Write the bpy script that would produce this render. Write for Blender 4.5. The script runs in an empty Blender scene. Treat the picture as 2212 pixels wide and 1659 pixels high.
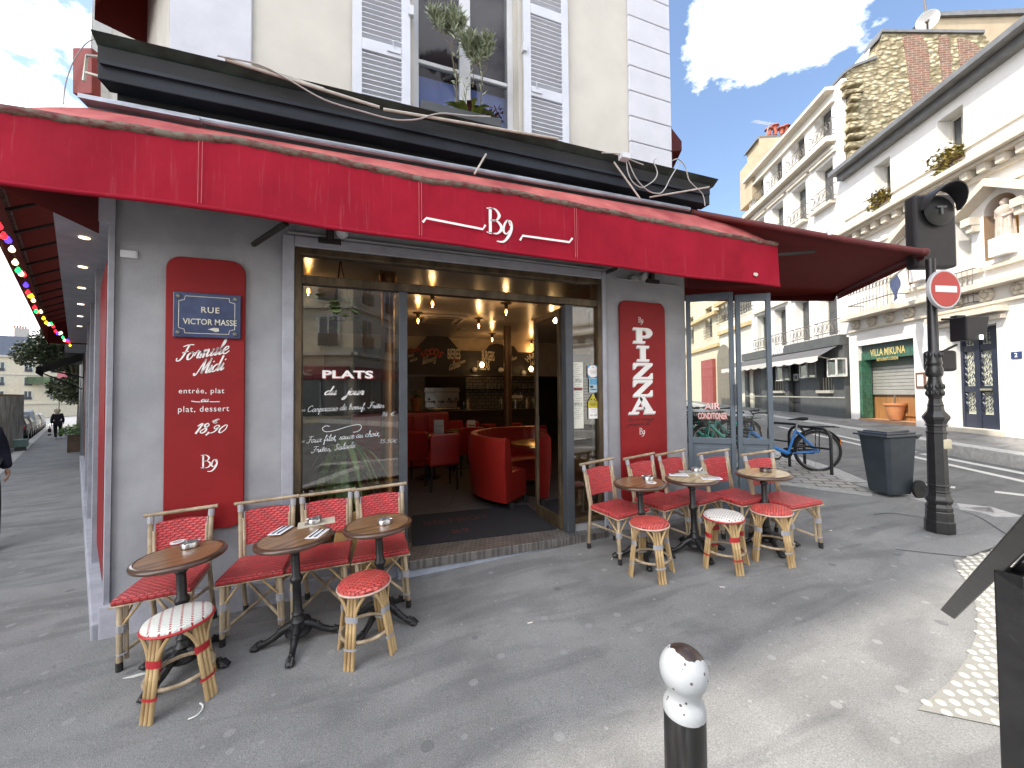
import bpy, math, random
from mathutils import Vector, Matrix, noise
random.seed(7)
C=bpy.context.scene.collection
rad=math.radians
V=Vector
# ---------------------------------------------------------------- camera (surveyed: 13.5 mm on 36 mm, 1.67 m above the pavement)
CAM=V((0,0,1.67)); YAW,PIT,ROL=rad(70.1),rad(1.35),rad(.5); FPX=831.
_f=V((math.cos(YAW),math.sin(YAW),0)); _r=V((math.sin(YAW),-math.cos(YAW),0)); _z=V((0,0,1))
FW=_f*math.cos(PIT)+_z*math.sin(PIT); _u=_z*math.cos(PIT)-_f*math.sin(PIT)
RT=_r*math.cos(ROL)-_u*math.sin(ROL); UP=_u*math.cos(ROL)+_r*math.sin(ROL)
cd=bpy.data.cameras.new('camera'); co=bpy.data.objects.new('camera',cd); C.objects.link(co)
cd.sensor_width=36; cd.lens=36*FPX/2212; cd.clip_start=.05; cd.clip_end=3000
m=Matrix.Identity(4)
for i in range(3): m[i][0]=RT[i]; m[i][1]=UP[i]; m[i][2]=-FW[i]; m[i][3]=CAM[i]
co.matrix_world=m; bpy.context.scene.camera=co
# ---------------------------------------------------------------- light
sc=bpy.context.scene
SUN_H=V((-.9995,-.03,0)).normalized(); SUN_EL=rad(50)
SUND=SUN_H*math.cos(SUN_EL)+_z*math.sin(SUN_EL)
ld=bpy.data.lights.new('sun','SUN'); ld.energy=2.9; ld.angle=rad(.5); ld.color=(1,.93,.82)
lo=bpy.data.objects.new('sun',ld); C.objects.link(lo); lo.rotation_euler=SUND.to_track_quat('Z','Y').to_euler(); lo.location=(0,0,40)
w=bpy.data.worlds.new('World'); sc.world=w; w.use_nodes=True
nt=w.node_tree; nt.nodes.clear(); N=nt.nodes.new; LK=nt.links.new
out=N('ShaderNodeOutputWorld'); bg=N('ShaderNodeBackground'); sky=N('ShaderNodeTexSky')
sky.sky_type='NISHITA'; sky.sun_disc=False; sky.sun_elevation=SUN_EL; sky.sun_rotation=math.atan2(SUN_H.x,SUN_H.y)
sky.air_density=1.0; sky.dust_density=1.2; sky.ozone_density=1.0
tc=N('ShaderNodeTexCoord'); mp=N('ShaderNodeMapping'); mp.inputs['Scale'].default_value=(1,1,1.7); mp.inputs['Location'].default_value=(.35,.1,.0)
n1=N('ShaderNodeTexNoise'); n1.inputs['Scale'].default_value=4.2; n1.inputs['Detail'].default_value=9; n1.inputs['Roughness'].default_value=.66
cr=N('ShaderNodeValToRGB'); cr.color_ramp.elements[0].position=.45; cr.color_ramp.elements[1].position=.66
mx=N('ShaderNodeMixRGB'); mx.inputs[2].default_value=(15,15,15.3,1)
LK(tc.outputs['Generated'],mp.inputs[0]); LK(mp.outputs[0],n1.inputs['Vector']); sx_=N('ShaderNodeSeparateXYZ'); LK(tc.outputs['Generated'],sx_.inputs[0]); ma_=N('ShaderNodeMath'); ma_.operation='MULTIPLY_ADD'; ma_.inputs[1].default_value=-.20; LK(sx_.outputs['X'],ma_.inputs[0]); LK(n1.outputs['Fac'],ma_.inputs[2]); mb_=N('ShaderNodeMath'); mb_.operation='MULTIPLY_ADD'; mb_.inputs[1].default_value=-.10; LK(sx_.outputs['Y'],mb_.inputs[0]); LK(ma_.outputs[0],mb_.inputs[2]); prev=mb_.outputs[0]  # more cloud to the left and behind, added for ambient light
for (u_,v_),w0,w1,am in(((1570,85),.9945,.9994,.19),((1720,45),.9945,.9994,.21),((1830,-5),.993,.999,.22),((1625,125),.9978,.9998,.10)):
    dd=(FW+RT*((u_-1106)/FPX)-UP*((v_-829.5)/FPX)).normalized()
    vd=N('ShaderNodeVectorMath'); vd.operation='DOT_PRODUCT'; LK(tc.outputs['Generated'],vd.inputs[0]); vd.inputs[1].default_value=dd
    mr=N('ShaderNodeMapRange'); mr.inputs[1].default_value=w0; mr.inputs[2].default_value=w1; mr.inputs[4].default_value=am; LK(vd.outputs['Value'],mr.inputs[0])
    ad=N('ShaderNodeMath'); LK(prev,ad.inputs[0]); LK(mr.outputs[0],ad.inputs[1]); prev=ad.outputs[0]
LK(prev,cr.inputs[0]); LK(cr.outputs[0],mx.inputs[0])
LK(sky.outputs[0],mx.inputs[1]); LK(mx.outputs[0],bg.inputs[0]); bg.inputs[1].default_value=.15; LK(bg.outputs[0],out.inputs[0])
sc.view_settings.view_transform='Standard'; sc.view_settings.look='None'; sc.view_settings.exposure=1.08; sc.view_settings.gamma=1
sc.cycles.use_denoising=True; sc.cycles.max_bounces=8; sc.cycles.transparent_max_bounces=16; sc.cycles.caustics_reflective=False; sc.cycles.caustics_refractive=False
sc.cycles.sample_clamp_indirect=6
# ---------------------------------------------------------------- survey helpers: pixel of the 2212-wide photograph -> point on a real surface
GX=.043; D=3.72
def ray(u,v): return FW+RT*((u-1106)/FPX)-UP*((v-829.5)/FPX)
def G(u,v,dz=0):
    d=ray(u,v); t=(dz-CAM.z)/(d.z-GX*d.x); return CAM+d*t
def F(u,v,dy=0):
    d=ray(u,v); return CAM+d*((D+dy)/d.y)
def Zp(u,v,z):
    d=ray(u,v); return CAM+d*((z-CAM.z)/d.z)
def PL(u,v,P,n):
    d=ray(u,v); n=V(n); return CAM+d*((V(P)-CAM).dot(n)/d.dot(n))
def AT(u,v,dep): return CAM+ray(u,v)*dep
def gz(x): return GX*x
TILT=Matrix.Rotation(-math.atan(GX),4,'Y')
# ---------------------------------------------------------------- materials
MATS={}
def M(name,col,rough=.6,metal=0,var=.12,vs=5,bump=0,bs=40,spec=.5,col2=None,emit=0,detail=5,lo=.35,hi=.65,stretch=None,alpha=None,trans=0,coat=0):
    if name in MATS: return MATS[name]
    mt=bpy.data.materials.new(name); mt.use_nodes=True; nt=mt.node_tree; b=nt.nodes['Principled BSDF']
    b.inputs['Roughness'].default_value=rough; b.inputs['Metallic'].default_value=metal; b.inputs['Specular IOR Level'].default_value=spec
    if coat: b.inputs['Coat Weight'].default_value=coat; b.inputs['Coat Roughness'].default_value=.12
    if trans: b.inputs['Transmission Weight'].default_value=trans
    c=V(col)
    tcn=nt.nodes.new('ShaderNodeTexCoord'); vec=tcn.outputs['Object']
    if stretch:
        mpn=nt.nodes.new('ShaderNodeMapping'); mpn.inputs['Scale'].default_value=stretch; nt.links.new(vec,mpn.inputs[0]); vec=mpn.outputs[0]
    if var or col2:
        nz=nt.nodes.new('ShaderNodeTexNoise'); nz.inputs['Scale'].default_value=vs; nz.inputs['Detail'].default_value=detail; nz.inputs['Roughness'].default_value=.62
        nt.links.new(vec,nz.inputs['Vector'])
        r=nt.nodes.new('ShaderNodeValToRGB'); r.color_ramp.elements[0].position=lo; r.color_ramp.elements[1].position=hi
        a=c*(1-var); bb=V(col2) if col2 else c*(1+var)
        r.color_ramp.elements[0].color=(*a,1); r.color_ramp.elements[1].color=(*bb,1)
        nt.links.new(nz.outputs['Fac'],r.inputs[0]); nt.links.new(r.outputs[0],b.inputs['Base Color'])
    else: b.inputs['Base Color'].default_value=(*c,1)
    if bump:
        nb=nt.nodes.new('ShaderNodeTexNoise'); nb.inputs['Scale'].default_value=bs; nb.inputs['Detail'].default_value=4
        nt.links.new(vec,nb.inputs['Vector'])
        bp=nt.nodes.new('ShaderNodeBump'); bp.inputs['Strength'].default_value=bump; bp.inputs['Distance'].default_value=.02
        nt.links.new(nb.outputs['Fac'],bp.inputs['Height']); nt.links.new(bp.outputs[0],b.inputs['Normal'])
    if emit:
        b.inputs['Emission Color'].default_value=(*c,1); b.inputs['Emission Strength'].default_value=emit
    MATS[name]=mt; return mt
def nodes_of(mt): return mt.node_tree.nodes, mt.node_tree.links, mt.node_tree.nodes['Principled BSDF']
def math_node(nt,op,a,b=None,c=None):
    n=nt.nodes.new('ShaderNodeMath'); n.operation=op
    for i,x in enumerate((a,b,c)):
        if x is None: continue
        if isinstance(x,(int,float)): n.inputs[i].default_value=x
        else: nt.links.new(x,n.inputs[i])
    return n.outputs[0]
def glass_mat(name,refl=.06,tint=(.93,.95,.94),rough=0.0,ior=1.5):
    mt=bpy.data.materials.new(name); mt.use_nodes=True; nt=mt.node_tree; nt.nodes.clear()
    o=nt.nodes.new('ShaderNodeOutputMaterial'); t=nt.nodes.new('ShaderNodeBsdfTransparent'); g=nt.nodes.new('ShaderNodeBsdfGlossy'); g.inputs['Roughness'].default_value=rough
    t.inputs[0].default_value=(*tint,1); fr=nt.nodes.new('ShaderNodeFresnel'); fr.inputs[0].default_value=ior
    ad=math_node(nt,'ADD',fr.outputs[0],refl); mn=math_node(nt,'MINIMUM',ad,1)
    x=nt.nodes.new('ShaderNodeMixShader'); nt.links.new(mn,x.inputs[0]); nt.links.new(t.outputs[0],x.inputs[1]); nt.links.new(g.outputs[0],x.inputs[2]); nt.links.new(x.outputs[0],o.inputs[0])
    return mt
# ---------------------------------------------------------------- mesh builder
ORIG={}
class MB:
    def __init__(s): s.v=[]; s.f=[]; s.m=[]
    def add(s,vs,fs,m=0):
        k=len(s.v); s.v+= [V(p) for p in vs]; s.f+=[tuple(i+k for i in f) for f in fs]; s.m+=[m]*len(fs); return s
    def box(s,x0,x1,y0,y1,z0,z1,m=0):
        return s.obox(V(((x0+x1)/2,(y0+y1)/2,(z0+z1)/2)),V(((x1-x0)/2,0,0)),V((0,(y1-y0)/2,0)),V((0,0,(z1-z0)/2)),m)
    def obox(s,c,a,b,d,m=0):
        c,a,b,d=V(c),V(a),V(b),V(d)
        vs=[c+a*i+b*j+d*k for k in(-1,1) for j in(-1,1) for i in(-1,1)]
        return s.add(vs,[(0,2,3,1),(4,5,7,6),(0,1,5,4),(1,3,7,5),(3,2,6,7),(2,0,4,6)],m)
    def prism(s,pts,vec,m=0):
        pts=[V(p) for p in pts]; n=len(pts); vec=V(vec)
        fs=[tuple(range(n))[::-1],tuple(range(n,2*n))]+[(i,(i+1)%n,(i+1)%n+n,i+n) for i in range(n)]
        return s.add(pts+[p+vec for p in pts],fs,m)
    def quad(s,a,b,c,d,m=0): return s.add([a,b,c,d],[(0,1,2,3)],m)
    def tube(s,pts,r,n=8,m=0,closed=False,caps=True):
        pts=[V(p) for p in pts]; L=len(pts); rs=r if isinstance(r,(list,tuple)) else [r]*L
        vs=[];fs=[]; prev=None
        for i,p in enumerate(pts):
            if closed: t=(pts[(i+1)%L]-pts[i-1])
            else: t=pts[min(i+1,L-1)]-pts[max(i-1,0)]
            if t.length<1e-9: t=V((0,0,1))
            t.normalize()
            if prev is None:
                a=t.cross(V((0,0,1)))
                if a.length<.01: a=t.cross(V((0,1,0)))
            else:
                a=prev-t*prev.dot(t)
                if a.length<1e-6: a=t.cross(V((0,0,1)))
            a.normalize(); prev=a; b=t.cross(a)
            vs+=[p+(a*math.cos(2*math.pi*k/n)+b*math.sin(2*math.pi*k/n))*rs[i] for k in range(n)]
        for i in range(L if closed else L-1):
            j=(i+1)%L
            fs+=[(i*n+k,i*n+(k+1)%n,j*n+(k+1)%n,j*n+k) for k in range(n)]
        if caps and not closed: fs+=[tuple(range(n))[::-1],tuple(range((L-1)*n,L*n))]
        return s.add(vs,fs,m)
    def lathe(s,prof,c=(0,0,0),n=24,m=0,ax=None,ph=0):
        c=V(c)
        if ax is None: X,Y,Z=V((1,0,0)),V((0,1,0)),V((0,0,1))
        else:
            Z=V(ax).normalized(); X=Z.cross(V((0,0,1))); X=X.normalized() if X.length>.01 else V((1,0,0)); Y=Z.cross(X)
        vs=[];fs=[]
        for r,z in prof: vs+=[c+Z*z+(X*math.cos(2*math.pi*k/n+ph)+Y*math.sin(2*math.pi*k/n+ph))*max(r,1e-4) for k in range(n)]
        for i in range(len(prof)-1): fs+=[(i*n+k,i*n+(k+1)%n,(i+1)*n+(k+1)%n,(i+1)*n+k) for k in range(n)]
        fs+=[tuple(range(n))[::-1],tuple(range((len(prof)-1)*n,len(prof)*n))]
        return s.add(vs,fs,m)
    def ball(s,c,r,sc=(1,1,1),n=14,m=0,rows=8):
        prof=[(r*math.sin(math.pi*i/rows),-r*math.cos(math.pi*i/rows)) for i in range(rows+1)]
        k=len(s.v); s.lathe(prof,(0,0,0),n,m); c=V(c)
        for i in range(k,len(s.v)): p=s.v[i]; s.v[i]=V((p.x*sc[0],p.y*sc[1],p.z*sc[2]))+c
        return s
    def xf(s,mat,k=0):
        for i in range(k,len(s.v)): s.v[i]=mat@s.v[i]
        return s
    def build(s,name,mats,parent=None,smooth=0,bevel=0,sub=0):
        if not isinstance(mats,(list,tuple)): mats=[mats]
        o0=ORIG.get(parent.name,V((0,0,0))) if parent else V((0,0,0))
        me=bpy.data.meshes.new(name); me.from_pydata([tuple(p-o0) for p in s.v],[],s.f)
        for mt in mats: me.materials.append(mt)
        for p,mi in zip(me.polygons,s.m): p.material_index=mi
        if smooth:
            for p in me.polygons: p.use_smooth=True
            me.set_sharp_from_angle(angle=rad(smooth))
        me.update(); o=bpy.data.objects.new(name,me); C.objects.link(o)
        if parent: o.parent=parent
        ORIG[o.name]=o0.copy()
        if bevel:
            md=o.modifiers.new('bevel','BEVEL'); md.width=bevel; md.segments=2; md.limit_method='ANGLE'; md.angle_limit=rad(40)
        return o
def empty(name,loc=(0,0,0)):
    o=bpy.data.objects.new(name,None); C.objects.link(o); o.location=loc; o.empty_display_size=.1; ORIG[o.name]=V(loc); return o
def tag(o,label=None,cat=None,group=None,kind=None):
    if label: o['label']=label
    if cat: o['category']=cat
    if group: o['group']=group
    if kind: o['kind']=kind
    return o
def thing(name,loc,label,cat,group=None): return tag(empty(name,loc),label,cat,group)
def dup(root,label=None,group=None):
    def cp(o,par):
        c=o.copy(); C.objects.link(c); c.parent=par
        if par is not None: c.matrix_parent_inverse=o.matrix_parent_inverse.copy()
        for ch in list(o.children): cp(ch,c)
        return c
    r=cp(root,None)
    if label: r['label']=label
    if group: r['group']=group
    return r
def place(o,x,y,rz=0,z=None,tilt=True):
    o.location=(x,y,gz(x) if z is None else z); mm=(TILT if tilt else Matrix.Identity(4))@Matrix.Rotation(rz,4,'Z'); o.rotation_euler=mm.to_euler(); return o
# ---------------------------------------------------------------- lettering
TXT={}
def tmesh(s,off=0.0,sp=1.0,shear=0):
    k=(s,off,sp,shear)
    if k in TXT: return TXT[k]
    cu=bpy.data.curves.new('t','FONT'); cu.body=s; cu.size=1; cu.offset=off; cu.space_character=sp; cu.shear=shear; cu.resolution_u=3
    ob=bpy.data.objects.new('t',cu); C.objects.link(ob); bpy.context.view_layer.update()
    me=bpy.data.meshes.new_from_object(ob.evaluated_get(bpy.context.evaluated_depsgraph_get()))
    vs=[v.co.copy() for v in me.vertices]; fs=[tuple(p.vertices) for p in me.polygons]
    bpy.data.objects.remove(ob); bpy.data.curves.remove(cu); bpy.data.meshes.remove(me)
    TXT[k]=(vs,fs); return TXT[k]
def text(mb,s,O,X,Y,h,off=0,align='c',wscale=1,m=0,sp=1.0,shear=0,width=None):
    """letters of cap height h on the plane O,X,Y"""
    vs,fs=tmesh(s,off,sp,shear); X=V(X).normalized(); Y=V(Y).normalized(); O=V(O)
    k=h/.69; x0=min(v.x for v in vs); x1=max(v.x for v in vs)
    if width: wscale=width/((x1-x0)*k)
    dx={'c':-(x0+x1)/2,'l':-x0,'r':-x1}[align]
    mb.add([O+X*((v.x+dx)*k*wscale)+Y*(v.y*k) for v in vs],fs,m)
def spline(p,n=5,closed=False):
    p=[V((*a,0)) if len(a)==2 else V(a) for a in p]
    if len(p)<3: return p
    o=[]; L=len(p)
    rng=range(L) if closed else range(L-1)
    for i in rng:
        if closed: a,b,c,d=p[i-1],p[i],p[(i+1)%L],p[(i+2)%L]
        else: a,b,c,d=p[max(i-1,0)],p[i],p[i+1],p[min(i+2,L-1)]
        for j in range(n):
            t=j/n; o.append(.5*((2*b)+(c-a)*t+(2*a-5*b+4*c-d)*t*t+(3*b-a-3*c+d)*t**3))
    if not closed: o.append(p[-1])
    return o
def ribbon(mb,pts,wd,O,X,Y,m=0):
    """flat pen stroke through 2-D points on the plane O,X,Y"""
    pts=[V((p[0],p[1],0)) for p in pts]; L=len(pts)
    if L<2: return
    vs=[]
    for i,p in enumerate(pts):
        t=pts[min(i+1,L-1)]-pts[max(i-1,0)]; 
        if t.length<1e-9: t=V((1,0,0))
        t=t.normalized(); n=V((-t.y,t.x,0)); ww=(wd[min(i,len(wd)-1)] if isinstance(wd,(list,tuple)) else wd)/2
        e=t*ww*.6 if i==L-1 else (-t*ww*.6 if i==0 else V((0,0,0)))
        for q in (p+n*ww+e,p-n*ww+e): vs.append(O+X*q.x+Y*q.y)
    mb.add(vs,[(2*i+1,2*i+3,2*i+2,2*i) for i in range(L-1)],m)
GL={ # a hand-drawn cursive: glyph -> (advance, strokes); x-height 1
'a':(1.0,[[(.75,.85),(.42,1),(.06,.6),(.15,.08),(.45,.08),(.75,.65)],[(.78,1),(.72,.3),(.85,.03),(1.05,.25)]]),
'b':(.85,[[(.05,.35),(.45,1.5),(.38,2),(.22,1.7),(.18,.35),(.38,.02),(.72,.4),(.6,.95),(.3,.8)]]),
'c':(.8,[[(.7,.8),(.45,1),(.08,.6),(.2,.08),(.5,.02),(.85,.3)]]),
'd':(1.0,[[(.75,.85),(.42,1),(.06,.6),(.15,.08),(.45,.08),(.75,.65)],[(.92,2.05),(.74,.5),(.85,.03),(1.05,.25)]]),
'e':(.78,[[(.1,.42),(.6,.68),(.55,.98),(.28,.95),(.08,.5),(.25,.05),(.55,.05),(.85,.32)]]),
'f':(.7,[[(.05,.3),(.6,1.6),(.62,2),(.45,1.9),(.3,.8),(.15,-.9),(.35,-.75),(.3,.1),(.75,.4)]]),
'g':(.95,[[(.75,.85),(.42,1),(.06,.6),(.15,.08),(.45,.08),(.75,.65)],[(.78,1),(.68,-.5),(.4,-1),(.1,-.7),(.95,.25)]]),
'h':(1.0,[[(.05,.3),(.5,1.7),(.42,2),(.26,1.6),(.12,0)],[(.15,.45),(.5,1),(.7,.8),(.65,.2),(.8,.02),(1.02,.25)]]),
'i':(.55,[[(.05,.3),(.3,1),(.24,.2),(.38,.02),(.6,.25)],[(.38,1.42),(.43,1.52)]]),
'j':(.5,[[(.35,1),(.2,-.6),(-.1,-1.1),(-.3,-.8),(.5,.25)],[(.42,1.42),(.47,1.52)]]),
'k':(.9,[[(.05,.3),(.5,1.7),(.42,2),(.26,1.6),(.12,0)],[(.15,.5),(.55,1),(.5,.6),(.2,.5),(.6,.02),(.95,.25)]]),
'l':(.55,[[(.05,.3),(.5,1.6),(.42,2.05),(.27,1.6),(.2,.3),(.34,.02),(.6,.25)]]),
'm':(1.3,[[(.05,.7),(.18,.95),(.1,0)],[(.14,.55),(.42,1),(.53,.75),(.48,0)],[(.52,.55),(.8,1),(.95,.8),(.9,.2),(1.03,.02),(1.3,.25)]]),
'n':(.98,[[(.05,.7),(.18,.95),(.1,0)],[(.14,.55),(.45,1),(.6,.8),(.56,.2),(.7,.02),(1,.25)]]),
'o':(.85,[[(.45,1),(.08,.6),(.2,.05),(.5,.05),(.72,.5),(.5,1),(.4,.9),(.9,.75)]]),
'p':(.9,[[(.1,.6),(.28,1),(.05,-1)],[(.18,.55),(.5,1),(.75,.7),(.6,.08),(.25,.1)]]),
'q':(.95,[[(.75,.85),(.42,1),(.06,.6),(.15,.08),(.45,.08),(.75,.65)],[(.8,1),(.65,-1),(.95,-.3)]]),
'r':(.75,[[(.05,.4),(.25,1.08),(.32,.85),(.55,.9),(.5,.2),(.6,.02),(.8,.25)]]),
's':(.7,[[(.05,.25),(.4,1),(.38,.8),(.58,.3),(.4,0),(.12,.12)],[(.4,0),(.75,.25)]]),
't':(.6,[[(.05,.3),(.4,1.6),(.25,.25),(.4,.02),(.65,.25)],[(.05,1.1),(.6,1.15)]]),
'u':(.98,[[(.05,.5),(.2,1),(.1,.2),(.3,.02),(.6,.5),(.72,1)],[(.72,1),(.64,.2),(.78,.02),(1,.25)]]),
'v':(.8,[[(.05,.7),(.2,1),(.3,.05),(.65,.6),(.65,1),(.9,.85)]]),
'w':(1.15,[[(.05,.7),(.2,1),(.15,.2),(.3,.02),(.5,.3),(.6,.95)],[(.6,.95),(.58,.15),(.75,.02),(.98,.5),(1.0,1),(1.2,.85)]]),
'x':(.8,[[(.1,.9),(.3,.95),(.5,.1),(.8,.15)],[(.75,1),(.1,.02)]]),
'y':(.95,[[(.05,.5),(.2,1),(.12,.2),(.35,.05),(.7,.6)],[(.78,1),(.68,-.5),(.4,-1),(.1,-.7),(.95,.25)]]),
'z':(.8,[[(.1,.9),(.7,.95),(.1,.05),(.75,.05)]]),
'F':(1.2,[[(.3,1.9),(.9,2.05),(1.5,1.95)],[(.95,2),(.7,.6),(.4,.05),(.05,.1),(.0,.4)],[(.45,1.05),(1.1,1.15)]]),
'M':(1.6,[[(-.15,.25),(-.05,.0),(.2,.2),(.75,2)],[(.75,2),(.85,.15)],[(.85,.15),(1.5,2)],[(1.5,2),(1.4,.3),(1.55,.02),(1.7,.2)]]),
'C':(1.2,[[(1.1,1.6),(.95,2),(.4,1.7),(.08,.9),(.25,.1),(.7,.05),(1.15,.5)]]),
'S':(1.05,[[(.95,1.6),(.75,2),(.35,1.75),(.55,1.1),(.75,.5),(.4,0),(.05,.3)]]),
'I':(.6,[[(.1,1.7),(.5,2),(.35,1),(.2,.1),(-.1,.15)],[(.2,.02),(.6,.15)]]),
'T':(1.0,[[(.1,1.85),(.6,2),(1.2,1.95)],[(.7,1.97),(.5,.6),(.35,0)]]),
'V':(1.1,[[(.1,1.8),(.3,2),(.45,.05),(1.1,2)]]),
'1':(.6,[[(.1,1.5),(.5,2),(.3,0)]]),'4':(.9,[[(.5,2),(.08,.7),(.8,.75)],[(.7,1.2),(.5,-.1)]]),
'5':(.9,[[(.8,1.95),(.4,1.95),(.25,1.2),(.6,1.2),(.75,.6),(.4,0),(.05,.2)]]),
'0':(.9,[[(.5,2),(.15,1.2),(.2,.2),(.5,0),(.8,.8),(.75,1.8),(.5,2)]]),
'8':(.95,[[(.75,1.6),(.5,2),(.25,1.6),(.55,1.05),(.7,.5),(.4,0),(.1,.4),(.5,1.05),(.75,1.6)]]),
'9':(.95,[[(.75,1.5),(.5,1.0),(.2,1.4),(.4,1.95),(.72,1.8),(.72,1.2),(.55,.3),(.2,-.05)]]),
'2':(.9,[[(.15,1.5),(.45,2),(.75,1.6),(.1,.05),(.85,.05)]]),
'€':(1.0,[[(.95,1.6),(.6,1.75),(.25,1.1),(.35,.25),(.7,.05),(.95,.25)],[(0,1.15),(.75,1.2)],[(0,.75),(.7,.8)]]),
',':(.5,[[(.2,.1),(.2,-.1),(.05,-.4)]]),'.':(.4,[[(.12,.0),(.2,.1)]]),"'":(.3,[[(.2,1.9),(.12,1.5)]]),
'*':(.9,[[(.1,.9),(.8,.3)],[(.15,.2),(.7,1)],[(.05,.55),(.85,.62)]]),' ':(.6,[]),'/':(.6,[[(0,0),(.5,1.9)]]),
'à':(1.0,None)}
GL['à']=(1.0,GL['a'][1]+[[(.35,1.55),(.5,1.3)]]); GL['é']=(.78,GL['e'][1]+[[(.4,1.3),(.6,1.6)]])
def script(mb,s,O,X,Y,h,pen=.18,slant=.25,track=0,m=0,width=None,jit=0,pressure=.5):
    """cursive writing, x-height h, from the left end O"""
    X=V(X).normalized(); Y=V(Y).normalized(); adv=sum(GL[c][0]+track for c in s); k=h if not width else width/adv
    x=0
    for c in s:
        a,st=GL[c]
        jy=random.uniform(-jit,jit)
        for q in st:
            pp=[V(((x+p[0]+slant*p[1])*k,(p[1]+jy)*h)) for p in q]
            pp=spline([(p.x,p.y) for p in pp],4)
            wd=[]
            for i in range(len(pp)):
                t=pp[min(i+1,len(pp)-1)]-pp[max(i-1,0)]
                down=abs(t.y)/(t.length+1e-9) if t.y<0 else .25
                wd.append(pen*h*(1-pressure+pressure*down*1.3))
            ribbon(mb,pp,wd,V(O),X,Y,m)
        x+=a+track
    return x*k
def logo(mb,O,X,Y,h,m=0):
    """the serif B with the lowered italic 9"""
    X=V(X).normalized(); Y=V(Y).normalized(); O=V(O)
    def st(p,wd,n=6,closed=False):
        q=spline(p,n,closed); L=len(q); w2=[]
        for i in range(L):
            f=i/(L-1)*(len(wd)-1); a=int(f); b=min(a+1,len(wd)-1); w2.append((wd[a]+(wd[b]-wd[a])*(f-a))*h)
        if closed: q.append(q[0]); w2.append(w2[0])
        ribbon(mb,[p*h for p in q],w2,O,X,Y,m)
    st([(.14,0),(.14,.5),(.14,1)],[.12,.12,.12])
    st([(0,.015),(.3,.015)],[.04,.04]); st([(0,.985),(.3,.985)],[.04,.04])
    st([(.15,.98),(.36,.98),(.52,.76),(.38,.54),(.15,.52)],[.04,.07,.13,.06,.04])
    st([(.15,.52),(.42,.52),(.62,.27),(.44,.02),(.15,.02)],[.04,.07,.14,.07,.04])
    st([(.98,.42),(.88,.62),(.74,.42),(.7,.15),(.82,.05),(.95,.2)],[.05,.05,.09,.1,.05,.04])
    st([(.86,.6),(1.02,.58),(1.04,.3),(.92,-.02),(.7,-.28),(.42,-.3)],[.05,.06,.12,.12,.08,.04])
# ================================================================ SETTING
E_R=V((.47,.883,0)); N_R=V((-.883,.47,0))      # right street: uphill direction / facade normal of its far side
E_L=V((-.48,.877,0)); N_L=V((-.877,-.48,0))    # left street: direction / outward normal of the bistro side
P_L=V((-1.83,3.72,0)); P_R=V((3.63,3.72,0))
def XY(p): return (p.x,p.y)
def poly_top(name,pts,dz,th,mats,bev=0):
    b=MB(); b.prism([V((x,y,gz(x)+dz-th)) for x,y in pts],V((0,0,th)))
    return b.build(name,mats,bevel=bev)
# asphalt of the pavement with stains, gum spots and patch joints
def asphalt(name,base,spots=True,contrast=.25):
    mt=M(name,base,.85,var=contrast,vs=1.3,detail=9,bump=.35,bs=220); ns,ln,b=nodes_of(mt); nt=mt.node_tree
    tcn=[n for n in ns if n.type=='TEX_COORD'][0].outputs['Object']; src=b.inputs['Base Color'].links[0].from_socket
    fine=ns.new('ShaderNodeTexNoise'); fine.inputs['Scale'].default_value=150; fine.inputs['Detail'].default_value=3; ln.new(tcn,fine.inputs['Vector'])
    r=ns.new('ShaderNodeValToRGB'); r.color_ramp.elements[0].position=.3; r.color_ramp.elements[1].position=.7; r.color_ramp.elements[0].color=(.72,.72,.72,1); r.color_ramp.elements[1].color=(1.25,1.25,1.25,1); ln.new(fine.outputs['Fac'],r.inputs[0])
    mu=ns.new('ShaderNodeMixRGB'); mu.blend_type='MULTIPLY'; mu.inputs[0].default_value=1; ln.new(src,mu.inputs[1]); ln.new(r.outputs[0],mu.inputs[2]); cur=mu.outputs[0]
    # streaky dark trails
    mp=ns.new('ShaderNodeMapping'); mp.inputs['Scale'].default_value=(.8,3.2,1); mp.inputs['Rotation'].default_value=(0,0,.5); ln.new(tcn,mp.inputs[0])
    tr=ns.new('ShaderNodeTexNoise'); tr.inputs['Scale'].default_value=1.1; tr.inputs['Detail'].default_value=7; tr.inputs['Distortion'].default_value=1.2; ln.new(mp.outputs[0],tr.inputs['Vector'])
    r2=ns.new('ShaderNodeValToRGB'); r2.color_ramp.elements[0].position=.36; r2.color_ramp.elements[1].position=.5; r2.color_ramp.elements[0].color=(.7,.7,.72,1); r2.color_ramp.elements[1].color=(1,1,1,1); ln.new(tr.outputs['Fac'],r2.inputs[0])
    m2=ns.new('ShaderNodeMixRGB'); m2.blend_type='MULTIPLY'; m2.inputs[0].default_value=.8; ln.new(cur,m2.inputs[1]); ln.new(r2.outputs[0],m2.inputs[2]); cur=m2.outputs[0]
    if spots:
        for sc_,th,col,amt in ((5.3,.14,(.34,.34,.335),.45),(9.7,.10,(.36,.36,.35),.5),(3.1,.10,(.09,.09,.095),.5),(17,.05,(.5,.5,.48),.5)):
            vo=ns.new('ShaderNodeTexVoronoi'); vo.inputs['Scale'].default_value=sc_; ln.new(tcn,vo.inputs['Vector'])
            # only some cells carry a spot
            cells=math_node(nt,'GREATER_THAN',vo.outputs['Color'],.42)
            lt=math_node(nt,'LESS_THAN',vo.outputs['Distance'],th); fac=math_node(nt,'MULTIPLY',math_node(nt,'MULTIPLY',cells,lt),amt)
            mm=ns.new('ShaderNodeMixRGB'); ln.new(fac,mm.inputs[0]); ln.new(cur,mm.inputs[1]); mm.inputs[2].default_value=(*col,1); cur=mm.outputs[0]
    ln.new(cur,b.inputs['Base Color']); return mt
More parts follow.
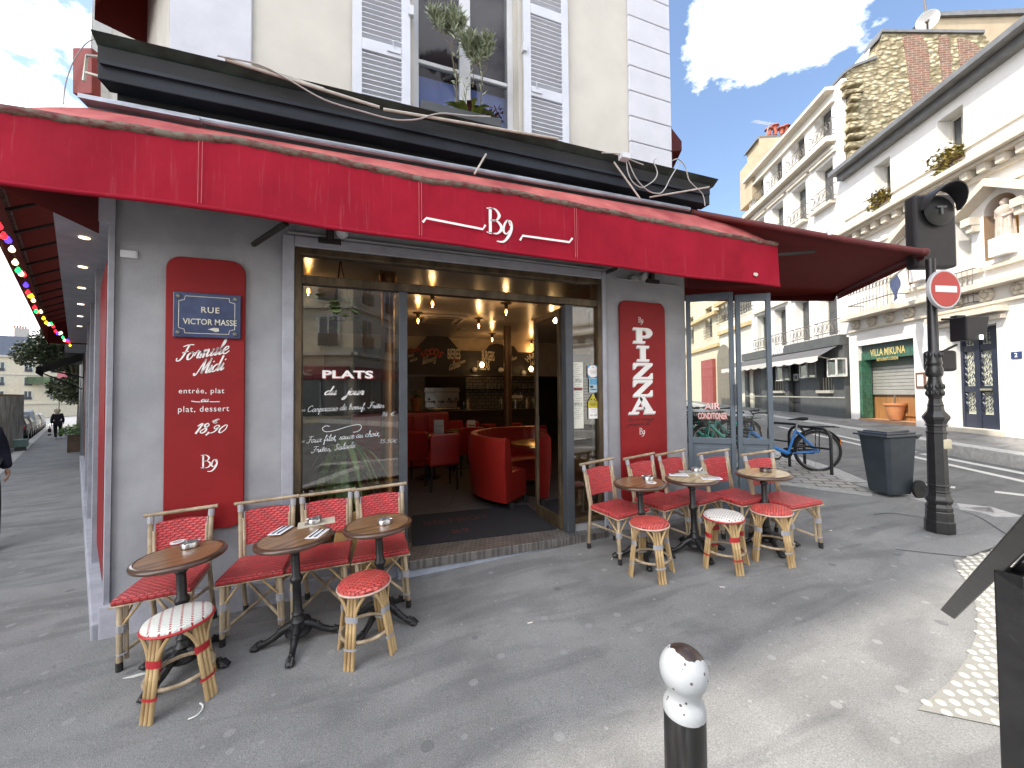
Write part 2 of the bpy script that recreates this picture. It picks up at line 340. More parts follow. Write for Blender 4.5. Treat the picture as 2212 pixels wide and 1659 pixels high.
A_PAV=asphalt('pavement asphalt',(.222,.222,.217),contrast=.17); A_ROAD=asphalt('road asphalt',(.15,.148,.143),spots=False,contrast=.2)
GRAN=M('granite',(.42,.41,.39),.75,var=.15,vs=14,bump=.2,bs=120)
WHITE_PAINT=M('road paint',(.72,.71,.67),.7,var=.15,vs=9,col2=(.55,.54,.5))
bb=MB(); bb.add([V((x,y,gz(x)-.11)) for x,y in((-400,-400),(400,-400),(400,400),(-400,400))],[(0,1,2,3)])
tag(bb.build('ground',A_ROAD),kind='structure')
edge=[XY(G(u,v)) for u,v in((1810,1013),(1880,1042),(1969,1062),(2065,1087),(2143,1096),(2212,1116))]
up0=V((*edge[0],0)); far=up0+E_R*70
KL=V((-15.0,23.85,0)); KD=V((.487,-.873,0))
kl_far=KL-KD*90; kl_near=KL+KD*30
out_r=[(7.4,.9),(6.6,-.6),(5.2,-1.6),(2,-2.6),(-1.2,-3.2)]
pav=[XY(far)]+edge+out_r+[XY(kl_near),XY(kl_far)]+[XY(kl_far+V((6,3,0)))]+[(0,30)]
tag(poly_top('pavement',pav,0,.3,A_PAV),kind='structure')
def strip(mb,pts,wd,dz,th,m=0,side=1):
    pts=[V((p[0],p[1],0)) for p in pts]
    for a,b in zip(pts[:-1],pts[1:]):
        n=(b-a).normalized().cross(V((0,0,1)))*side*wd
        q=[a,b,b+n,a+n]; mb.prism([V((p.x,p.y,gz(p.x)+dz-th)) for p in q],V((0,0,th)),m)
k=MB(); strip(k,[XY(far)]+edge+out_r,.28,.006,.2,side=-1 if False else 1); tag(k.build('kerb',GRAN,bevel=.012),kind='structure')
k=MB(); strip(k,[XY(kl_far),XY(KL),XY(kl_near)],.3,.006,.2,side=-1); tag(k.build('kerb',GRAN,bevel=.012),kind='structure')
# far pavement of the right street
kr=[V((14.363,10.371,0)),V((12.294,6.485,0)),V((10.514,3.251,0))]
kd=(kr[0]-kr[2]).normalized(); ka=kr[2]-kd*40; kb=kr[0]+kd*90
tag(poly_top('far_pavement',[XY(ka),XY(kb),XY(kb+V((9,-5,0))),XY(ka+V((9,-5,0)))],.12,.3,asphalt('far pavement asphalt',(.21,.205,.195),spots=False)),kind='structure')
k=MB(); strip(k,[XY(ka),XY(kb)],.26,.126,.25,side=-1 if True else 1); tag(k.build('kerb',GRAN,bevel=.012),kind='structure')
# painted lines on the carriageway
k=MB()
def line(u0,v0,u1,v1,wd):
    a,b=G(u0,v0,-.11),G(u1,v1,-.11); d=(b-a).normalized(); n=d.cross(V((0,0,1)))*wd/2
    k.add([V((p.x,p.y,gz(p.x)-.106)) for p in(a-n,b-n,b+n,a+n)],[(0,1,2,3)])
def z8(x,y): return (1810.5+.1819*x,932.7+.1819*y)
for a,b,wd in(((-760,-118),(905,243),.14),((1000,262),(2600,575),.14),((-700,-60),(2600,680),.12),((915,610),(1390,665),.13),((1860,715),(2500,790),.13)): line(*z8(*a),*z8(*b),wd)
tag(k.build('road_markings',WHITE_PAINT),kind='structure')
k=MB()
for i in range(7):
    a=V((1.5+i*1.15,-5.0+.0*i,0)); d=V((.1,1,0)).normalized()*1.6; n=V((.28,0,0))
    k.add([V((p.x,p.y,gz(p.x)-.106)) for p in(a-d-n,a-d+n,a+d+n,a+d-n)],[(0,1,2,3)])
tag(k.build('zebra_crossing',WHITE_PAINT),kind='structure')
# pale stone setts beside the cycle racks
def brickmat(name,c1,c2,mort,sx,sy,gap=.02,rough=.8,rot=0,bump=.3,off=.5,plane='xy',smooth=.1,var=True):
    mt=bpy.data.materials.new(name); mt.use_nodes=True; nt=mt.node_tree; b=nt.nodes['Principled BSDF']; b.inputs['Roughness'].default_value=rough
    t=nt.nodes.new('ShaderNodeTexCoord'); mp=nt.nodes.new('ShaderNodeMapping'); mp.inputs['Rotation'].default_value=(rad(90) if plane=='xz' else 0,0,rot)
    if plane=='xz': mp.vector_type='POINT'
    br=nt.nodes.new('ShaderNodeTexBrick'); br.inputs['Scale'].default_value=1; br.inputs['Brick Width'].default_value=sx; br.inputs['Row Height'].default_value=sy; br.inputs['Mortar Size'].default_value=gap; br.inputs['Mortar Smooth'].default_value=smooth
    br.inputs['Color1'].default_value=(*c1,1); br.inputs['Color2'].default_value=(*c2,1); br.inputs['Mortar'].default_value=(*mort,1); br.offset=off
    nt.links.new(t.outputs['Object'],mp.inputs[0]); nt.links.new(mp.outputs[0],br.inputs['Vector'])
    cur=br.outputs['Color']
    if var:
        nz=nt.nodes.new('ShaderNodeTexNoise'); nz.inputs['Scale'].default_value=8; nz.inputs['Detail'].default_value=6; nt.links.new(t.outputs['Object'],nz.inputs['Vector'])
        r=nt.nodes.new('ShaderNodeValToRGB'); r.color_ramp.elements[0].position=.3; r.color_ramp.elements[1].position=.7; r.color_ramp.elements[0].color=(.75,.75,.75,1); r.color_ramp.elements[1].color=(1.2,1.2,1.2,1); nt.links.new(nz.outputs['Fac'],r.inputs[0])
        mu=nt.nodes.new('ShaderNodeMixRGB'); mu.blend_type='MULTIPLY'; mu.inputs[0].default_value=1; nt.links.new(cur,mu.inputs[1]); nt.links.new(r.outputs[0],mu.inputs[2]); cur=mu.outputs[0]
    nt.links.new(cur,b.inputs['Base Color'])
    if bump:
        bp=nt.nodes.new('ShaderNodeBump'); bp.inputs['Strength'].default_value=bump; bp.inputs['Distance'].default_value=.01; bp.invert=True
        nt.links.new(br.outputs['Fac'],bp.inputs['Height']); nt.links.new(bp.outputs[0],b.inputs['Normal'])
    MATS[name]=mt; return mt
SETT=brickmat('stone setts',(.46,.43,.37),(.34,.33,.31),(.16,.155,.15),.27,.17,.016,rot=.75)
a0,a1=G(1686,1042),G(1885,1066); ki=[V((*p,0)) for p in edge]
nin=V((-.883,.47,0))*.3
pp=[a1,a0,a0+E_R*16,up0+E_R*16+nin,up0+nin+V((0,0,0)),ki[1]+V((-.15,.25,0))]
k=MB(); k.add([V((p.x,p.y,gz(p.x)+.004)) for p in pp],[tuple(range(len(pp)))[::-1]]); tag(k.build('stone_setts',SETT),kind='structure')
k=MB(); strip(k,[XY(a1),XY(a0),XY(a0+E_R*16)],.16,.008,.1,side=-1); tag(k.build('kerb',GRAN),kind='structure')
# tactile strip at the crossing
tl=[G(u,v) for u,v in((1982,1535),(2050,1475),(2088,1425),(2110,1370),(2112,1325),(2098,1275),(2075,1240),(2058,1214))]
trr=[p+V((.95,.12,0)) for p in tl]; trr[0]=G(2178,1625)+V((.55,-.3,0)); trr[-1]=G(2125,1230)+V((.7,.12,0))
TACT=M('tactile concrete',(.33,.325,.29),.8,var=.2,vs=20,col2=(.25,.245,.225),bump=.3,bs=150)
k=MB()
for i in range(len(tl)-1):
    q=[tl[i],tl[i+1],trr[i+1],trr[i]]; k.add([V((p.x,p.y,gz(p.x)+.006)) for p in q],[(0,1,2,3)])
def inside(x,y,P):
    c=False
    for i in range(len(P)):
        a,b=P[i],P[i-1]
        if (a.y>y)!=(b.y>y) and x<(b.x-a.x)*(y-a.y)/(b.y-a.y)+a.x: c=not c
    return c
PT=tl+trr[::-1]; th=rad(38); st=.066
for i in range(-60,60):
    for j in range(-60,60):
        ox,oy=i*st+(j%2)*st/2,j*st*.87; x=5.0+ox*math.cos(th)-oy*math.sin(th); y=1.2+ox*math.sin(th)+oy*math.cos(th)
        if inside(x,y,PT): k.lathe([(.022,.003),(.019,.008),(.012,.0115)],(x,y,gz(x)+.003),10,1)
TACB=M('worn dome tops',(.45,.44,.40),.7,var=.15,vs=30)
o=k.build('tactile_paving',[TACT,TACB],smooth=40); tag(o,'cream tactile paving strip with raised domes curving along the crossing','tactile paving')
# worn tar joints in the asphalt
TAR=M('tar joint',(.055,.055,.056),.9,var=.2,vs=20)
b=MB()
for pts in([(690,1395),(1100,1440),(1500,1480),(1790,1505),(2000,1490)],[(1380,915),(1540,960),(1690,1020),(1850,1120),(2030,1240),(2150,1330)],[(420,985),(600,965),(800,985),(1000,1015)]):
    q=spline([tuple(G(*z8(*p),.004)) for p in pts],6); 
    for a,c in zip(q[:-1],q[1:]):
        n=(c-a).normalized().cross(V((0,0,1)))*.006; b.add([a-n,c-n,c+n,a+n],[(0,3,2,1)])
tag(b.build('pavement_joints',TAR),kind='structure')
# litter
LIT=M('white litter',(.75,.74,.7),.7,var=.08)
b=MB(); q=[G(u,v,.006) for u,v in((432,1519),(438,1524),(436,1534),(424,1546),(406,1554))]; b.tube(spline([tuple(p) for p in q],4),.004,6); tag(b.build('plastic_string',LIT),'curled white plastic string lying on the grey pavement','litter')
b=MB(); p=G(292,1462); b.prism([p+V((-.06,.0,.004)),p+V((.0,-.014,.004)),p+V((.07,.004,.004)),p+V((.02,.016,.004))],V((0,0,.004))); tag(b.build('paper_scrap',LIT),'torn white paper scrap beside the cast iron table foot','litter')
BUTT=M('cigarette paper',(.7,.66,.58),.7,var=.1)
k0=None
for i,(u,v) in enumerate(((1145,1345),(1322,1207),(760,1388),(1272,1170),(1560,1268),(1795,1146))):
    b=MB(); a=rad(37*i); d=V((math.cos(a),math.sin(a),0))*.018; p=G(u,v,.006); b.tube([p-d,p+d],.004,6); tag(b.build('cigarette_butt',BUTT),'tiny cigarette butt on the grey pavement','litter','cigarette butts on the pavement')
# ================================================================ BISTRO BUILDING
PLAST=M('grey paint',(.285,.290,.312),.6,var=.10,vs=2.2,bump=.16,bs=90,col2=(.335,.340,.358),spec=.3)
PLAST2=M('grey plinth paint',(.34,.345,.39),.6,var=.12,vs=6,bump=.2,bs=60)
CREAM=M('cream render',(.58,.55,.49),.8,var=.05,vs=2,bump=.15,bs=150)
LAV=M('pale quoin paint',(.58,.59,.64),.7,var=.05,vs=3,bump=.12,bs=90)
BRONZE=M('bronze frame',(.075,.05,.028),.45,.4,var=.4,vs=7,col2=(.13,.092,.052),stretch=(1,1,.3))
STEEL=M('grey steel',(.065,.073,.085),.5,.2,var=.1)
BLACKM=M('black board',(.007,.007,.008),.75,var=.3,vs=4,bump=.1,bs=30)
SLATE=M('slate blue board',(.012,.016,.022),.6,var=.4,vs=3,col2=(.022,.028,.038),spec=.25,stretch=(.4,1,2))
DOORGREY=M('blue grey door paint',(.10,.125,.15),.42,var=.07,vs=6)
GLASS=glass_mat('window glass',.05); GLASS2=glass_mat('clear glass',.02)
RED=M('red board',(.235,.011,.013),.55,var=.10,vs=1.6,spec=.25)
WHT=M('white lettering',(.80,.78,.76),.6,var=.04)
OFFW=M('window white',(.62,.63,.66),.5,var=.05)
CEIL=M('interior ceiling',(.40,.37,.33),.22,var=.05,vs=2,spec=.6)
TILEF=brickmat('floor tiles',(.085,.08,.077),(.068,.065,.063),(.035,.034,.033),.6,.6,.008,rough=.45,rot=.3,bump=.1,off=0)
DARK=M('dark interior wall',(.035,.028,.025),.6,var=.2)
bld=thing('corner_bistro',(0,0,0),'pale corner bistro building with grey shopfront and cream upper floor','building')
bk=8.6
AL=P_L+E_L*16; AR=P_R+E_R*16
UA=V((-1.64,4.1,0)); UB=V((3.77,4.1,0))
HB=11.4
# upper floors: solid core set back behind a front skin with the window opening
def wz(b,pts,z0,z1,m=0): b.prism([V((p[0],p[1],z0)) for p in pts],V((0,0,z1-z0)),m)
b=MB(); i_=.28
wz(b,[(UA.x-.25,4.42),(UB.x+.25,4.42),XY(UB+E_R*14),XY(UA+E_L*14)],3.22,HB); b.build('upper_wall',CREAM,bld)
zs=F(900,225,.38).z; zs=4.44; wx0,wx1=.41,1.60
b=MB(); wz(b,[XY(UA),(wx0,4.1),(wx0,4.418),(UA.x-.25,4.418)],3.22,HB-.003); wz(b,[(wx1,4.1),XY(UB),(UB.x+.25,4.418),(wx1,4.418)],3.22,HB-.003); wz(b,[(wx0,4.1),(wx1,4.1),(wx1,4.418),(wx0,4.418)],3.22,zs); wz(b,[(wx0,4.1),(wx1,4.1),(wx1,4.418),(wx0,4.418)],6.9,HB-.003)
b.build('front_wall',CREAM,bld)
for nm,x0,x1,dirv in(('quoin',UA.x,-1.05,1),('quoin',3.12,UB.x,-1)):
    b=MB(); z=3.25
    if nm=='quoin' and dirv==1: wz(b,[(x0-.02,4.07),(x1,4.07),(x1,4.1),(x0-.02,4.1)],3.3,HB-.01)
    else:
        while z<HB-.4: wz(b,[(x0,4.06),(x1+.02,4.06),(x1+.02,4.1),(x0,4.1)],z,z+.32); z+=.333
    b.build(nm,LAV,bld,bevel=.008)
b=MB(); q=UA+N_L*.0; wz(b,[XY(UA+N_L*.03),XY(UA+E_L*9+N_L*.03),XY(UA+E_L*9),XY(UA)],3.25,HB-.02); b.build('side_wall',M('side render in sunlit tone',(.62,.58,.52),.8,var=.05),bld)  # brighter cream carries the sun on this return in its colour
# sill + window + shutters
b=MB(); b.box(wx0-.12,wx1+.12,3.98,4.2,zs-.06,zs,0); b.build('window_sill',M('dark red sill',(.10,.02,.02),.5),bld)
win=MB()
for x0,x1,z0,z1 in((wx0,wx1,6.82,6.9),(wx0,wx0+.07,zs,6.82),(wx1-.07,wx1,zs,6.82),(.94,1.07,zs,6.82),(wx0+.07,.94,zs,zs+.08),(1.07,wx1-.07,zs,zs+.08)): win.box(x0,x1,4.28,4.35,z0,z1)
for x0,x1 in((wx0+.07,.94),(1.07,wx1-.07)):
    for z in(4.68,5.36): win.box(x0,x1,4.29,4.34,z,z+.045)
wo=win.build('window',OFFW,bld,bevel=.006)
b=MB(); b.box(wx0+.07,wx1-.07,4.315,4.322,zs+.05,6.82); b.build('pane',glass_mat('upper window glass',.0,(.9,.92,.95),ior=1.18),wo)
b=MB(); b.box(wx0+.07,wx1-.07,4.40,4.414,zs,5.3); b.build('curtain',M('net curtain in sky blue',(.16,.20,.42),.8,var=.1),wo)  # net curtain; its blue stands in for reflected sky
b=MB(); b.box(wx0+.07,wx1-.07,4.40,4.414,5.3,6.82); b.build('dark_sheet',M('dark red-brown sheet',(.03,.012,.010),.7),wo)  # flat dark red-brown sheet behind the upper panes
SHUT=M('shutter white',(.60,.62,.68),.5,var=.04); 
for x0,x1 in((-.19,.37),(1.64,2.22)):
    sh=MB(); z0,z1=4.30,6.95
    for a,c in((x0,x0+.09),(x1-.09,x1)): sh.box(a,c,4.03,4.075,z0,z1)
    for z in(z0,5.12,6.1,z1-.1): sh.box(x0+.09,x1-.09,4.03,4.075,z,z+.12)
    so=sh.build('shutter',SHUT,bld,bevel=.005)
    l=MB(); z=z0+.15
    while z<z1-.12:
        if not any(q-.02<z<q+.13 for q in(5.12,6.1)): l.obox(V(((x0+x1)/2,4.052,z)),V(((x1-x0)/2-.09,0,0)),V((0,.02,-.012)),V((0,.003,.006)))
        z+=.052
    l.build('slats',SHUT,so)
    l=MB(); l.box(x0+.09,x1-.09,4.076,4.08,z0+.1,z1-.1); l.build('backing',M('shutter beige',(.50,.47,.43),.8),so)  # beige sheet showing through the slat gaps
    l=MB(); cx=x1-.16 if x0<1 else x0+.16; l.box(cx-.07,cx+.06,4.016,4.03,5.16,5.20); l.tube([V((cx,4.02,5.2)),V((cx-.02,4.0,5.25)),V((cx+.03,4.0,5.27))],.008,6); l.build('latch',SHUT,so)
    hx=x1 if x0<1 else x0
    for z in(4.42,5.6): l=MB(); l.box(hx-.02,hx+.03,4.0,4.05,z,z+.1); l.build('hinge',OFFW,so)
# shopfront walls
FX0,FX1=F(636,800).x,F(1300,800).x; FZ=2.945
b=MB(); b.box(-1.83,FX0,3.72,3.95,-.2,3.3); b.box(FX1,3.63,3.72,3.95,-.1,3.3); b.box(FX0,FX1,3.72,3.95,FZ,3.3)
b.box(FX0,F(871,900).x,3.722,3.93,-.15,.36); b.box(2.0,FX1,3.722,3.93,-.1,.25)
b.build('shopfront_wall',PLAST,bld,bevel=.006)
b=MB(); b.box(-1.86,FX0,3.655,3.72,-.2,.155); b.build('plinth',PLAST2,bld,bevel=.01)
for a_,c_,z_ in((FX0,F(871,900).x,.1),(FX1,3.62,.2)): b=MB(); b.box(a_,c_,3.69,3.72,-.15,z_); b.build('plinth',PLAST2,bld,bevel=.01)
# side walls
b=MB()
def sidewall(b,P,E,Nn,s0,s1,z0,z1,o0,o1,m=0):
    q=[P+E*s0+Nn*o0,P+E*s1+Nn*o0,P+E*s1+Nn*o1,P+E*s0+Nn*o1]
    b.prism([V((p.x,p.y,z0)) for p in q],V((0,0,z1-z0)),m)
sidewall(b,P_L,E_L,N_L,.05,12,-.8,3.3,-.22,0); b.build('side_wall',PLAST,bld)
b=MB(); sidewall(b,P_R,E_R,-N_R,.05,14,-.1,3.3,-.22,0); b.build('side_wall',PLAST,bld)
b=MB(); sidewall(b,P_L,E_L,N_L,-.02,12,-.9,.03,.0,.09); b.build('plinth',PLAST2,bld,bevel=.01)
b=MB(); 
for s0_,s1_ in((-.03,.14),(1.5,1.75),(3.6,3.85),(5.8,6.05)): b=MB(); sidewall(b,P_L,E_L,N_L,s0_,s1_,-.5,3.0,0,.06 if s0_>0 else .03); b.build('pilaster',PLAST2,bld)
b=MB(); sidewall(b,P_L,E_L,N_L,.25,1.4,.25,2.75,.0,.03); b.build('side_panel',RED,bld)
b=MB()
DG=glass_mat('dark glass',.1,(.25,.25,.25))
for s0,s1 in((1.8,3.55),(3.9,5.75)): b=MB(); sidewall(b,P_L,E_L,N_L,s0,s1,.75,2.75,.01,.02); b.build('side_window',DG,bld)
b=MB(); sidewall(b,P_L,E_L,N_L,6.2,11.8,.3,2.75,.0,.03); b.build('side_panel',M('brown side panel',(.10,.03,.025),.5),bld)
cb=MB(); sidewall(cb,P_L,E_L,N_L,-.05,9.6,2.95,3.3,.0,.3); cb.build('cornice_soffit',PLAST2,bld)
# flat roof slab of the ground floor / ceiling
IN=[(-1.8,3.95),(3.6,3.95),XY(P_R+E_R*10.5),XY(P_L+E_L*10.5)]
b=MB(); wz(b,IN,3.13,3.2); b.build('ceiling',CEIL,bld)
b=MB(); wz(b,IN,-.2,.16); b.build('floor',TILEF,bld)
b=MB(); yb=D+7.9; b.box(-5.85,7.6,yb,yb+.2,0,3.12); b.build('back_wall',DARK,bld)
# window frames
ut=lambda u,v:F(u,v)
zt0,zt1=2.60+.03,2.705
XP0,XP1=F(862,900).x,F(880,900).x; XD0,XD1=F(1222,900).x,F(1238,900).x
gi=.055
fr=MB()
fr.box(FX0+.003,FX1-.003,3.70,3.80,FZ-.06,FZ-.003); fr.box(FX0+.003,FX0+gi,3.70,3.80,.36,FZ-.06); fr.box(FX1-gi,FX1-.003,3.70,3.80,.25,FZ-.06); fr.box(FX0+gi,FX1-gi,3.705,3.795,zt0,zt1); fr.box(FX0+gi,XP0,3.705,3.795,.365,.42); fr.box(XD1,FX1-gi,3.705,3.795,.255,.31)
fo=fr.build('window_frame',BRONZE,bld,bevel=.006)
for a_,c_ in((XP0,XP1),(XD0,XD1)): b=MB(); b.box(a_,c_,3.70,3.82,.14,zt0-.003); b.build('door_jamb',STEEL,bld,bevel=.006)
b=MB(); b.box(FX0-.09,FX0,3.69,3.72,-.1,FZ+.09); b.box(FX1,FX1+.05,3.69,3.72,0,FZ+.09); b.box(FX0,FX1,3.69,3.72,FZ,FZ+.09); b.build('architrave',PLAST2,bld,bevel=.008)
for nm,x0,x1,z0,z1 in(('window_pane',FX0+gi,XP0,.42,zt0),('window_pane',XD1,FX1-gi,.31,zt0),('transom_pane',FX0+gi,FX1-gi,zt1,FZ-.06)):
    g=MB(); g.box(x0,x1,3.745,3.752,z0,z1); g.build(nm,GLASS,bld)
# open door leaf, swung inwards
dl=MB(); H0,H1=V((XD0-.01,3.80,0)),V((XD0-.045,4.42,0)); dv=(H1-H0); dn=V((-dv.y,dv.x,0)).normalized()*.02
def dbox(s0,s1,z0,z1,mb,t=1): mb.prism([V(((H0+dv*s0+dn*t).x,(H0+dv*s0+dn*t).y,z0)),V(((H0+dv*s1+dn*t).x,(H0+dv*s1+dn*t).y,z0)),V(((H0+dv*s1-dn*t).x,(H0+dv*s1-dn*t).y,z0)),V(((H0+dv*s0-dn*t).x,(H0+dv*s0-dn*t).y,z0))],V((0,0,z1-z0)))
dbox(0,.08,.17,2.60,dl); dbox(.92,1,.17,2.60,dl); dbox(.08,.92,2.53,2.60,dl); dbox(.08,.92,.17,.30,dl)
do=dl.build('door',BRONZE,bld,bevel=.004)
g=MB(); dbox(.08,.92,.30,2.53,g,.15); g.build('pane',GLASS,do)
g=MB(); q=H0+dv*.96-dn*1.8; g.tube([V((q.x,q.y,1.0)),V((q.x,q.y,1.35))],.010,8); g.build('handle',STEEL,do)
# doorstep, chequer plate and mat
PLATE=brickmat('chequer plate',(.20,.185,.17),(.16,.15,.14),(.28,.265,.25),.05,.05,.008,rough=.35,rot=.78,bump=.9); nodes_of(PLATE)[2].inputs['Metallic'].default_value=.6
b=MB(); b.box(F(858,1200).x,FX1,3.62,3.72,-.1,.085); b.build('doorstep',M('pale blue step',(.38,.42,.50),.6,var=.15,vs=10,bump=.2),bld,bevel=.008)
b=MB(); b.box(XP1-.06,FX1-.02,3.60,4.05,.085,.166); b.build('threshold_plate',PLATE,bld,bevel=.004)
b=MB(); m0,m1,m2,m3=Zp(889.7,1180,.17),Zp(1203,1143,.17),Zp(1137.7,1090.6,.17),Zp(890,1114.5,.17)
b.prism([V((p.x,p.y,.168)) for p in(m0,m1,m2,m3)],V((0,0,.008))); mo=b.build('door_mat',M('black mat',(.012,.012,.016),.9,var=.2,vs=30,bump=.4,bs=300))
tag(mo,'black door mat with faded red lettering lying inside the open doorway','mat')
t=MB(); MATRED=M('faded mat red',(.075,.018,.016),.9); c=(m0+m1+m2+m3)/4; O=V((*Zp(990,1120,.178).xy,.178)); text(t,'BISTROT',V((*Zp(990,1126,.178).xy,.178)),(1,0,0),(0,1,0),.13,off=.02,sp=1.1); text(t,'B9',V((*Zp(998,1150,.178).xy,.178)),(1,0,0),(0,1,0),.12,off=.02,sp=1.2); t.build('lettering',MATRED,mo)
# black fascia with lip and dark recess
fz0,fz1=3.87,4.10
b=MB(); b.box(-1.79,3.74,3.42,3.555,fz0,fz1); b.build('fascia_board',SLATE,bld,bevel=.006)
b=MB(); b.prism([V((-1.80,3.36,4.16)),V((-1.80,4.1,4.27)),V((-1.80,4.1,4.12)),V((-1.80,3.44,4.105))],V((5.62,0,0))); b.build('fascia_lip',M('weathered black lip',(.010,.016,.013),.6,var=.5,vs=6,col2=(.03,.05,.04)),bld)
b=MB(); b.box(-1.75,3.70,3.56,4.1,3.3,fz0+.06); b.build('fascia_recess',BLACKM,bld)  # black colour deepens the shade of the gap below the board
b=MB(); b.box(-1.785,3.735,3.41,3.419,3.985,4.098); b.build('fascia_lip_shadow',BLACKM,bld)  # black strip painting the shadow under the lip onto the board
b=MB(); b.obox(V((.95,3.407,3.98)),V((2.72,0,0)),V((0,.012,0)),V((0,0,.014))); b.build('batten',SLATE,bld)
b=MB(); b.tube([V((-1.88,3.45,3.725)),V((3.46,3.45,3.785))],.024,10); b.box(-1.88,-1.2,3.4,3.5,3.70,3.73); b.build('rail',M('grey zinc',(.30,.33,.38),.45,.3,var=.3,vs=12,stretch=(.3,1,1)),bld)
# bits of conduit and slack cable hanging from the fascia
PVC=M('grey conduit',(.46,.42,.37),.55,var=.15,vs=12); CAB=M('grey cable',(.42,.40,.38),.5,var=.05)
Yf=-.37
def FF(u,v,dy=Yf): return F(u,v,dy)
pipes=[((487,128),(820,232)),((828,236),(1205,300)),((1050,333),(1025,376)),((1326,350),(1383,430)),((1404,426),(1532,404)),((545,140),(700,192))]
cn=0
for i,(a,c) in enumerate(pipes):
    b=MB(); b.tube([FF(*a,-.385 if i<2 or i==5 else -.36),FF(*c,-.385 if i<2 or i==5 else -.42)],.012 if i<2 else .009,8); lab=['long grey conduit along the left half of the black fascia','grey conduit along the fascia under the window box','short broken conduit tilted above the awning lettering','broken conduit leaning at the right end of the fascia','conduit stub pointing out past the right fascia end','thin conduit at the upper left of the fascia'][i]; tag(b.build('conduit',PVC,smooth=40),lab,'conduit','loose conduits on the fascia')
for i,pts in enumerate(([(470,120),(560,140),(620,170),(700,215),(780,240),(850,258),(900,258),(950,245),(1010,250),(1060,252)],
      [(1340,335),(1352,345),(1356,370),(1366,392),(1384,405),(1398,400),(1414,388),(1420,372),(1412,350),(1418,342)],
      [(1356,345),(1374,385),(1400,412),(1424,418),(1436,408),(1448,385),(1462,362),(1470,350)],
      [(1452,347),(1466,344),(1480,360),(1488,388),(1500,402),(1518,420),(1523,445)],
      [(1300,330),(1340,333),(1362,345),(1390,356)])):
    b=MB(); b.tube(spline([tuple(FF(u,v,-.40)) for u,v in pts],5),.006,6); tag(b.build('cable',CAB,smooth=60),['long slack cable drooping along the fascia below the window box','looped grey cable nearest the junction box at the right fascia end','second drooping loop of cable right of the junction box','cable hanging down over the right end of the fascia','thin cable entering the junction box on the fascia'][i],'cable','slack cables on the fascia')
b=MB(); p=FF(1350,338,-.42); b.box(p.x-.05,p.x+.05,p.y-.03,p.y+.05,p.z-.03,p.z+.03); tag(b.build('junction_box',OFFW,bevel=.006),'small pale junction box on the fascia with cables hanging out','junction box')
# lamps under the awning, conduit along the wall
b=MB(); b.tube([V((FX0-.05,3.70,3.12)),V((FX0-.05,3.70,3.06)),V((2.5,3.70,3.05)),V((2.62,3.70,2.97)),V((3.5,3.70,2.96))],.013,8); tag(b.build('wall_conduit',PLAST,smooth=40),'grey pipe running above the shop window under the awning','conduit')
ARMM=M('awning arm black',(.02,.018,.016),.5)
# planter box with olive tree
px0,px1=F(905,230,.2).x,F(1078,265,.2).x
wb=thing('window_box',(0,0,0),'dark grey planter on the upper window sill holding a small olive tree','planter')
b=MB(); b.box(.46,1.31,3.88,4.10,4.40,4.64); b.build('trough',M('planter grey',(.055,.06,.065),.6,var=.15),wb,bevel=.01)
BARK=M('twig bark',(.12,.09,.06),.8); OLIVE=M('olive leaf',(.22,.27,.15),.5,var=.25,vs=30,col2=(.42,.46,.33)); BIRDF=M('fern leaf',(.20,.27,.05),.45,var=.3,vs=10,col2=(.34,.38,.08)); DRY=M('dry red leaf',(.07,.02,.02),.7)
def leaf(b,p,d,L,wd,m=0,up=V((0,0,1)),fold=.0):
    d=d.normalized(); s=d.cross(up); s=s.normalized() if s.length>.05 else V((1,0,0)); 
    b.add([p,p+d*L*.5+s*wd/2,p+d*L,p+d*L*.5-s*wd/2],[(0,1,2,3)],m)
ol=MB(); tw=MB()
def branch(p,d,L,r,lv):
    q=p+d*L; tw.tube([p,p+d*L*.5+V((random.uniform(-.02,.02),random.uniform(-.02,.02),0)),q],[r,r*.8,r*.6],5)
    if lv<=1:
        for i in range(34):
            t=random.uniform(.1,1.9); dd=(d*.5+V((random.uniform(-1,1),random.uniform(-1,1),random.uniform(-.4,1)))).normalized(); leaf(ol,p+d*L*t,dd,random.uniform(.06,.11),.015,0,up=V((random.uniform(-1,1),random.uniform(-1,1),.5)))
    if lv>0:
        for i in range(3 if lv>1 else 3): branch(q,(d+V((random.uniform(-.8,.8),random.uniform(-.6,.4),random.uniform(-.1,.6)))).normalized(),L*.62,r*.6,lv-1)
branch(V((.86,4.0,4.5)),V((-.03,-.02,1)),.62,.010,0); branch(V((.83,3.99,5.1)),V((-.15,0,1)).normalized(),.28,.007,3)
branch(V((1.1,4.0,4.5)),V((.03,0,1)),.45,.008,0); branch(V((1.12,4.0,4.93)),V((.1,0,1)).normalized(),.24,.007,3); branch(V((.9,4.0,4.5)),V((.12,0,1)),.5,.006,0); branch(V((1.02,4.0,5.0)),V((.05,0,1)),.22,.005,3)
tw.build('branches',BARK,wb); ol.build('foliage',OLIVE,wb)
fe=MB()
for i in range(17):
    a=rad(i*21+random.uniform(-8,8)); d=V((math.cos(a),math.sin(a)*.55-.15,.0)); L=random.uniform(.2,.34); p=V((.98+.02*math.cos(a),3.96,4.63)); pv=None
    n=6; pts=[p+d*L*t+V((0,0,1))*L*(1.15*t-.95*t*t) for t in [j/n for j in range(n+1)]]; s=V((-d.y,d.x,0)).normalized()
    vs=[]
    for j,q in enumerate(pts): wq=.028*math.sin(math.pi*min(.95,(j+.6)/(n+.8))); vs+=[q+s*wq,q-s*wq]
    fe.add(vs,[(2*j,2*j+1,2*j+3,2*j+2) for j in range(n)],0 if random.random()<.86 else 1)
fe.build('fern',[BIRDF,DRY],wb)
dr=MB()
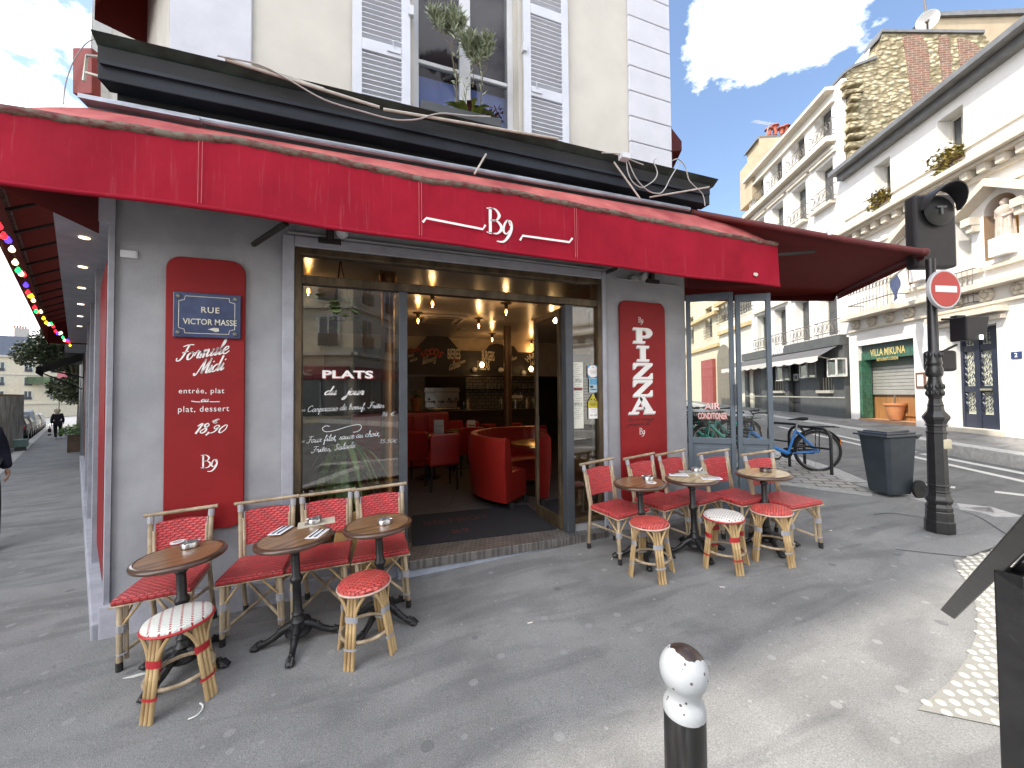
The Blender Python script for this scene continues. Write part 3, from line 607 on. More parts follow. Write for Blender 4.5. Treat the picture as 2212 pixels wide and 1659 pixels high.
for i in range(120): leaf(dr,V((random.uniform(1.14,1.34),random.uniform(3.92,4.06),random.uniform(4.62,4.8))),V((random.uniform(-1,1),random.uniform(-1,1),random.uniform(-.5,1))),.05,.02)
dr.build('dry_plant',DRY,wb)
# ================================================================ SIGN BOARDS
def rounded(x0,x1,z0,z1,r,y,n=6,top=True,bot=True):
    p=[]
    for cx,cz,a0,rr in((x1-r,z1-r,0,top),(x0+r,z1-r,90,top),(x0+r,z0+r,180,bot),(x1-r,z0+r,270,bot)):
        if rr: p+=[V((cx+r*math.cos(rad(a0+90*i/n)),y,cz+r*math.sin(rad(a0+90*i/n)))) for i in range(n+1)]
        else: p.append(V(({0:x1,90:x0,180:x0,270:x1}[a0],y,{0:z1,90:z1,180:z0,270:z0}[a0])))
    return p
XA,ZA=V((1,0,0)),V((0,0,1))
b=MB(); b.prism(rounded(-1.507,-.985,.615,2.765,.10,3.688),V((0,.03,0)))
s1=tag(b.build('menu_board',RED,bevel=.006),'tall red board with white lunch formula prices under the street plaque','sign board')
yy=-.034
def at(u,v,dy=yy): return F(u,v,dy)
def vec(u0,v0,u1,v1,dy=yy): return (F(u1,v1,dy)-F(u0,v0,dy))
t=MB()
def zc(x,y): return (219.4+.1488*x,713.2+.1488*y)   # close-up of the board
a=at(*zc(1075,455)); e=at(*zc(1830,335)); X=(e-a); script(t,'Formule',a,X,ZA.cross(V((0,0,0))) if 0 else V((0,0,1)),.056,pen=.22,slant=.35,width=X.length*1.0)
a=at(*zc(1350,655)); e=at(*zc(1760,575)); X=e-a; script(t,'Midi',a,X,ZA,.054,pen=.23,slant=.35,width=X.length)
def line_txt(s,u0,v0,u1,v1,h,off=0,m=0,mb=t,**k):
    a=at(u0,v0); e=at(u1,v1); X=V((1,0,0)); text(mb,s,a,X,ZA,h,off=off,align='l',width=(e-a).length,m=m,**k)
line_txt('entrée, plat',*zc(1120,918),*zc(1780,922),.040,sp=1.15); line_txt('plat, dessert',*zc(1110,1190),*zc(1850,1190),.045,sp=1.15)
a=at(*zc(1440,1042)); script(t,'ou',a,XA,ZA,.022,pen=.36,width=.05)
for q in(((1305,1030),(1370,1040),(1430,1042)),((1575,1038),(1640,1040),(1712,1038))): 
    o0=at(*zc(*q[0])); ribbon(t,[V(((at(*zc(*p))-o0).x,(at(*zc(*p))-o0).z)) for p in q],.006,o0,XA,ZA)
a=at(*zc(1330,1500)); script(t,'18,',a,XA,ZA,.038,pen=.32,slant=.3,width=.115); a=at(*zc(1560,1492)); script(t,'90',a,XA,ZA,.030,pen=.32,slant=.3,width=.10); a=at(*zc(1590,1352)); script(t,'€',a,XA,ZA,.018,pen=.4,width=.04)
p0=at(434,1011); logo(t,p0,XA,ZA,.10)
t.build('lettering',WHT,s1)
# street plaque
q0,q1,q2,q3=F(376,629,-.05),F(520.7,639,-.05),F(519.3,733,-.05),F(372.7,726.5,-.05)
x0,x1,z1,z0=(q0.x+q3.x)/2,(q1.x+q2.x)/2,(q0.z+q1.z)/2,(q2.z+q3.z)/2
b=MB(); b.box(x0,x1,3.662,3.688,z0,z1)
pl=tag(b.build('street_plaque',M('enamel blue',(.022,.045,.14),.3,var=.35,vs=7,col2=(.035,.06,.15),coat=.4),bevel=.006),'blue enamel street name plaque with four bolts on the red board','street sign')
t=MB(); IV=M('plaque ivory',(.62,.60,.50),.5,var=.15,vs=20); cx=(x0+x1)/2; W=x1-x0; Hh=z1-z0
text(t,'RUE',V((cx+.02,3.659,z0+Hh*.56)),XA,ZA,Hh*.125,off=.012,sp=1.15); text(t,'VICTOR MASSE',V((cx+.02,3.659,z0+Hh*.29)),XA,ZA,Hh*.125,off=.012,width=W*.80)
fx,fz=.085*W,.09*Hh
pts=[(x0+fx+.04,z1-fz),(x1-fx-.04,z1-fz),(x1-fx-.035,z1-fz-.03),(x1-fx,z1-fz-.04),(x1-fx,z0+fz+.04),(x1-fx-.035,z0+fz+.03),(x1-fx-.04,z0+fz),(x0+fx+.04,z0+fz),(x0+fx+.035,z0+fz+.03),(x0+fx,z0+fz+.04),(x0+fx,z1-fz-.04),(x0+fx+.035,z1-fz-.03),(x0+fx+.04,z1-fz)]
for i in range(12): ribbon(t,[V((pts[i][0],pts[i][1])),V((pts[i+1][0],pts[i+1][1]))],.004,V((0,3.659,0)),XA,ZA)
t.build('lettering',IV,pl)
b=MB()
for cx2,cz in((x0+.035,z1-.035),(x1-.035,z1-.035),(x0+.035,z0+.035),(x1-.035,z0+.035)): b.lathe([(.016,-.0),(.015,.008),(.008,.014)],(cx2,3.662,cz),10,0,ax=(0,-1,0))
b.build('bolts',M('bolt metal',(.25,.25,.22),.4,.8),pl,smooth=40)
b=MB(); c=F(462,712,-.06); b.prism([V((c.x-.04,3.66,c.z)),V((c.x-.01,3.66,c.z-.008)),V((c.x+.01,3.66,c.z-.018)),V((c.x+.035,3.66,c.z-.012)),V((c.x+.03,3.66,c.z+.012)),V((c.x,3.66,c.z+.014))],V((0,.001,0))); b.build('chip',IV,pl)
# pizza board
RX0,RX1,RZ1=F(1341,800,yy).x,F(1439,800,yy).x,F(1390,652,yy).z
b=MB(); b.prism(rounded(RX0,RX1,.42,RZ1,.09,3.688),V((0,.03,0)))
s2=tag(b.build('pizza_board',RED,bevel=.006),'tall red board with stacked white pizza letters right of the door','sign board')
t=MB(); PW=M('letter grey side',(.50,.48,.47),.6,var=.05)
def z9(x,y): return (1316.7+.2149*x,630.9+.2149*y)
def at9(x,y,dy=yy): return F(*z9(x,y),dy)
def slab(poly,x0,y0,x1,y1):
    A=at9(x0,y1,-.036); Bx=at9(x1,y1,-.036); T=at9(x0,y0,-.036); wd=(Bx.x-A.x); hh=T.z-(A.z+Bx.z)/2+.012
    for dx,dz,yq,mi in((-.010,-.012,3.685,1),(0,0,3.682,0)):
        for f in poly: t.add([V((A.x+p[0]*wd+dx,yq,A.z-.006+p[1]*hh+dz)) for p in f],[tuple(range(len(f)))],mi)
P_=[[(0,0),(.62,0),(.62,.14),(.47,.14),(.47,1),(.17,1),(.17,.14),(0,.14)],[(0,.86),(.17,.86),(.17,1),(0,1)],[(.47,1),(.47,.86),(.62,.84),(.70,.70),(.70,.66),(1,.66),(1,.76),(.9,.93),(.75,1)],[(.47,.50),(.47,.36),(.75,.36),(.9,.43),(1,.6),(1,.66),(.70,.66),(.66,.54),(.58,.5)]]
I_=[[(0,0),(1,0),(1,.14),(0,.14)],[(.28,.14),(.72,.14),(.72,.86),(.28,.86)],[(0,.86),(1,.86),(1,1),(0,1)]]
Z_=[[(0,.86),(1,.86),(1,1),(0,1)],[(0,0),(1,0),(1,.14),(0,.14)],[(0,.14),(.36,.14),(1,.86),(.64,.86)],[(0,.86),(0,.62),(.10,.62),(.16,.76),(.28,.86)],[(1,.14),(1,.38),(.90,.38),(.84,.24),(.72,.14)]]
A_=[[(0,0),(.38,0),(.38,.13),(0,.13)],[(.56,0),(1,0),(1,.13),(.56,.13)],[(.10,.13),(.23,.13),(.53,.86),(.44,1),(.40,1)],[(.60,.13),(.92,.13),(.60,1),(.44,1),(.40,.93)],[(.28,.27),(.62,.27),(.58,.40),(.33,.40)]]
slab(P_,238,355,432,505); slab(I_,276,540,400,690); slab(Z_,240,715,435,870); slab(Z_,240,892,435,1045); slab(A_,195,1065,462,1222)
for (x,y,h) in((290,305,.062),(300,1430,.072)): logo(t,at9(x,y),XA,ZA,h)
t.build('lettering',[WHT,PW],s2)
t=MB(); a=at9(190,1295); script(t,'Ici on mange',a,XA,ZA,.020,pen=.3,width=.36); a=at9(185,1345); script(t,"jusqu'à 2h",a,XA,ZA,.020,pen=.3,width=.30); t.build('small_lettering',M('dark script',(.055,.018,.015),.7),s2)
# ================================================================ AWNINGS
AWN=M('awning red cloth',(.285,.009,.024),.8,var=.12,vs=2.2,spec=.12,bump=.15,bs=18); 
ns,ln,bb_=nodes_of(AWN); nt=AWN.node_tree
def add_streaks(mt,col,amount,scale,lo,hi,extra_dark=None):
    ns,ln,b=nodes_of(mt); nt=mt.node_tree; tcn=[n for n in ns if n.type=='TEX_COORD'][0].outputs['Object']; cur=b.inputs['Base Color'].links[0].from_socket
    mp=ns.new('ShaderNodeMapping'); mp.inputs['Scale'].default_value=scale; ln.new(tcn,mp.inputs[0])
    nz=ns.new('ShaderNodeTexNoise'); nz.inputs['Scale'].default_value=1; nz.inputs['Detail'].default_value=6; nz.inputs['Roughness'].default_value=.7; ln.new(mp.outputs[0],nz.inputs['Vector'])
    r=ns.new('ShaderNodeValToRGB'); r.color_ramp.elements[0].position=lo; r.color_ramp.elements[1].position=hi; r.color_ramp.elements[0].color=(0,0,0,1); r.color_ramp.elements[1].color=(amount,)*3+(1,); ln.new(nz.outputs['Fac'],r.inputs[0])
    # streaks live on a few stretches of the cloth only
    n2=ns.new('ShaderNodeTexNoise'); n2.inputs['Scale'].default_value=1.4; ln.new(tcn,n2.inputs['Vector']); g=math_node(nt,'GREATER_THAN',n2.outputs['Fac'],.47); n3=ns.new('ShaderNodeMapRange'); n3.inputs[1].default_value=.42; n3.inputs[2].default_value=.62; ln.new(n2.outputs['Fac'],n3.inputs[0])
    f=math_node(nt,'MULTIPLY',r.outputs[0],n3.outputs[0])
    mm=ns.new('ShaderNodeMixRGB'); mm.inputs[2].default_value=(*col,1); ln.new(f,mm.inputs[0]); ln.new(cur,mm.inputs[1]); ln.new(mm.outputs[0],b.inputs['Base Color'])
add_streaks(AWN,(.48,.26,.26),.22,(34,34,.9),.56,.8)
AWT=M('awning top in sunlit tone',(.42,.065,.075),.85,var=.25,vs=2.5,col2=(.55,.15,.13))  # paler red puts the sun on the canopy top into its colour
ROLL=M('grimy awning edge',(.20,.03,.03),.8,var=.4,vs=22,col2=(.17,.145,.11),lo=.38,hi=.62,stretch=(.7,1.5,1.5))
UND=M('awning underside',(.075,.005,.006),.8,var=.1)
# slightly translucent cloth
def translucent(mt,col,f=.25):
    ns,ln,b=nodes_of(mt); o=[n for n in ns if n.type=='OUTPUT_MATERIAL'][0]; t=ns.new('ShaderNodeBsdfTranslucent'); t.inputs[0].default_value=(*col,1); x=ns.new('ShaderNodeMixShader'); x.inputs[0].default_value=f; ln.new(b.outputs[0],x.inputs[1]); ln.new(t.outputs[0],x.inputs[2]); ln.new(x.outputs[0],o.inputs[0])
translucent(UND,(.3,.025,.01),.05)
aw=thing('bistro_awning',(0,0,0),'long red front awning with deep valance and white logo above the shop door','awning')
YF=3.10; XL,XR=-2.06,4.385; ZT,ZH=3.395,2.925
def samp(pts): 
    q=[F(u,v,-.62) for u,v in pts]; return [(p.x,p.z) for p in q]
BAR=samp(((0,236),(340,288),(533,310),(720,347),(904,387),(1104,417),(1270,450),(1437,483),(1575,510),(1681,530))); HEM=samp(((0,397),(333,436),(500,460),(737,496),(904,518),(1104,546),(1475,596),(1671,617)))
def interp(T,x):
    if x<=T[0][0]: return T[0][1]
    for (a,za),(c,zc_) in zip(T[:-1],T[1:]):
        if x<=c: f=(x-a)/(c-a); f=f*f*(3-2*f); return za+(zc_-za)*f
    return T[-1][1]
n=90
def sag(x): return .012*math.sin(x*2.1)+.008*math.sin(x*5.3+1)
b=MB(); rows=6; vs=[]
for i in range(n+1):
    x=XL+(XR-XL)*i/n; xb=max(-1.86,min(3.66,x))
    for j in range(rows+1):
        t_=j/rows; xx=xb*(1-t_)+x*t_; w_=.035*math.sin(x*3.1+.6)*math.sin(math.pi*t_)+.02*math.sin(x*7.7)*math.sin(math.pi*t_)
        vs.append(V((xx,3.48*(1-t_)+(YF+.02)*t_,((3.685+.011*(x+2))*(1-t_)+(interp(BAR,x)+.012)*t_)+w_*.6)))
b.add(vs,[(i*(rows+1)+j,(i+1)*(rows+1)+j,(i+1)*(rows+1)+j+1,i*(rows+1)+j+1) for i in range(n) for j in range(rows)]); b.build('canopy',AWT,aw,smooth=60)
b=MB(); vs=[]; rows=8
for i in range(n+1):
    x=XL+(XR-XL)*i/n
    for j in range(rows+1):
        t_=j/rows; vs.append(V((x,YF-.01-.018*t_+.011*math.sin(x*4+.5)*t_+.006*math.sin(x*13+2)*math.sin(math.pi*t_)+.004*math.sin(x*31+3*t_),interp(BAR,x)-.01+(interp(HEM,x)-interp(BAR,x))*t_)))
b.add(vs,[(i*(rows+1)+j,i*(rows+1)+j+1,(i+1)*(rows+1)+j+1,(i+1)*(rows+1)+j) for i in range(n) for j in range(rows)]); va=b.build('valance',AWN,aw,smooth=60)
b=MB(); b.tube([V((XL+(XR-XL)*i/40,YF-.03+.01*math.sin(i*.65),interp(HEM,XL+(XR-XL)*i/40)-.005)) for i in range(41)],.016,8); b.build('hem',AWN,aw,smooth=60)
b=MB(); b.tube([V((XL+(XR-XL)*i/60,YF,interp(BAR,XL+(XR-XL)*i/60)+.004*math.sin(i*1.3))) for i in range(61)],.03,10); b.build('front_bar',ROLL,aw,smooth=60)
b=MB()
for u in(429,905,1240): 
    x=F(u,450,-.64).x
    for dx in(0,.02): b.tube([V((x+dx,YF-.026,interp(BAR,x)-.03)),V((x+dx,YF-.036,interp(HEM,x)+.02))],.0022,4)
b.build('seams',M('seam thread',(.45,.12,.13),.8),aw)
# side returns
WL=P_L+V((.0,-.02,0))
b=MB(); b.add([V((XL,YF,ZT)),V((XL,YF,ZH-.02)),V((WL.x-.05,WL.y-.06,2.86)),V((WL.x-.05,WL.y-.06,3.60))],[(0,1,2,3)]); b.build('return',UND,aw); b=MB(); b.add([V((XR,YF,ZT)),V((XR,YF,ZH-.02)),V((3.62,3.66,2.92)),V((3.62,3.66,3.6))],[(0,1,2,3)]); b.build('return',UND,aw)
t=MB(); dyv=-.665; O=F(1052,502,dyv); Xv=F(1120,516,dyv)-O; Xv=V((1,0,0)); logo(t,O+V((0,.0,-.0)),Xv,ZA,(F(1055,449,dyv).z-F(1052,502,dyv).z))
for pts in(((914,479),(921,471),(1043,495),(1048,487)),((1124,518),(1129,509),(1230,523),(1236,515))):
    o0=F(*pts[0],dyv); ribbon(t,[V(((F(*p,dyv)-o0).x,(F(*p,dyv)-o0).z)) for p in pts],.018,o0,XA,ZA)
t.build('lettering',WHT,aw)
b=MB(); p=F(1632,593,-.66); b.lathe([(.035,0),(.033,.006)],p,16,0,ax=(0,-1,0)); k0=0
for i in range(len(b.v)): b.v[i].z=p.z+(b.v[i].z-p.z)*.6
b.build('maker_badge',M('badge silver',(.55,.6,.55),.3,.6),aw)
for (u,v) in((713,520),(1408,607)):
    b=MB(); p=F(u,v,-.03); b.tube([V((p.x,3.69,p.z)),V((p.x,3.66,p.z+.18))],.03,8); b.box(p.x-.09,p.x+.09,3.66,3.69,p.z-.03,p.z+.01); b.build('arm_bracket',ARMM,aw)
for u0,v0,u1,v1 in((548,528,618,482),(1312,588,1330,580)):
    a=F(u0,v0,-.06); c=F(u1,v1,-.45); b=MB(); b.tube([a,c],.022,8); b.build('arm',ARMM,aw)
# left awning
la=thing('street_awning',(0,0,0),'red awning with dark ribs over the left street pavement hung with coloured bulbs','awning')
def LP(s,o,z): q=P_L+E_L*s+N_L*o; return V((q.x,q.y,z))
b=MB(); o1=.62
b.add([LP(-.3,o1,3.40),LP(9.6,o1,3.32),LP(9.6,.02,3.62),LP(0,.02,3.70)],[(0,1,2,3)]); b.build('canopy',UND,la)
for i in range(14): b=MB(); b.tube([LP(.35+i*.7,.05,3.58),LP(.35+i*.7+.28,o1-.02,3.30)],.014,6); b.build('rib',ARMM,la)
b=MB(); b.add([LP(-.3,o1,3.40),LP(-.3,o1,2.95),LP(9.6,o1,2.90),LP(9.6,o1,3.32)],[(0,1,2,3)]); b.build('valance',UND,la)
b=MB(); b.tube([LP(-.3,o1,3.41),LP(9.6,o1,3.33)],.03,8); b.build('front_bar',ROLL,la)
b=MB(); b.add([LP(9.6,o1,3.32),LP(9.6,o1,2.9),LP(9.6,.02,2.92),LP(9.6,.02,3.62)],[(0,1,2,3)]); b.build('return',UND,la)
# right awning, wound right out over the terrace
ra=thing('terrace_awning',(0,0,0),'dark red awning wound far out over the right hand terrace beyond the front valance','awning')
A_n=V((3.56,3.52,3.80)); B_n=AT(1996,545,3.95); B_f=AT(1808,634,6.0); A_f=P_R+E_R*2.6+V((0,0,3.75))
b=MB(); vs=[]; R_=8
for i in range(R_+1):
    for j in range(R_+1):
        s_,t_=i/R_,j/R_; p=(A_n*(1-s_)+A_f*s_)*(1-t_)+(B_n*(1-s_)+B_f*s_)*t_; p.z-=.05*math.sin(math.pi*t_)*(1+.4*math.sin(s_*9)); vs.append(p)
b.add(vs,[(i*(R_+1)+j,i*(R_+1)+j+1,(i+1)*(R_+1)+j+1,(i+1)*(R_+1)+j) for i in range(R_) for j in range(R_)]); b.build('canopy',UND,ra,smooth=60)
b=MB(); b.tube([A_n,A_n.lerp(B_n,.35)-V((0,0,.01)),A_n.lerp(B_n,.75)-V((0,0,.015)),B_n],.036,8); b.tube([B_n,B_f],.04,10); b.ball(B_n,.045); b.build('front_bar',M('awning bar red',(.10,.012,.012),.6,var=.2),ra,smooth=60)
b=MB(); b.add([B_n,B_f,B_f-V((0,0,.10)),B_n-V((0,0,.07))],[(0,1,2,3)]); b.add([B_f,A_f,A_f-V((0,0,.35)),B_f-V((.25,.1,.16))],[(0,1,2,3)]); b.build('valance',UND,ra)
b=MB(); c=A_n.lerp(B_n,.62); b.lathe([(.034,-.01),(.034,.012)],c+V((0,-.02,.02)),12,0,ax=(-.4,-.9,.1)); b.build('end_cap',OFFW,ra)
b=MB(); b.tube([A_n+V((.05,.2,-.55)),A_n.lerp(B_n,.6)+V((.1,.15,-.12))],.02,8); b.tube([A_n+V((.1,.9,-.5)),A_n.lerp(A_f,.5).lerp(B_n.lerp(B_f,.5),.6)-V((0,0,.12))],.02,8); b.build('arm',ARMM,ra)
# upper window blinds and the hanging sign on the left street
b=MB(); q0,q1=LP(2.6,.35,5.05),LP(4.6,.35,5.05)
def wedge(P,E,Nn,s0,s1,z0,z1,out_):
    def pt(s,o,z): q=P+E*s+Nn*o; return V((q.x,q.y,z))
    m_=MB(); vs=[pt(s0,0,z1),pt(s1,0,z1),pt(s1,out_,z0+.15),pt(s0,out_,z0+.15),pt(s0,out_,z0),pt(s1,out_,z0)]
    m_.add(vs+[pt(s0,0,z0),pt(s1,0,z0)],[(0,1,2,3),(3,2,5,4),(0,3,4,6),(1,7,5,2)]); return m_
m_=wedge(UA+V((0,0,0)),E_L,N_L,.15,1.3,5.5,6.5,.45); tag(m_.build('window_awning',UND),'red window blind jutting out at the top left of the building','window awning')
m_=wedge(V((UB.x,UB.y,0)),E_R,-N_R,1.2,2.7,5.65,6.6,.52); tag(m_.build('window_awning',UND),'red window blind just visible past the right edge of the upper wall','window awning')
hs=thing('hanging_sign',(0,0,0),'red box sign on a pale metal frame behind the left end of the fascia','sign')
a=AT(188,160,4.4); b=MB(); b.obox(a,(.0,.0,.0) if 0 else RT*.11,UP*.26,FW*.05); b.build('panel',M('sign red',(.25,.03,.025),.5,var=.1),hs,bevel=.01)
b=MB(); p1,p2,p3,p4=AT(240,126,4.1),AT(188,120,4.2),AT(181,175,4.2),AT(215,165,4.2); b.tube([p1,p2,p3],.016,8); b.tube([p3+V((0,0,.1)),p4],.014,8); b.build('frame',M('galvanised',(.5,.48,.42),.4,.5),hs)
b=MB(); b.tube(spline([tuple(AT(u,v,4.3)) for u,v in((208,82),(185,95),(160,130),(142,180),(137,226))],5),.006,6); tag(b.build('cable',CAB,smooth=40),'thin cable bowing out against the sky left of the fascia','cable')
# coloured festoon bulbs
BC={}
for nme,c in(('green',(.02,.8,.15)),('red',(.9,.02,.03)),('blue',(.08,.04,.95)),('amber',(1,.62,.02)),('white',(1,.78,.5))):
    BC[nme]=M('bulb '+nme,c,.3,var=0,emit=1.5)
def festoon(name,pts,label,r=.022,wirez=.05):
    t_=thing(name,pts[0][0],label,'string lights'); wb_=MB(); wb_.tube(spline([tuple(p+V((0,0,wirez))) for p,_ in pts],4),.005,5); wb_.build('cable',ARMM,t_)
    for p,c in pts:
        b=MB(); b.lathe([(.004,-r*1.25),(r*.7,-r*.9),(r,-.1*r),(r*.75,r*.7),(r*.4,r*1.1),(r*.4,r*1.5)],p,10); b.build('bulb',BC[c],t_,smooth=60)
cs=['white','green','red','amber','white','green','red','blue','amber','green','red','blue','white','amber']
pts=[]
for i in range(34):
    s=-.05+i*.29; o=o1-.05-(.0 if i<18 else (i-17)*.018); pts.append((LP(s,o,3.02-.09*abs(math.sin(i*.7))-.002*i),cs[(i*5+i//3)%14]))
festoon('string_lights',pts,'coloured bulbs strung along the left awning valance above the pavement')
pts=[]
for i in range(9):
    q=A_n.lerp(A_f,.35+.0*i).lerp(B_n.lerp(B_f,.35),.0); p=V((3.9,4.1,2.72))+E_R*(i*.42)+V((0,0,-.05*abs(math.sin(i*1.1)))); pts.append((p,['white','amber','blue','red','green','amber','white','green','red'][i]))
festoon('string_lights',pts,'coloured bulbs strung under the terrace awning behind the folding door glass',r=.022)
# small fittings on the shopfront
b=MB(); p=F(740,503,-.22); b.lathe([(.045,0),(.05,.05),(.03,.09)],p,14,0,ax=(0,-1,-.3)); tag(b.build('outdoor_lamp',OFFW,smooth=40),'round white lamp under the awning above the left shop window','lamp')
b=MB(); p=F(1380,597,-.12); b.lathe([(.03,0),(.045,.03),(.045,.08)],p,14,0,ax=(.3,-1,-.3)); b.box(p.x-.05,p.x+.06,3.66,3.72,p.z-.02,p.z+.02); tag(b.build('outdoor_lamp',M('lamp grey',(.3,.3,.3),.5),smooth=40),'small grey lamp under the awning above the pizza board','lamp')
b=MB(); p=F(278,548,-.02); b.box(p.x-.055,p.x+.05,3.70,3.72,p.z-.03,p.z+.03); tag(b.build('alarm_box',OFFW,bevel=.01),'tiny white box on the grey corner pier near the awning','alarm box')
SPOT=M('spot glow',(1,.72,.42),.3,var=0,emit=2)
for i,s in enumerate((.45,1.5,2.6,3.8,5.0,6.3)):
    b=MB(); b.lathe([(.032,0),(.032,-.006)],LP(s,.15,2.948),14); tag(b.build('recessed_spot',SPOT),None); o=C.objects[-1] if 0 else None
    ob=bpy.data.objects['recessed_spot' if i==0 else 'recessed_spot.%03d'%i]; tag(ob,'small lit recessed spot in the grey soffit under the left awning','spotlight','recessed spots in the left soffit')
# ================================================================ FOLDING TERRACE DOORS
fd=thing('folding_door',(3.63,3.72,0),'grey folding terrace door standing open with air conditioner lettering on its glass','door')
c0=F(1482,700); c0.z=0; c1=PL(1586,800,(3.58,3.72,0),(.545,.84,0)); c1.z=0; c2=PL(1667,800,(3.58,3.72,0),(.545,.84,0)); c2.z=0
FDt=2.85; 
for li,(a,c,zt_) in enumerate(((c0,c1,2.86),(c1+(c2-c1)*.06,c2,2.82))):
    d=(c-a); L=d.length; d.normalize(); nn=V((-d.y,d.x,0))*.022
    def bx(mb,s0,s1,z0,z1,t=1,m=0):
        q=[a+d*s0+nn*t,a+d*s1+nn*t,a+d*s1-nn*t,a+d*s0-nn*t]; mb.prism([V((p.x,p.y,z0)) for p in q],V((0,0,z1-z0)),m)
    st_=.05; zb=.19; zm=1.06
    m_=MB(); bx(m_,0,st_,zb,zt_); bx(m_,L-st_,L,zb,zt_); bx(m_,st_,L-st_,zt_-.085,zt_); bx(m_,st_,L-st_,zm-.02,zm+.05); bx(m_,st_,L-st_,zb,zb+.12); bx(m_,st_,L-st_,zb+.12,zm-.02,.35); bx(m_,st_+.03,L-st_-.03,zb+.16,zm-.06,.6)
    lf=m_.build('leaf',DOORGREY,fd,bevel=.005)
    g=MB(); bx(g,st_,L-st_,zm+.05,zt_-.085,.12); g.build('pane',glass_mat('terrace glass',.0) if li==0 else bpy.data.materials['terrace glass'],lf)
    if li==0:
        t=MB(); RW=M('pale red lettering',(.72,.50,.47),.6,var=.1); DR=M('dark red lettering',(.35,.06,.05),.6)
        O=a+d*(L*.52)-nn*1.0
        for dz,dd,mi in((-.008,.006,1),(0,0,0)):
            text(t,'AIR',V((O.x,O.y,1.455+dz))-nn*(.02+.05*(1-mi))+d*dd,d,ZA,.075,off=.02,m=mi); text(t,'CONDITIONER',V((O.x,O.y,1.34+dz))-nn*(.02+.05*(1-mi))+d*dd,d,ZA,.072,off=.02,width=L-.2,m=mi)
        t.build('lettering',[RW,DR],lf)
    else:
        t=MB(); q=a-d*.03-nn*1.8; t.tube([V((q.x,q.y,1.5)),V((q.x,q.y,1.75))],.016,8); t.build('handle',STEEL,lf)
# ================================================================ RATTAN CHAIRS
def weave(name,c1,c2,sx,sy,plane):
    mt=bpy.data.materials.new(name); mt.use_nodes=True; nt=mt.node_tree; b=nt.nodes['Principled BSDF']; b.inputs['Roughness'].default_value=.38
    t=nt.nodes.new('ShaderNodeTexCoord'); sp=nt.nodes.new('ShaderNodeSeparateXYZ'); nt.links.new(t.outputs['Object'],sp.inputs[0])
    cx=sp.outputs['X']; cy=sp.outputs['Y' if plane=='xy' else 'Z']
    cmb=nt.nodes.new('ShaderNodeCombineXYZ'); nt.links.new(cx,cmb.inputs[0]); nt.links.new(cy,cmb.inputs[1])
    br=nt.nodes.new('ShaderNodeTexBrick'); br.inputs['Scale'].default_value=1; br.inputs['Brick Width'].default_value=sx; br.inputs['Row Height'].default_value=sy; br.inputs['Mortar Size'].default_value=.0032; br.inputs['Mortar Smooth'].default_value=1; br.offset=.5
    br.inputs['Color1'].default_value=(*c1,1); br.inputs['Color2'].default_value=(*[x*1.35 for x in c1],1); br.inputs['Mortar'].default_value=(*c2,1)
    nt.links.new(cmb.outputs[0],br.inputs['Vector'])
    # strands arch over and under
    w1=math_node(nt,'SINE',math_node(nt,'MULTIPLY',cx,6.283/sx)); w2=math_node(nt,'SINE',math_node(nt,'MULTIPLY',cy,3.1416/sy)); hgt=math_node(nt,'ADD',math_node(nt,'MULTIPLY',math_node(nt,'MULTIPLY',w1,w2),.6),math_node(nt,'MULTIPLY',br.outputs['Fac'],-1.2))
    bp=nt.nodes.new('ShaderNodeBump'); bp.inputs['Strength'].default_value=.85; bp.inputs['Distance'].default_value=.004; nt.links.new(hgt,bp.inputs['Height']); nt.links.new(bp.outputs[0],b.inputs['Normal'])
    nt.links.new(br.outputs['Color'],b.inputs['Base Color']); MATS[name]=mt; return mt
SEATM=weave('woven red seat',(.46,.055,.058),(.19,.014,.016),.040,.019,'xy'); BACKM=weave('woven red back',(.46,.055,.060),(.19,.014,.016),.046,.018,'xz')
BAMB=M('bamboo',(.42,.27,.12),.42,var=.3,vs=9,col2=(.56,.40,.20),stretch=(1,1,.35),bump=.15,bs=40); BAMG=M('weathered bamboo',(.34,.25,.15),.55,var=.4,vs=9,col2=(.50,.40,.27),stretch=(1,1,.4),bump=.2,bs=40)
WRAP=M('grey binding',(.33,.33,.35),.5,var=.1); RUB=M('black rubber foot',(.015,.015,.015),.7); WRED=M('red binding',(.42,.02,.025),.45,var=.1)
def pole(b,p,q,r,knots=2,m=0,n=8):
    p,q=V(p),V(q); pts=[];rs=[]
    ks=[(i+1)/(knots+1) for i in range(knots)]
    tt=sorted(set([0,1]+[max(0,min(1,k+e)) for k in ks for e in(-.02,0,.02)]))
    for t in tt: pts.append(p.lerp(q,t)); rs.append(r*(1.16 if any(abs(t-k)<1e-6 for k in ks) else 1))
    b.tube(pts,rs,n,m)
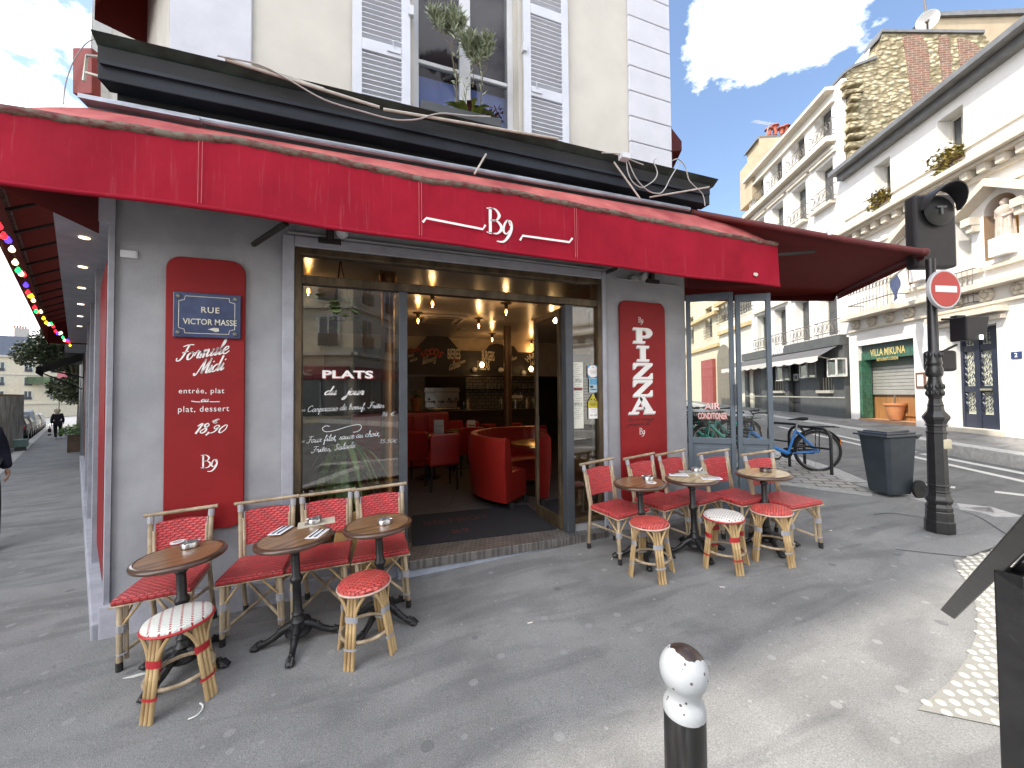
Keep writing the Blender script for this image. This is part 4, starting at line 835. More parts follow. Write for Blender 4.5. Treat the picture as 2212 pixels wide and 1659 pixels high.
def make_chair():
    t=thing('cafe_chair',(0,0,0),'x','chair')
    fw,bw,dp,h=.185,.165,.40,.445   # half widths, depth, seat height; front is -Y
    b=MB(); N_=12; vs=[]
    out=[(-fw-.02,-.21),(fw+.02,-.21),(bw+.02,.19),(-bw-.02,.19)]
    for z,ins in((h-.028,.0),(h+.002,-.004),(h+.014,.012)):
        for x,y in out: vs.append(V((x*(1-ins*3),-.01+(y+.01)*(1-ins*3),z)))
    mid=[]
    b.add(vs,[(0,1,5,4),(1,2,6,5),(2,3,7,6),(3,0,4,7),(4,5,9,8),(5,6,10,9),(6,7,11,10),(7,4,8,11),(8,9,10,11),(3,2,1,0)])
    b.build('seat',SEATM,t,bevel=.006)
    b=MB(); b.tube([V((-fw-.024,-.214,h-.03)),V((fw+.024,-.214,h-.03)),V((bw+.024,.194,h-.03)),V((-bw-.024,.194,h-.03))],.007,6,closed=True); b.build('seat_edge',BAMG,t)
    for s in(-1,1):
        b=MB(); pole(b,(s*fw,-.185,.03),(s*(fw-.012),-.18,h-.03),.0165,1); pole(b,(s*(fw-.028),-.165,.06),(s*(fw-.035),-.16,h-.03),.011,1); l=b.build('leg',BAMG,t,smooth=50)
        b=MB(); b.tube([V((s*fw,-.185,0)),V((s*fw,-.185,.055))],.0195,8); b.build('rubber_foot',RUB,l)
        b=MB(); b.tube([V((s*(fw-.012),-.178,.24)),V((s*(fw-.013),-.178,.285))],.030,8); b.tube([V((s*(fw-.01),-.178,.10)),V((s*(fw-.011),-.178,.108))],.029,8); b.build('binding',WRAP,l)
        b=MB(); pole(b,(s*(bw+.012),.255,.03),(s*(bw+.012),.20,h),.0165,1); pole(b,(s*(bw+.012),.20,h),(s*(bw+.022),.265,.835),.016,1); pole(b,(s*(bw-.012),.20,h-.02),(s*(bw-.004),.245,.74),.011,1); l=b.build('leg',BAMG,t,smooth=50)
        b=MB(); b.tube([V((s*(bw+.012),.257,0)),V((s*(bw+.012),.253,.055))],.0195,8); b.build('rubber_foot',RUB,l)
        b=MB(); b.tube([V((s*(bw+.020),.257,.79)),V((s*(bw+.022),.266,.842))],.0205,8); b.build('binding',WRAP,l)
    b=MB(); pole(b,(-bw-.062,.268,.852),(bw+.062,.268,.858),.0145,3); b.build('top_rail',BAMG,t,smooth=50)
    b=MB(); vs=[]
    for i in range(9):
        x=-1+2*i/8
        for z,y in((.535,.215),(.65,.235),(.785,.258)):
            vs.append(V((x*(bw-.012+.01*(z-.5)),y+.018*(1-x*x),z+(.012*(1-x*x) if z>.7 else 0))))
    k=len(vs); vs+= [v+V((0,.016,0)) for v in vs]
    fs=[]
    for i in range(8):
        for j in range(2): fs+=[(i*3+j,(i+1)*3+j,(i+1)*3+j+1,i*3+j+1),(k+i*3+j,k+i*3+j+1,k+(i+1)*3+j+1,k+(i+1)*3+j)]
        fs+=[(i*3+2,(i+1)*3+2,k+(i+1)*3+2,k+i*3+2),(i*3,k+i*3,k+(i+1)*3,(i+1)*3)]
    b.add(vs,fs); b.build('backrest',BACKM,t,smooth=50)
    b=MB()
    b.tube([V((-bw+.008,.222,.53)),V((-bw+.004,.262,.79))],.006,6); b.tube([V((bw-.008,.222,.53)),V((bw-.004,.262,.79))],.006,6); b.build('back_edge',WRAP,t)
    b=MB(); pole(b,(-fw+.01,-.17,.10),(bw,.235,.26),.0115,2); pole(b,(fw-.01,-.17,.10),(-bw,.235,.262),.0115,2); b.build('cross_stretcher',BAMG,t,smooth=50)
    for s in(-1,1): b=MB(); pole(b,(s*(fw-.02),-.18,.28),(s*.06,-.19,h-.03),.008,0); pole(b,(s*(fw-.01),-.17,.28),(s*(fw-.03),.02,h-.03),.008,0); b.build('brace',BAMB,t,smooth=50)
    return t
ch=make_chair()
chairs=[(-1.325,3.44,.02,'red woven bistro chair furthest left, under the tall lunch formula board'),
(-.775,3.44,-.03,'red woven bistro chair second from the left, behind the table with two napkins'),
(-.345,3.43,-.05,'red woven bistro chair against the left shop window in front of a leaning round tabletop'),
(.085,3.40,-.03,'red woven bistro chair beside the left door jamb behind the table with one ashtray'),
(2.28,3.30,.16,'red woven bistro chair nearest the right door jamb, left of the pizza board'),
(2.80,3.29,.14,'red woven bistro chair directly in front of the pizza board'),
(3.20,3.22,.12,'red woven bistro chair between the pizza board and the folding door'),
(3.55,2.99,.02,'red woven bistro chair before the middle of the folding terrace door'),
(3.83,2.70,-.05,'red woven bistro chair at the free end of the folding terrace door')]
for i,(x,y,rz,lab) in enumerate(chairs):
    o=ch if i==0 else dup(ch); o['label']=lab; o['group']='red woven chairs along the shopfront'; place(o,x,y-(.075 if i<6 else .03),rz)
# ================================================================ STOOLS
def striped(name,white,red,px,py,wx,wy,bumpy=True):
    mt=bpy.data.materials.new(name); mt.use_nodes=True; nt=mt.node_tree; b=nt.nodes['Principled BSDF']; b.inputs['Roughness'].default_value=.4
    t=nt.nodes.new('ShaderNodeTexCoord'); sp=nt.nodes.new('ShaderNodeSeparateXYZ'); nt.links.new(t.outputs['Object'],sp.inputs[0])
    f1=math_node(nt,'LESS_THAN',math_node(nt,'FRACT',math_node(nt,'DIVIDE',math_node(nt,'ADD',sp.outputs['X'],5),px)),wx); f2=math_node(nt,'LESS_THAN',math_node(nt,'FRACT',math_node(nt,'DIVIDE',math_node(nt,'ADD',sp.outputs['Y'],5),py)),wy)
    f=math_node(nt,'MULTIPLY',f1,f2); mm=nt.nodes.new('ShaderNodeMixRGB'); nt.links.new(f,mm.inputs[0]); mm.inputs[1].default_value=(*white,1); mm.inputs[2].default_value=(*red,1); nt.links.new(mm.outputs[0],b.inputs['Base Color'])
    h=math_node(nt,'MULTIPLY',math_node(nt,'SINE',math_node(nt,'MULTIPLY',sp.outputs['Y'],6.283/py)),math_node(nt,'SINE',math_node(nt,'MULTIPLY',sp.outputs['X'],6.283/.03)))
    bp=nt.nodes.new('ShaderNodeBump'); bp.inputs['Strength'].default_value=.6; bp.inputs['Distance'].default_value=.003; nt.links.new(h,bp.inputs['Height']); nt.links.new(bp.outputs[0],b.inputs['Normal']); MATS[name]=mt; return mt
WST=striped('white seat with red dashes',(.66,.66,.60),(.36,.03,.04),.046,.0155,.22,.55); WST2=striped('white seat with brown dots',(.66,.65,.60),(.22,.07,.06),.030,.019,.3,.45)
RST=weave('woven red stool',(.48,.070,.058),(.20,.018,.016),.040,.020,'xy')
def make_stool(seatm,wr,rim):
    t=thing('rattan_stool',(0,0,0),'x','stool'); h=.452; R=.162
    b=MB(); b.lathe([(R-.03,h-.035),(R-.004,h-.03),(R,h-.012),(R-.008,h+.002),(R-.05,h+.016),(.05,h+.022),(.0,h+.023)],(0,0,0),36); b.build('seat',seatm,t,smooth=50)
    b=MB(); b.tube([V((R*math.cos(a*.2094),R*math.sin(a*.2094),h-.024)) for a in range(30)],.008,6,closed=True); b.build('seat_rim',rim,t,smooth=50)
    for k in range(4):
        a=rad(45+90*k); u=V((math.cos(a),math.sin(a),0)); s=V((-u.y,u.x,0)); b=MB()
        for j in(-1,0,1): pole(b,u*.192+s*j*.025+V((0,0,.0)),u*.122+s*j*.023+V((0,0,h-.03)),.0118,1)
        for j in(-1,1):
            q=[u*(.150-.020*t_)+s*j*(.024+.062*t_**1.7)+V((0,0,.265+(h-.30)*t_**.8)) for t_ in[i/7 for i in range(8)]]; b.tube(q,.0095,7)
        l=b.build('leg',BAMB,t,smooth=50)
        b=MB()
        for z,hh in((.285,.04),(.12,.016)):
            rr=.192-.07*(z/(h-.03)); c=u*rr
            pts=[]
            for i in range(13):
                q=2*math.pi*i/12; pts.append((c+s*math.cos(q)*.045+u*math.sin(q)*.018))
            vs=[p+V((0,0,z+dz)) for p in pts[:-1] for dz in(-hh/2,hh/2)]
            b.add(vs,[(2*i,2*((i+1)%12),2*((i+1)%12)+1,2*i+1) for i in range(12)])
        b.build('binding',wr,l,smooth=50)
    b=MB(); b.tube([V((.153*math.cos(a*.1963),.153*math.sin(a*.1963),.145)) for a in range(32)],.0115,8,closed=True); b.build('ring_stretcher',BAMG,t,smooth=50)
    return t
st_w=make_stool(WST,WRED,WRED); st_r=make_stool(RST,WRAP,M('pale piping',(.5,.36,.3),.5))
st_w2=make_stool(WST2,WRED,WRED)
gs='round rattan stools on the pavement'
place(st_w,-1.03,2.76,.32); st_w['label']='white rattan stool with red dashed stripes at the left front'; st_w['group']=gs
place(st_r,-.035,2.735,.22); st_r['label']='red rattan stool in front of the left tables, left of the doorway'; st_r['group']=gs
place(st_w2,2.945,2.60,.5); st_w2['label']='white rattan stool with small dark dots between the two red stools on the right'; st_w2['group']=gs
o=dup(st_r,'red rattan stool nearest the doorway among the three on the right',gs); place(o,2.275,2.765,.55)
o=dup(st_r,'red rattan stool furthest right, in front of the last table',gs); place(o,3.43,2.52,.6)
# ================================================================ TABLES
def woodmat(name,c1,c2,rough=.28):
    mt=M(name,c1,rough,var=.25,vs=3,col2=c2,stretch=(1.2,14,1),detail=7,coat=.3); return mt
WOOD=woodmat('varnished walnut',(.15,.07,.028),(.33,.18,.085)); WOODE=M('dark table edge',(.065,.032,.018),.3,var=.25,vs=8,coat=.4); IRON=M('black cast iron',(.012,.012,.013),.42,var=.25,vs=12,bump=.2,bs=50)
def make_table(wm):
    t=thing('bistro_table',(0,0,0),'x','table'); h=.718; R=.243
    b=MB(); b.lathe([(R-.028,h-.004),(R-.030,h),(0,h+.0005)],(0,0,0),48); b.build('table_top',wm,t,smooth=40)
    b=MB(); b.lathe([(.05,h-.034),(R-.02,h-.034),(R-.004,h-.028),(R,h-.018),(R-.003,h-.008),(R-.012,h-.001),(R-.024,h+.002),(R-.030,h-.002)],(0,0,0),48); b.build('table_edge',WOODE,t,smooth=40)
    b=MB(); b.lathe([(.06,.10),(.062,.12),(.045,.135),(.052,.15),(.040,.165),(.034,.19),(.040,.20),(.030,.215),(.0265,.30),(.0265,.40),(.037,.415),(.041,.43),(.037,.445),(.027,.46),(.0255,.60),(.036,.612),(.036,.624),(.028,.635),(.034,.648),(.034,.66),(.05,.684)],(0,0,0),20); b.box(-.11,.11,-.03,.03,.672,.684); b.box(-.03,.03,-.11,.11,.671,.6845); b.build('column',IRON,t,smooth=40)
    b=MB(); b.lathe([(.075,.06),(.085,.075),(.08,.095),(.055,.112)],(0,0,0),16); b.build('hub',IRON,t,smooth=40)
    for k in range(3 if 0 else 4):
        a=rad(90*k+45); u=V((math.cos(a),math.sin(a),0)); b=MB()
        q=[u*.03+V((0,0,.125)),u*.09+V((0,0,.105)),u*.15+V((0,0,.060)),u*.20+V((0,0,.038)),u*.235+V((0,0,.034)),u*.262+V((0,0,.024))]
        b.tube(q,[.030,.027,.021,.019,.023,.020],10); b.ball(u*.258+V((0,0,.020)),.026,(1.1,1.1,.8)); b.ball(u*.228+V((0,0,.054)),.012); b.ball(u*.12+V((0,0,.10)),.016)
        for sgn in(-1,1): b.tube([u*.245+V((-u.y,u.x,0))*sgn*.014+V((0,0,.045)),u*.285+V((-u.y,u.x,0))*sgn*.012+V((0,0,.016))],.010,6)
        b.build('foot',IRON,t,smooth=50)
    return t
tb=make_table(WOOD); tb2=make_table(woodmat('pale worn oak',(.34,.22,.10),(.56,.42,.22)))
tabs=[(-1.115,3.03,.4,'round walnut bistro table furthest left, above the white stool',0),(-.475,3.02,.75,'round walnut bistro table laid with two napkins and a menu left of the door',0),(.068,3.03,.15,'round walnut bistro table left of the doorway with ashtray and coaster',0),
(2.40,3.03,.3,'round walnut bistro table right of the doorway with ashtray and coaster',0),(2.92,2.92,.5,'round bistro table right of the door laid with napkins and a menu',1),(3.62,2.72,.3,'round pale bistro table furthest right with a dark ashtray',1)]
tpos=[]
for i,(x,y,rz,lab,kd) in enumerate(tabs):
    if i==0: o=tb
    elif i==4: o=tb2
    else: o=dup(tb if kd==0 else tb2)
    o['label']=lab; o['group']='round bistro tables on the pavement'; place(o,x,y,rz); tpos.append((x,y))
ALU=M('brushed aluminium',(.55,.55,.55),.28,1,var=.15,vs=20,stretch=(1,1,.2)); ALUD=M('dark ashtray metal',(.16,.13,.12),.35,.8); PAPER=M('white paper napkin',(.80,.80,.82),.85,var=.03); CUTL=M('cutlery steel',(.35,.33,.36),.25,1)
def ashtray(mt):
    t=thing('ashtray',(0,0,0),'x','ashtray'); b=MB(); b.lathe([(.045,0),(.050,.003),(.0505,.032),(.049,.034),(.046,.033),(.045,.008),(0,.006)],(0,0,0),28); b.build('bowl',mt,t,smooth=40)
    b=MB()
    for k in range(3): a=rad(120*k+20); u=V((math.cos(a),math.sin(a),0)); b.tube([u*.040+V((0,0,.036)),u*.056+V((0,0,.034))],.0045,6)
    b.build('rests',mt,t); return t
a1=ashtray(ALU); a2=ashtray(ALUD)
def on_table(u,v,i,dz=0): 
    # where the sight line meets the table top plane
    x,y=tpos[i]; return Zp(u,v,gz(x)+.720+dz)
for i,(u,v,lab,src) in enumerate(((411,1181,'brushed metal ashtray on the table furthest left',a1),(680,1131,'brushed metal ashtray on the cream menu card, left of the door',a1),(831,1131,'brushed metal ashtray on the table beside the doorway, left side',a1),(1400,1036,'brushed metal ashtray on the dark table right of the doorway',a1),(1505,1019,'brushed metal ashtray on the grey menu card, right of the door',a1),(1654,1019,'dark metal ashtray on the pale table furthest right',a2))):
    o=src if src is a2 or i==0 else dup(a1); o['label']=lab; o['group']='ashtrays on the tables'; p=on_table(u,v,i); place(o,p.x,p.y,i*.7,z=p.z+(.006 if i in(1,4) else 0))
COAST=M('white coaster',(.74,.73,.71),.7,var=.05)
for i,(u,v,ti,lab) in enumerate(((384,1171,0,'white coaster beside the ashtray on the table furthest left'),(873,1122,2,'white coaster on the table left of the doorway'),(1408,1043,3,'white coaster on the dark table right of the doorway'))):
    t=thing('coaster',(0,0,0),lab,'coaster','coasters on the tables'); b=MB(); b.lathe([(.042,0),(.042,.003)],(0,0,0),24); b.build('disc',COAST,t,smooth=40); b=MB(); b.lathe([(.026,.0035),(.026,.004)],(0,0,0),20); b.build('print',M('coaster print',(.40,.36,.34),.7,var=.4,vs=60),t); p=on_table(u,v,ti); place(t,p.x,p.y,0,z=p.z)
for i,(u,v,ti,rz,lab,col) in enumerate(((684,1130,1,.12,'cream menu card under the ashtray on the laid table left of the door',(.60,.54,.42)),(1497,1021,4,-.5,'grey green menu card under the ashtray on the laid table right of the door',(.36,.38,.34)))):
    t=thing('menu_card',(0,0,0),lab,'menu'); b=MB(); b.box(-.125,.125,-.075,.075,0,.005); b.build('card',M('menu card %d'%i,col,.5,var=.08,vs=12),t); b=MB()
    for k in range(4): b.box(.02,.02+.06-.012*k,-.05+.024*k,-.044+.024*k,.0052,.0058)
    b.box(-.08,-.01,-.03,.03,.0052,.0058); b.build('print',M('menu print',(.25,.20,.18),.7,var=.5,vs=40),t); p=on_table(u,v,ti); place(t,p.x,p.y,rz,z=p.z+.001)
def setting():
    t=thing('napkin_setting',(0,0,0),'x','place setting'); b=MB(); b.box(-.045,.045,-.085,.085,0,.004); b.build('napkin',PAPER,t,bevel=.0015)
    b=MB(); b.tube([V((-.018,-.075,.008)),V((-.018,.02,.008)),V((-.018,.075,.007))],[.004,.003,.006],6); b.build('knife',CUTL,t); b=MB(); b.tube([V((.018,-.075,.008)),V((.018,.03,.008))],[.004,.0025],6)
    for j in(-1,0,1): b.tube([V((.018+j*.005,.03,.008)),V((.018+j*.006,.075,.009))],.0016,5)
    b.build('fork',CUTL,t); return t
ss=setting()
for i,(u,v,ti,rz,lab) in enumerate(((607,1147,1,-.35,'white napkin with cutlery on the left edge of the laid table left of the doorway'),(686,1154,1,-.35,'white napkin with cutlery on the front edge of the laid table left of the doorway'),(1466,1027,4,.95,'white napkin with cutlery at the left edge of the laid table right of the doorway'),(1537,1034,4,1.0,'white napkin with cutlery at the right edge of the laid table right of the doorway'))):
    o=ss if i==0 else dup(ss); o['label']=lab; o['group']='napkins laid with cutlery'; p=on_table(u,v,ti); place(o,p.x,p.y,rz,z=p.z+.002)
# spare round tabletop leaning in the window
b=MB(); b.lathe([(.29,0),(.295,.01),(.29,.022),(.0,.023)],(0,0,0),40); mm=Matrix.Translation(V((-.02,3.645,.40)))@Matrix.Rotation(rad(96),4,'X'); b.xf(mm); tag(b.build('spare_tabletop',woodmat('honey wood',(.48,.28,.10),(.62,.40,.17)),smooth=40),'honey coloured round tabletop leaning against the window behind the chairs','tabletop')
# ---- writing and stickers on the glass
wl=thing('window_lettering',(0,0,0),'painted and hand written white menu of the day on the left shop window','window lettering')
def zw(x,y): return (630.9+.1654*x,740.6+.1654*y)
def aw_(x,y,dy=.018): return F(*zw(x,y),dy)
t=MB(); REDL=M('red letter shade',(.30,.02,.015),.6)
a,e=aw_(395,455),aw_(1060,462)
for dx,dz,dy,mi in((.008,-.008,.0195,1),(0,0,.017,0)):
    O=V(((a.x+e.x)/2+dx,D+dy,(a.z+e.z)/2+dz)); text(t,'PLATS',O,XA,ZA,.064,off=.035,m=mi,width=(e-a).length)
a,e=aw_(420,680),aw_(605,680); script(t,'du',a,XA,ZA,.036,pen=.3,slant=.35,width=.092); a=aw_(700,680); script(t,'jour',a,XA,ZA,.036,pen=.3,slant=.35,width=.145)
t.build('painted_words',[WHT,REDL],wl)
t=MB()
for s,x0,y0,x1,y1,h in(('* Carpaccio de boeuf, Frites',120,910,1200,845,.026),('14 €',1160,965,1330,950,.020),('* Faux filet, sauce au choix,',115,1320,1150,1210,.027),('Frites, Salade',250,1440,820,1370,.026),('15.50€',1135,1310,1365,1300,.017)):
    a,e=aw_(x0,y0),aw_(x1,y1); script(t,s,a,(e-a),ZA,h,pen=.13,slant=.2,width=(e-a).length,jit=.06,pressure=.15)
q=[aw_(x,y) for x,y in((490,1090),(440,1085),(395,1120),(440,1160),(560,1145),(720,1095),(860,1068),(908,1095),(870,1150),(800,1168))]; o0=q[0]; ribbon(t,spline([((p-o0).x,(p-o0).z) for p in q],5),.0045,o0,XA,ZA)
t.build('handwriting',M('chalk pen white',(.75,.78,.80),.8),wl)
def st_(name,u0,v0,u1,v1,mat_,label,cat,extra=None):
    a=F(u0,v0,.016); c=F(u1,v1,.016); b=MB(); b.box(min(a.x,c.x),max(a.x,c.x),3.733,3.736,min(a.z,c.z),max(a.z,c.z)); o=tag(b.build(name,mat_),label,cat)
    if extra:
        for nm,cmds,mt in extra:
            b=MB()
            for k_ in cmds:
                x0,x1=min(a.x,c.x),max(a.x,c.x); z0,z1=min(a.z,c.z),max(a.z,c.z)
                if k_[0]=='r': b.box(x0+(x1-x0)*k_[1],x0+(x1-x0)*k_[3],3.7305,3.733,z0+(z1-z0)*k_[2],z0+(z1-z0)*k_[4])
                elif k_[0]=='t': text(b,k_[1],V((x0+(x1-x0)*k_[2],3.7315,z0+(z1-z0)*k_[3])),XA,ZA,(z1-z0)*k_[4],off=.01,width=(x1-x0)*k_[5])
                elif k_[0]=='p': b.prism([V((x0+(x1-x0)*px_,3.7305,z0+(z1-z0)*pz_)) for px_,pz_ in k_[1]],V((0,.0025,0)))
            b.build(nm,mt,o)
    return o
def zs_(x,y): return (1152.1+.1984*x,630.9+.1984*y)
GPR=M('grey print',(.42,.42,.38),.8,var=.5,vs=60); MEN=M('menu paper',(.66,.66,.58),.8,var=.05)
cm=[('r',.08+.1*(i%3),.96-.03*i,.55+.1*((i*7)%4),.968-.03*i) for i in range(28)]
st_('menu_poster',*zs_(422,762),*zs_(546,1483),MEN,'tall narrow white paper menu taped inside the glass right of the door','poster',[('print',cm+[('r',.25,.70,.85,.745),('r',.1,.345,.9,.39)],GPR),('banner',[('r',.1,.575,.92,.615)],M('menu maroon',(.22,.05,.05),.7))])
BLU=M('sticker blue',(.10,.30,.48),.5); YEL=M('sticker yellow',(.55,.46,.03),.5); BLK=M('print black',(.03,.03,.03),.6)
st_('value_sticker',*zs_(590,798),*zs_(705,928),WHT,'white sticker with blue corners, topmost on the right door glass','sticker',[('corners',[('p',((0,1),(.3,1),(0,.75))),('p',((1,1),(.7,1),(1,.75))),('p',((0,0),(.3,0),(0,.25))),('p',((1,0),(.7,0),(1,.25)))],BLU),('print',[('r',.2,.52,.8,.56),('r',.2,.42,.8,.46),('r',.3,.32,.7,.36),('r',.42,.8,.58,.88)],GPR)])
st_('card_sticker',*zs_(607,936),*zs_(699,1092),M('pale blue sticker',(.42,.55,.60),.5),'pale blue card payment sticker second from the top on the right glass','sticker',[('panel',[('r',.06,.54,.94,.95)],BLU),('letters',[('t','CB',.5,.62,.22,.6)],WHT),('print',[('r',.1,.32,.45,.48),('r',.15,.18,.85,.24)],BLK)])
st_('warning_sticker',*zs_(597,1190),*zs_(697,1258),YEL,'yellow warning sticker with a triangle above it on the right door glass','sticker',[('triangle',[('p',((.08,1.12),(.92,1.12),(.5,2.2)))],YEL),('print',[('r',.15,.7,.85,.76),('r',.15,.5,.85,.56),('r',.25,.3,.75,.36),('r',.25,1.2,.4,1.42),('r',.6,1.2,.75,1.42)],BLK)])
st_('payment_sticker',*zs_(600,1262),*zs_(700,1376),WHT,'white payment sticker, lowest of the stickers on the right door glass','sticker',[('letters',[('t','VISA',.32,.27,.10,.36)],BLK),('print',[('r',.15,.82,.85,.85),('r',.25,.62,.75,.65),('r',.6,.28,.9,.38)],GPR)])
# ================================================================ INTERIOR OF THE BISTRO
ZF=.16; ZC=3.13
LEATH=M('red leather',(.30,.016,.012),.32,var=.12,vs=4,bump=.08,bs=120,spec=.6); DWOOD=M('dark bar wood',(.035,.018,.012),.3,var=.3,vs=5,stretch=(.3,1,3),coat=.3); COPPER=M('bronze pillar',(.24,.12,.05),.32,.75,var=.3,vs=5,stretch=(2,2,.6))
CHROME=M('espresso chrome',(.62,.62,.60),.16,1,var=.05)
# ---- lamps: bare filament bulbs on dark ceiling roses
BULBG=glass_mat('amber bulb glass',.05,(1,.72,.34)); FIL=M('filament',(1,.50,.12),.4,var=0,emit=22)
ROSE=M('lamp rose',(.05,.03,.02),.4,.5,var=.1)
lamps=[(666,605,0),(934,635,0),(1093,655,0),(903,676,0),(1034,688,0),(1063,721,0),(1027,744,0),(1148,735,0),(1168,547,1),(691,520,1),(1206,715,0),(1192,690,0)]
k=0
for u,v,inf in lamps:
    p=Zp(u,v,ZC-.005)
    if inf: continue
    t=thing('ceiling_lamp',(p.x,p.y,ZC),['bare amber filament bulb on a dark ceiling rose behind the left shop window','bare amber bulb at the upper left of the open doorway','bare amber bulb at the upper right of the open doorway','bare amber bulb beside the ceiling air conditioner','bare amber bulb right of the ceiling air conditioner','bare amber bulb above the burgers wall lettering','small bare amber bulb farthest back above the burgers wall lettering','bare amber bulb above the happy hour wall lettering','','','bare amber bulb seen through the open door leaf','bare amber bulb just left of the open door leaf'][lamps.index((u,v,inf))],'lamp','bare bulbs on the bistro ceiling')
    b=MB(); b.lathe([(.088,0),(.088,-.012),(.03,-.02),(.03,-.07),(.022,-.085)],(p.x,p.y,ZC-.002),20); b.build('ceiling_rose',ROSE,t,smooth=40)
    b=MB(); b.lathe([(.014,-.08),(.022,-.10),(.034,-.135),(.034,-.16),(.022,-.19),(.006,-.203)],(p.x,p.y,ZC),14); b.build('bulb',BULBG,t,smooth=60)
    b=MB(); b.ball((p.x,p.y,ZC-.145),.017,(1,1,2.1),10); b.build('filament',FIL,t,smooth=60)
    l=bpy.data.lights.new('bulb_light','POINT'); l.energy=1.9; l.color=(1,.58,.24); l.shadow_soft_size=.04; lo_=bpy.data.objects.new('bulb_light',l); C.objects.link(lo_); lo_.location=(0,0,-.26); lo_.parent=t
# wall lamps on the sign band
YB=D+6.1
def B6(u,v,dy=6.1): return F(u,v,dy)
BAND=M('black sign band',(.012,.009,.008),.55,var=.3)
bd=thing('sign_band',(0,0,0),'black lettered sign band with raised trapezoid lobes above the bar','sign')
b=MB(); zb0,zb1=B6(1000,810).z,B6(1000,757).z
uw=MB(); uw.box(-4.6,6.6,YB+.075,YB+.1,zb0,ZC-.004); uw.build('lightening_panel',M('warm backing panel',(.42,.34,.24),.6,var=.1),bd)  # pale panel added to lighten the background behind the lobes
b.box(B6(700,800).x,B6(1290,800).x,YB,YB+.06,zb0,zb1)
for pts in(((885,770),(924,725),(968,728),(1001,766)),((1040,772),(1058,745),(1072,742),(1110,748),(1130,776)),((1130,778),(1165,748),(1198,752),(1222,782))):
    b.prism([B6(u,v,6.098) for u,v in pts][::-1],V((0,.055,0)))
b.build('board',BAND,bd)
b=MB(); b.box(B6(700,800).x,B6(1290,800).x,YB-.10,YB,zb0-.05,zb0); b.tube([V((B6(1000,800).x,YB-.13,zb0-.02)),V((B6(1165,800).x,YB-.13,zb0-.02))],.02,8); b.build('rail',DWOOD,bd)
SIGNW=M('sign cream',(.55,.50,.42),.7,var=.1); SIGNR=M('sign red paint',(.40,.06,.04),.7)
t=MB()
def ws(s,u0,v0,u1,v1,h,m=0,cur=False,pen=.28):
    a=B6(u0,v0,6.085); e=B6(u1,v1,6.085)
    if cur: script(t,s,a,(e-a),ZA,h,pen=pen,slant=.35,width=(e-a).length,m=m)
    else: text(t,s,(a+e)/2,(e-a),ZA,h,off=.02,width=(e-a).length,m=m)
def z55(x,y): return (850.3+.1736*x,685.7+.1736*y)
def arc(s,u0,v0,u1,v1,h,rise,m=0):
    n=len(s)
    for i,c in enumerate(s):
        f=(i+.5)/n; u=u0+(u1-u0)*f; v=v0+(v1-v0)*f-rise*4*f*(1-f); sl=rise*4*(1-2*f)/(u1-u0)
        a=B6(u,v,6.085); e=B6(u+6,v-6*sl,6.085); text(t,c,a,(e-a),(e-a).cross(V((0,-1,0)))*-1 if 0 else V((-(e-a).z,0,(e-a).x)),h,off=.03,m=m,wscale=.8)
arc('FOODS',*z55(375,520),*z55(585,510),.16,9,1); ws('Take away',*z55(355,585),*z55(525,530),.08,0,True)
ws('BIERES',*z55(672,512),*z55(832,515),.25,0); ws('A LA PRESSION',*z55(690,530),*z55(828,540),.045,1); ws('Vins au verre',*z55(730,605),*z55(890,560),.06,0,True); ws('Cocktails',*z55(690,660),*z55(830,610),.07,0,True)
ws('BURGERS',*z55(1100,525),*z55(1255,540),.24,0); ws('PIZZAS',*z55(1045,645),*z55(1195,655),.24,0)
arc('HAPPY',*z55(1678,560),*z55(1812,560),.15,8,0); ws('16/2',*z55(1705,595),*z55(1775,590),.13,0); arc('HOUR',*z55(1672,650),*z55(1812,650),.15,-7,0); ws('Cuisine',*z55(1915,575),*z55(2040,530),.07,0,True); ws('urbaine',*z55(2005,580),*z55(2095,545),.07,0,True); ws('rhums',*z55(1450,545),*z55(1530,515),.06,0,True)
ws('Viandes',*z55(180,450),*z55(330,410),.07,1,True); ws('FRANCE',*z55(182,500),*z55(255,485),.07,0); ws('MAISON',*z55(205,560),*z55(295,530),.07,0)
t.build('lettering',[SIGNW,SIGNR],bd)
for i,(x,y) in enumerate(((1003,650),(1335,655),(1617,690))):
    p=B6(*z55(x,y),6.05); t2=thing('wall_lamp',tuple(p),['pale globe wall lamp under the pizzas lettering, leftmost of three','pale globe wall lamp left of the wooden pillar','pale globe wall lamp beside the happy hour lettering'][i],'lamp','globe wall lamps on the sign band')
    b=MB(); b.ball(p,.07); b.build('globe',M('dim globe',(.5,.48,.44),.3),t2,smooth=60)
    b=MB(); b.tube([p+V((0,.08,.1)),p+V((0,0,.1)),p],.012,6); b.build('arm',ROSE,t2)
for i,(x,y) in enumerate(((1100,590),(1710,640),(2037,628))):
    p=B6(*z55(x,y),5.7); t2=thing('wall_lamp',tuple(p),['glowing amber bulb in front of the pizzas lettering','glowing amber bulb in front of the happy hour lettering','glowing amber bulb seen through the open door leaf against the black band'][i],'lamp','glowing bulbs before the sign band')
    b=MB(); b.ball(p,.055,(1,1,1.25)); b.build('bulb',M('glow bulb',(1,.62,.25),.3,var=0,emit=9),t2,smooth=60)
    b=MB(); b.tube([p+V((0,.35,.12)),p+V((0,.1,.13)),p+V((0,0,.07))],.012,6); b.build('arm',ROSE,t2)
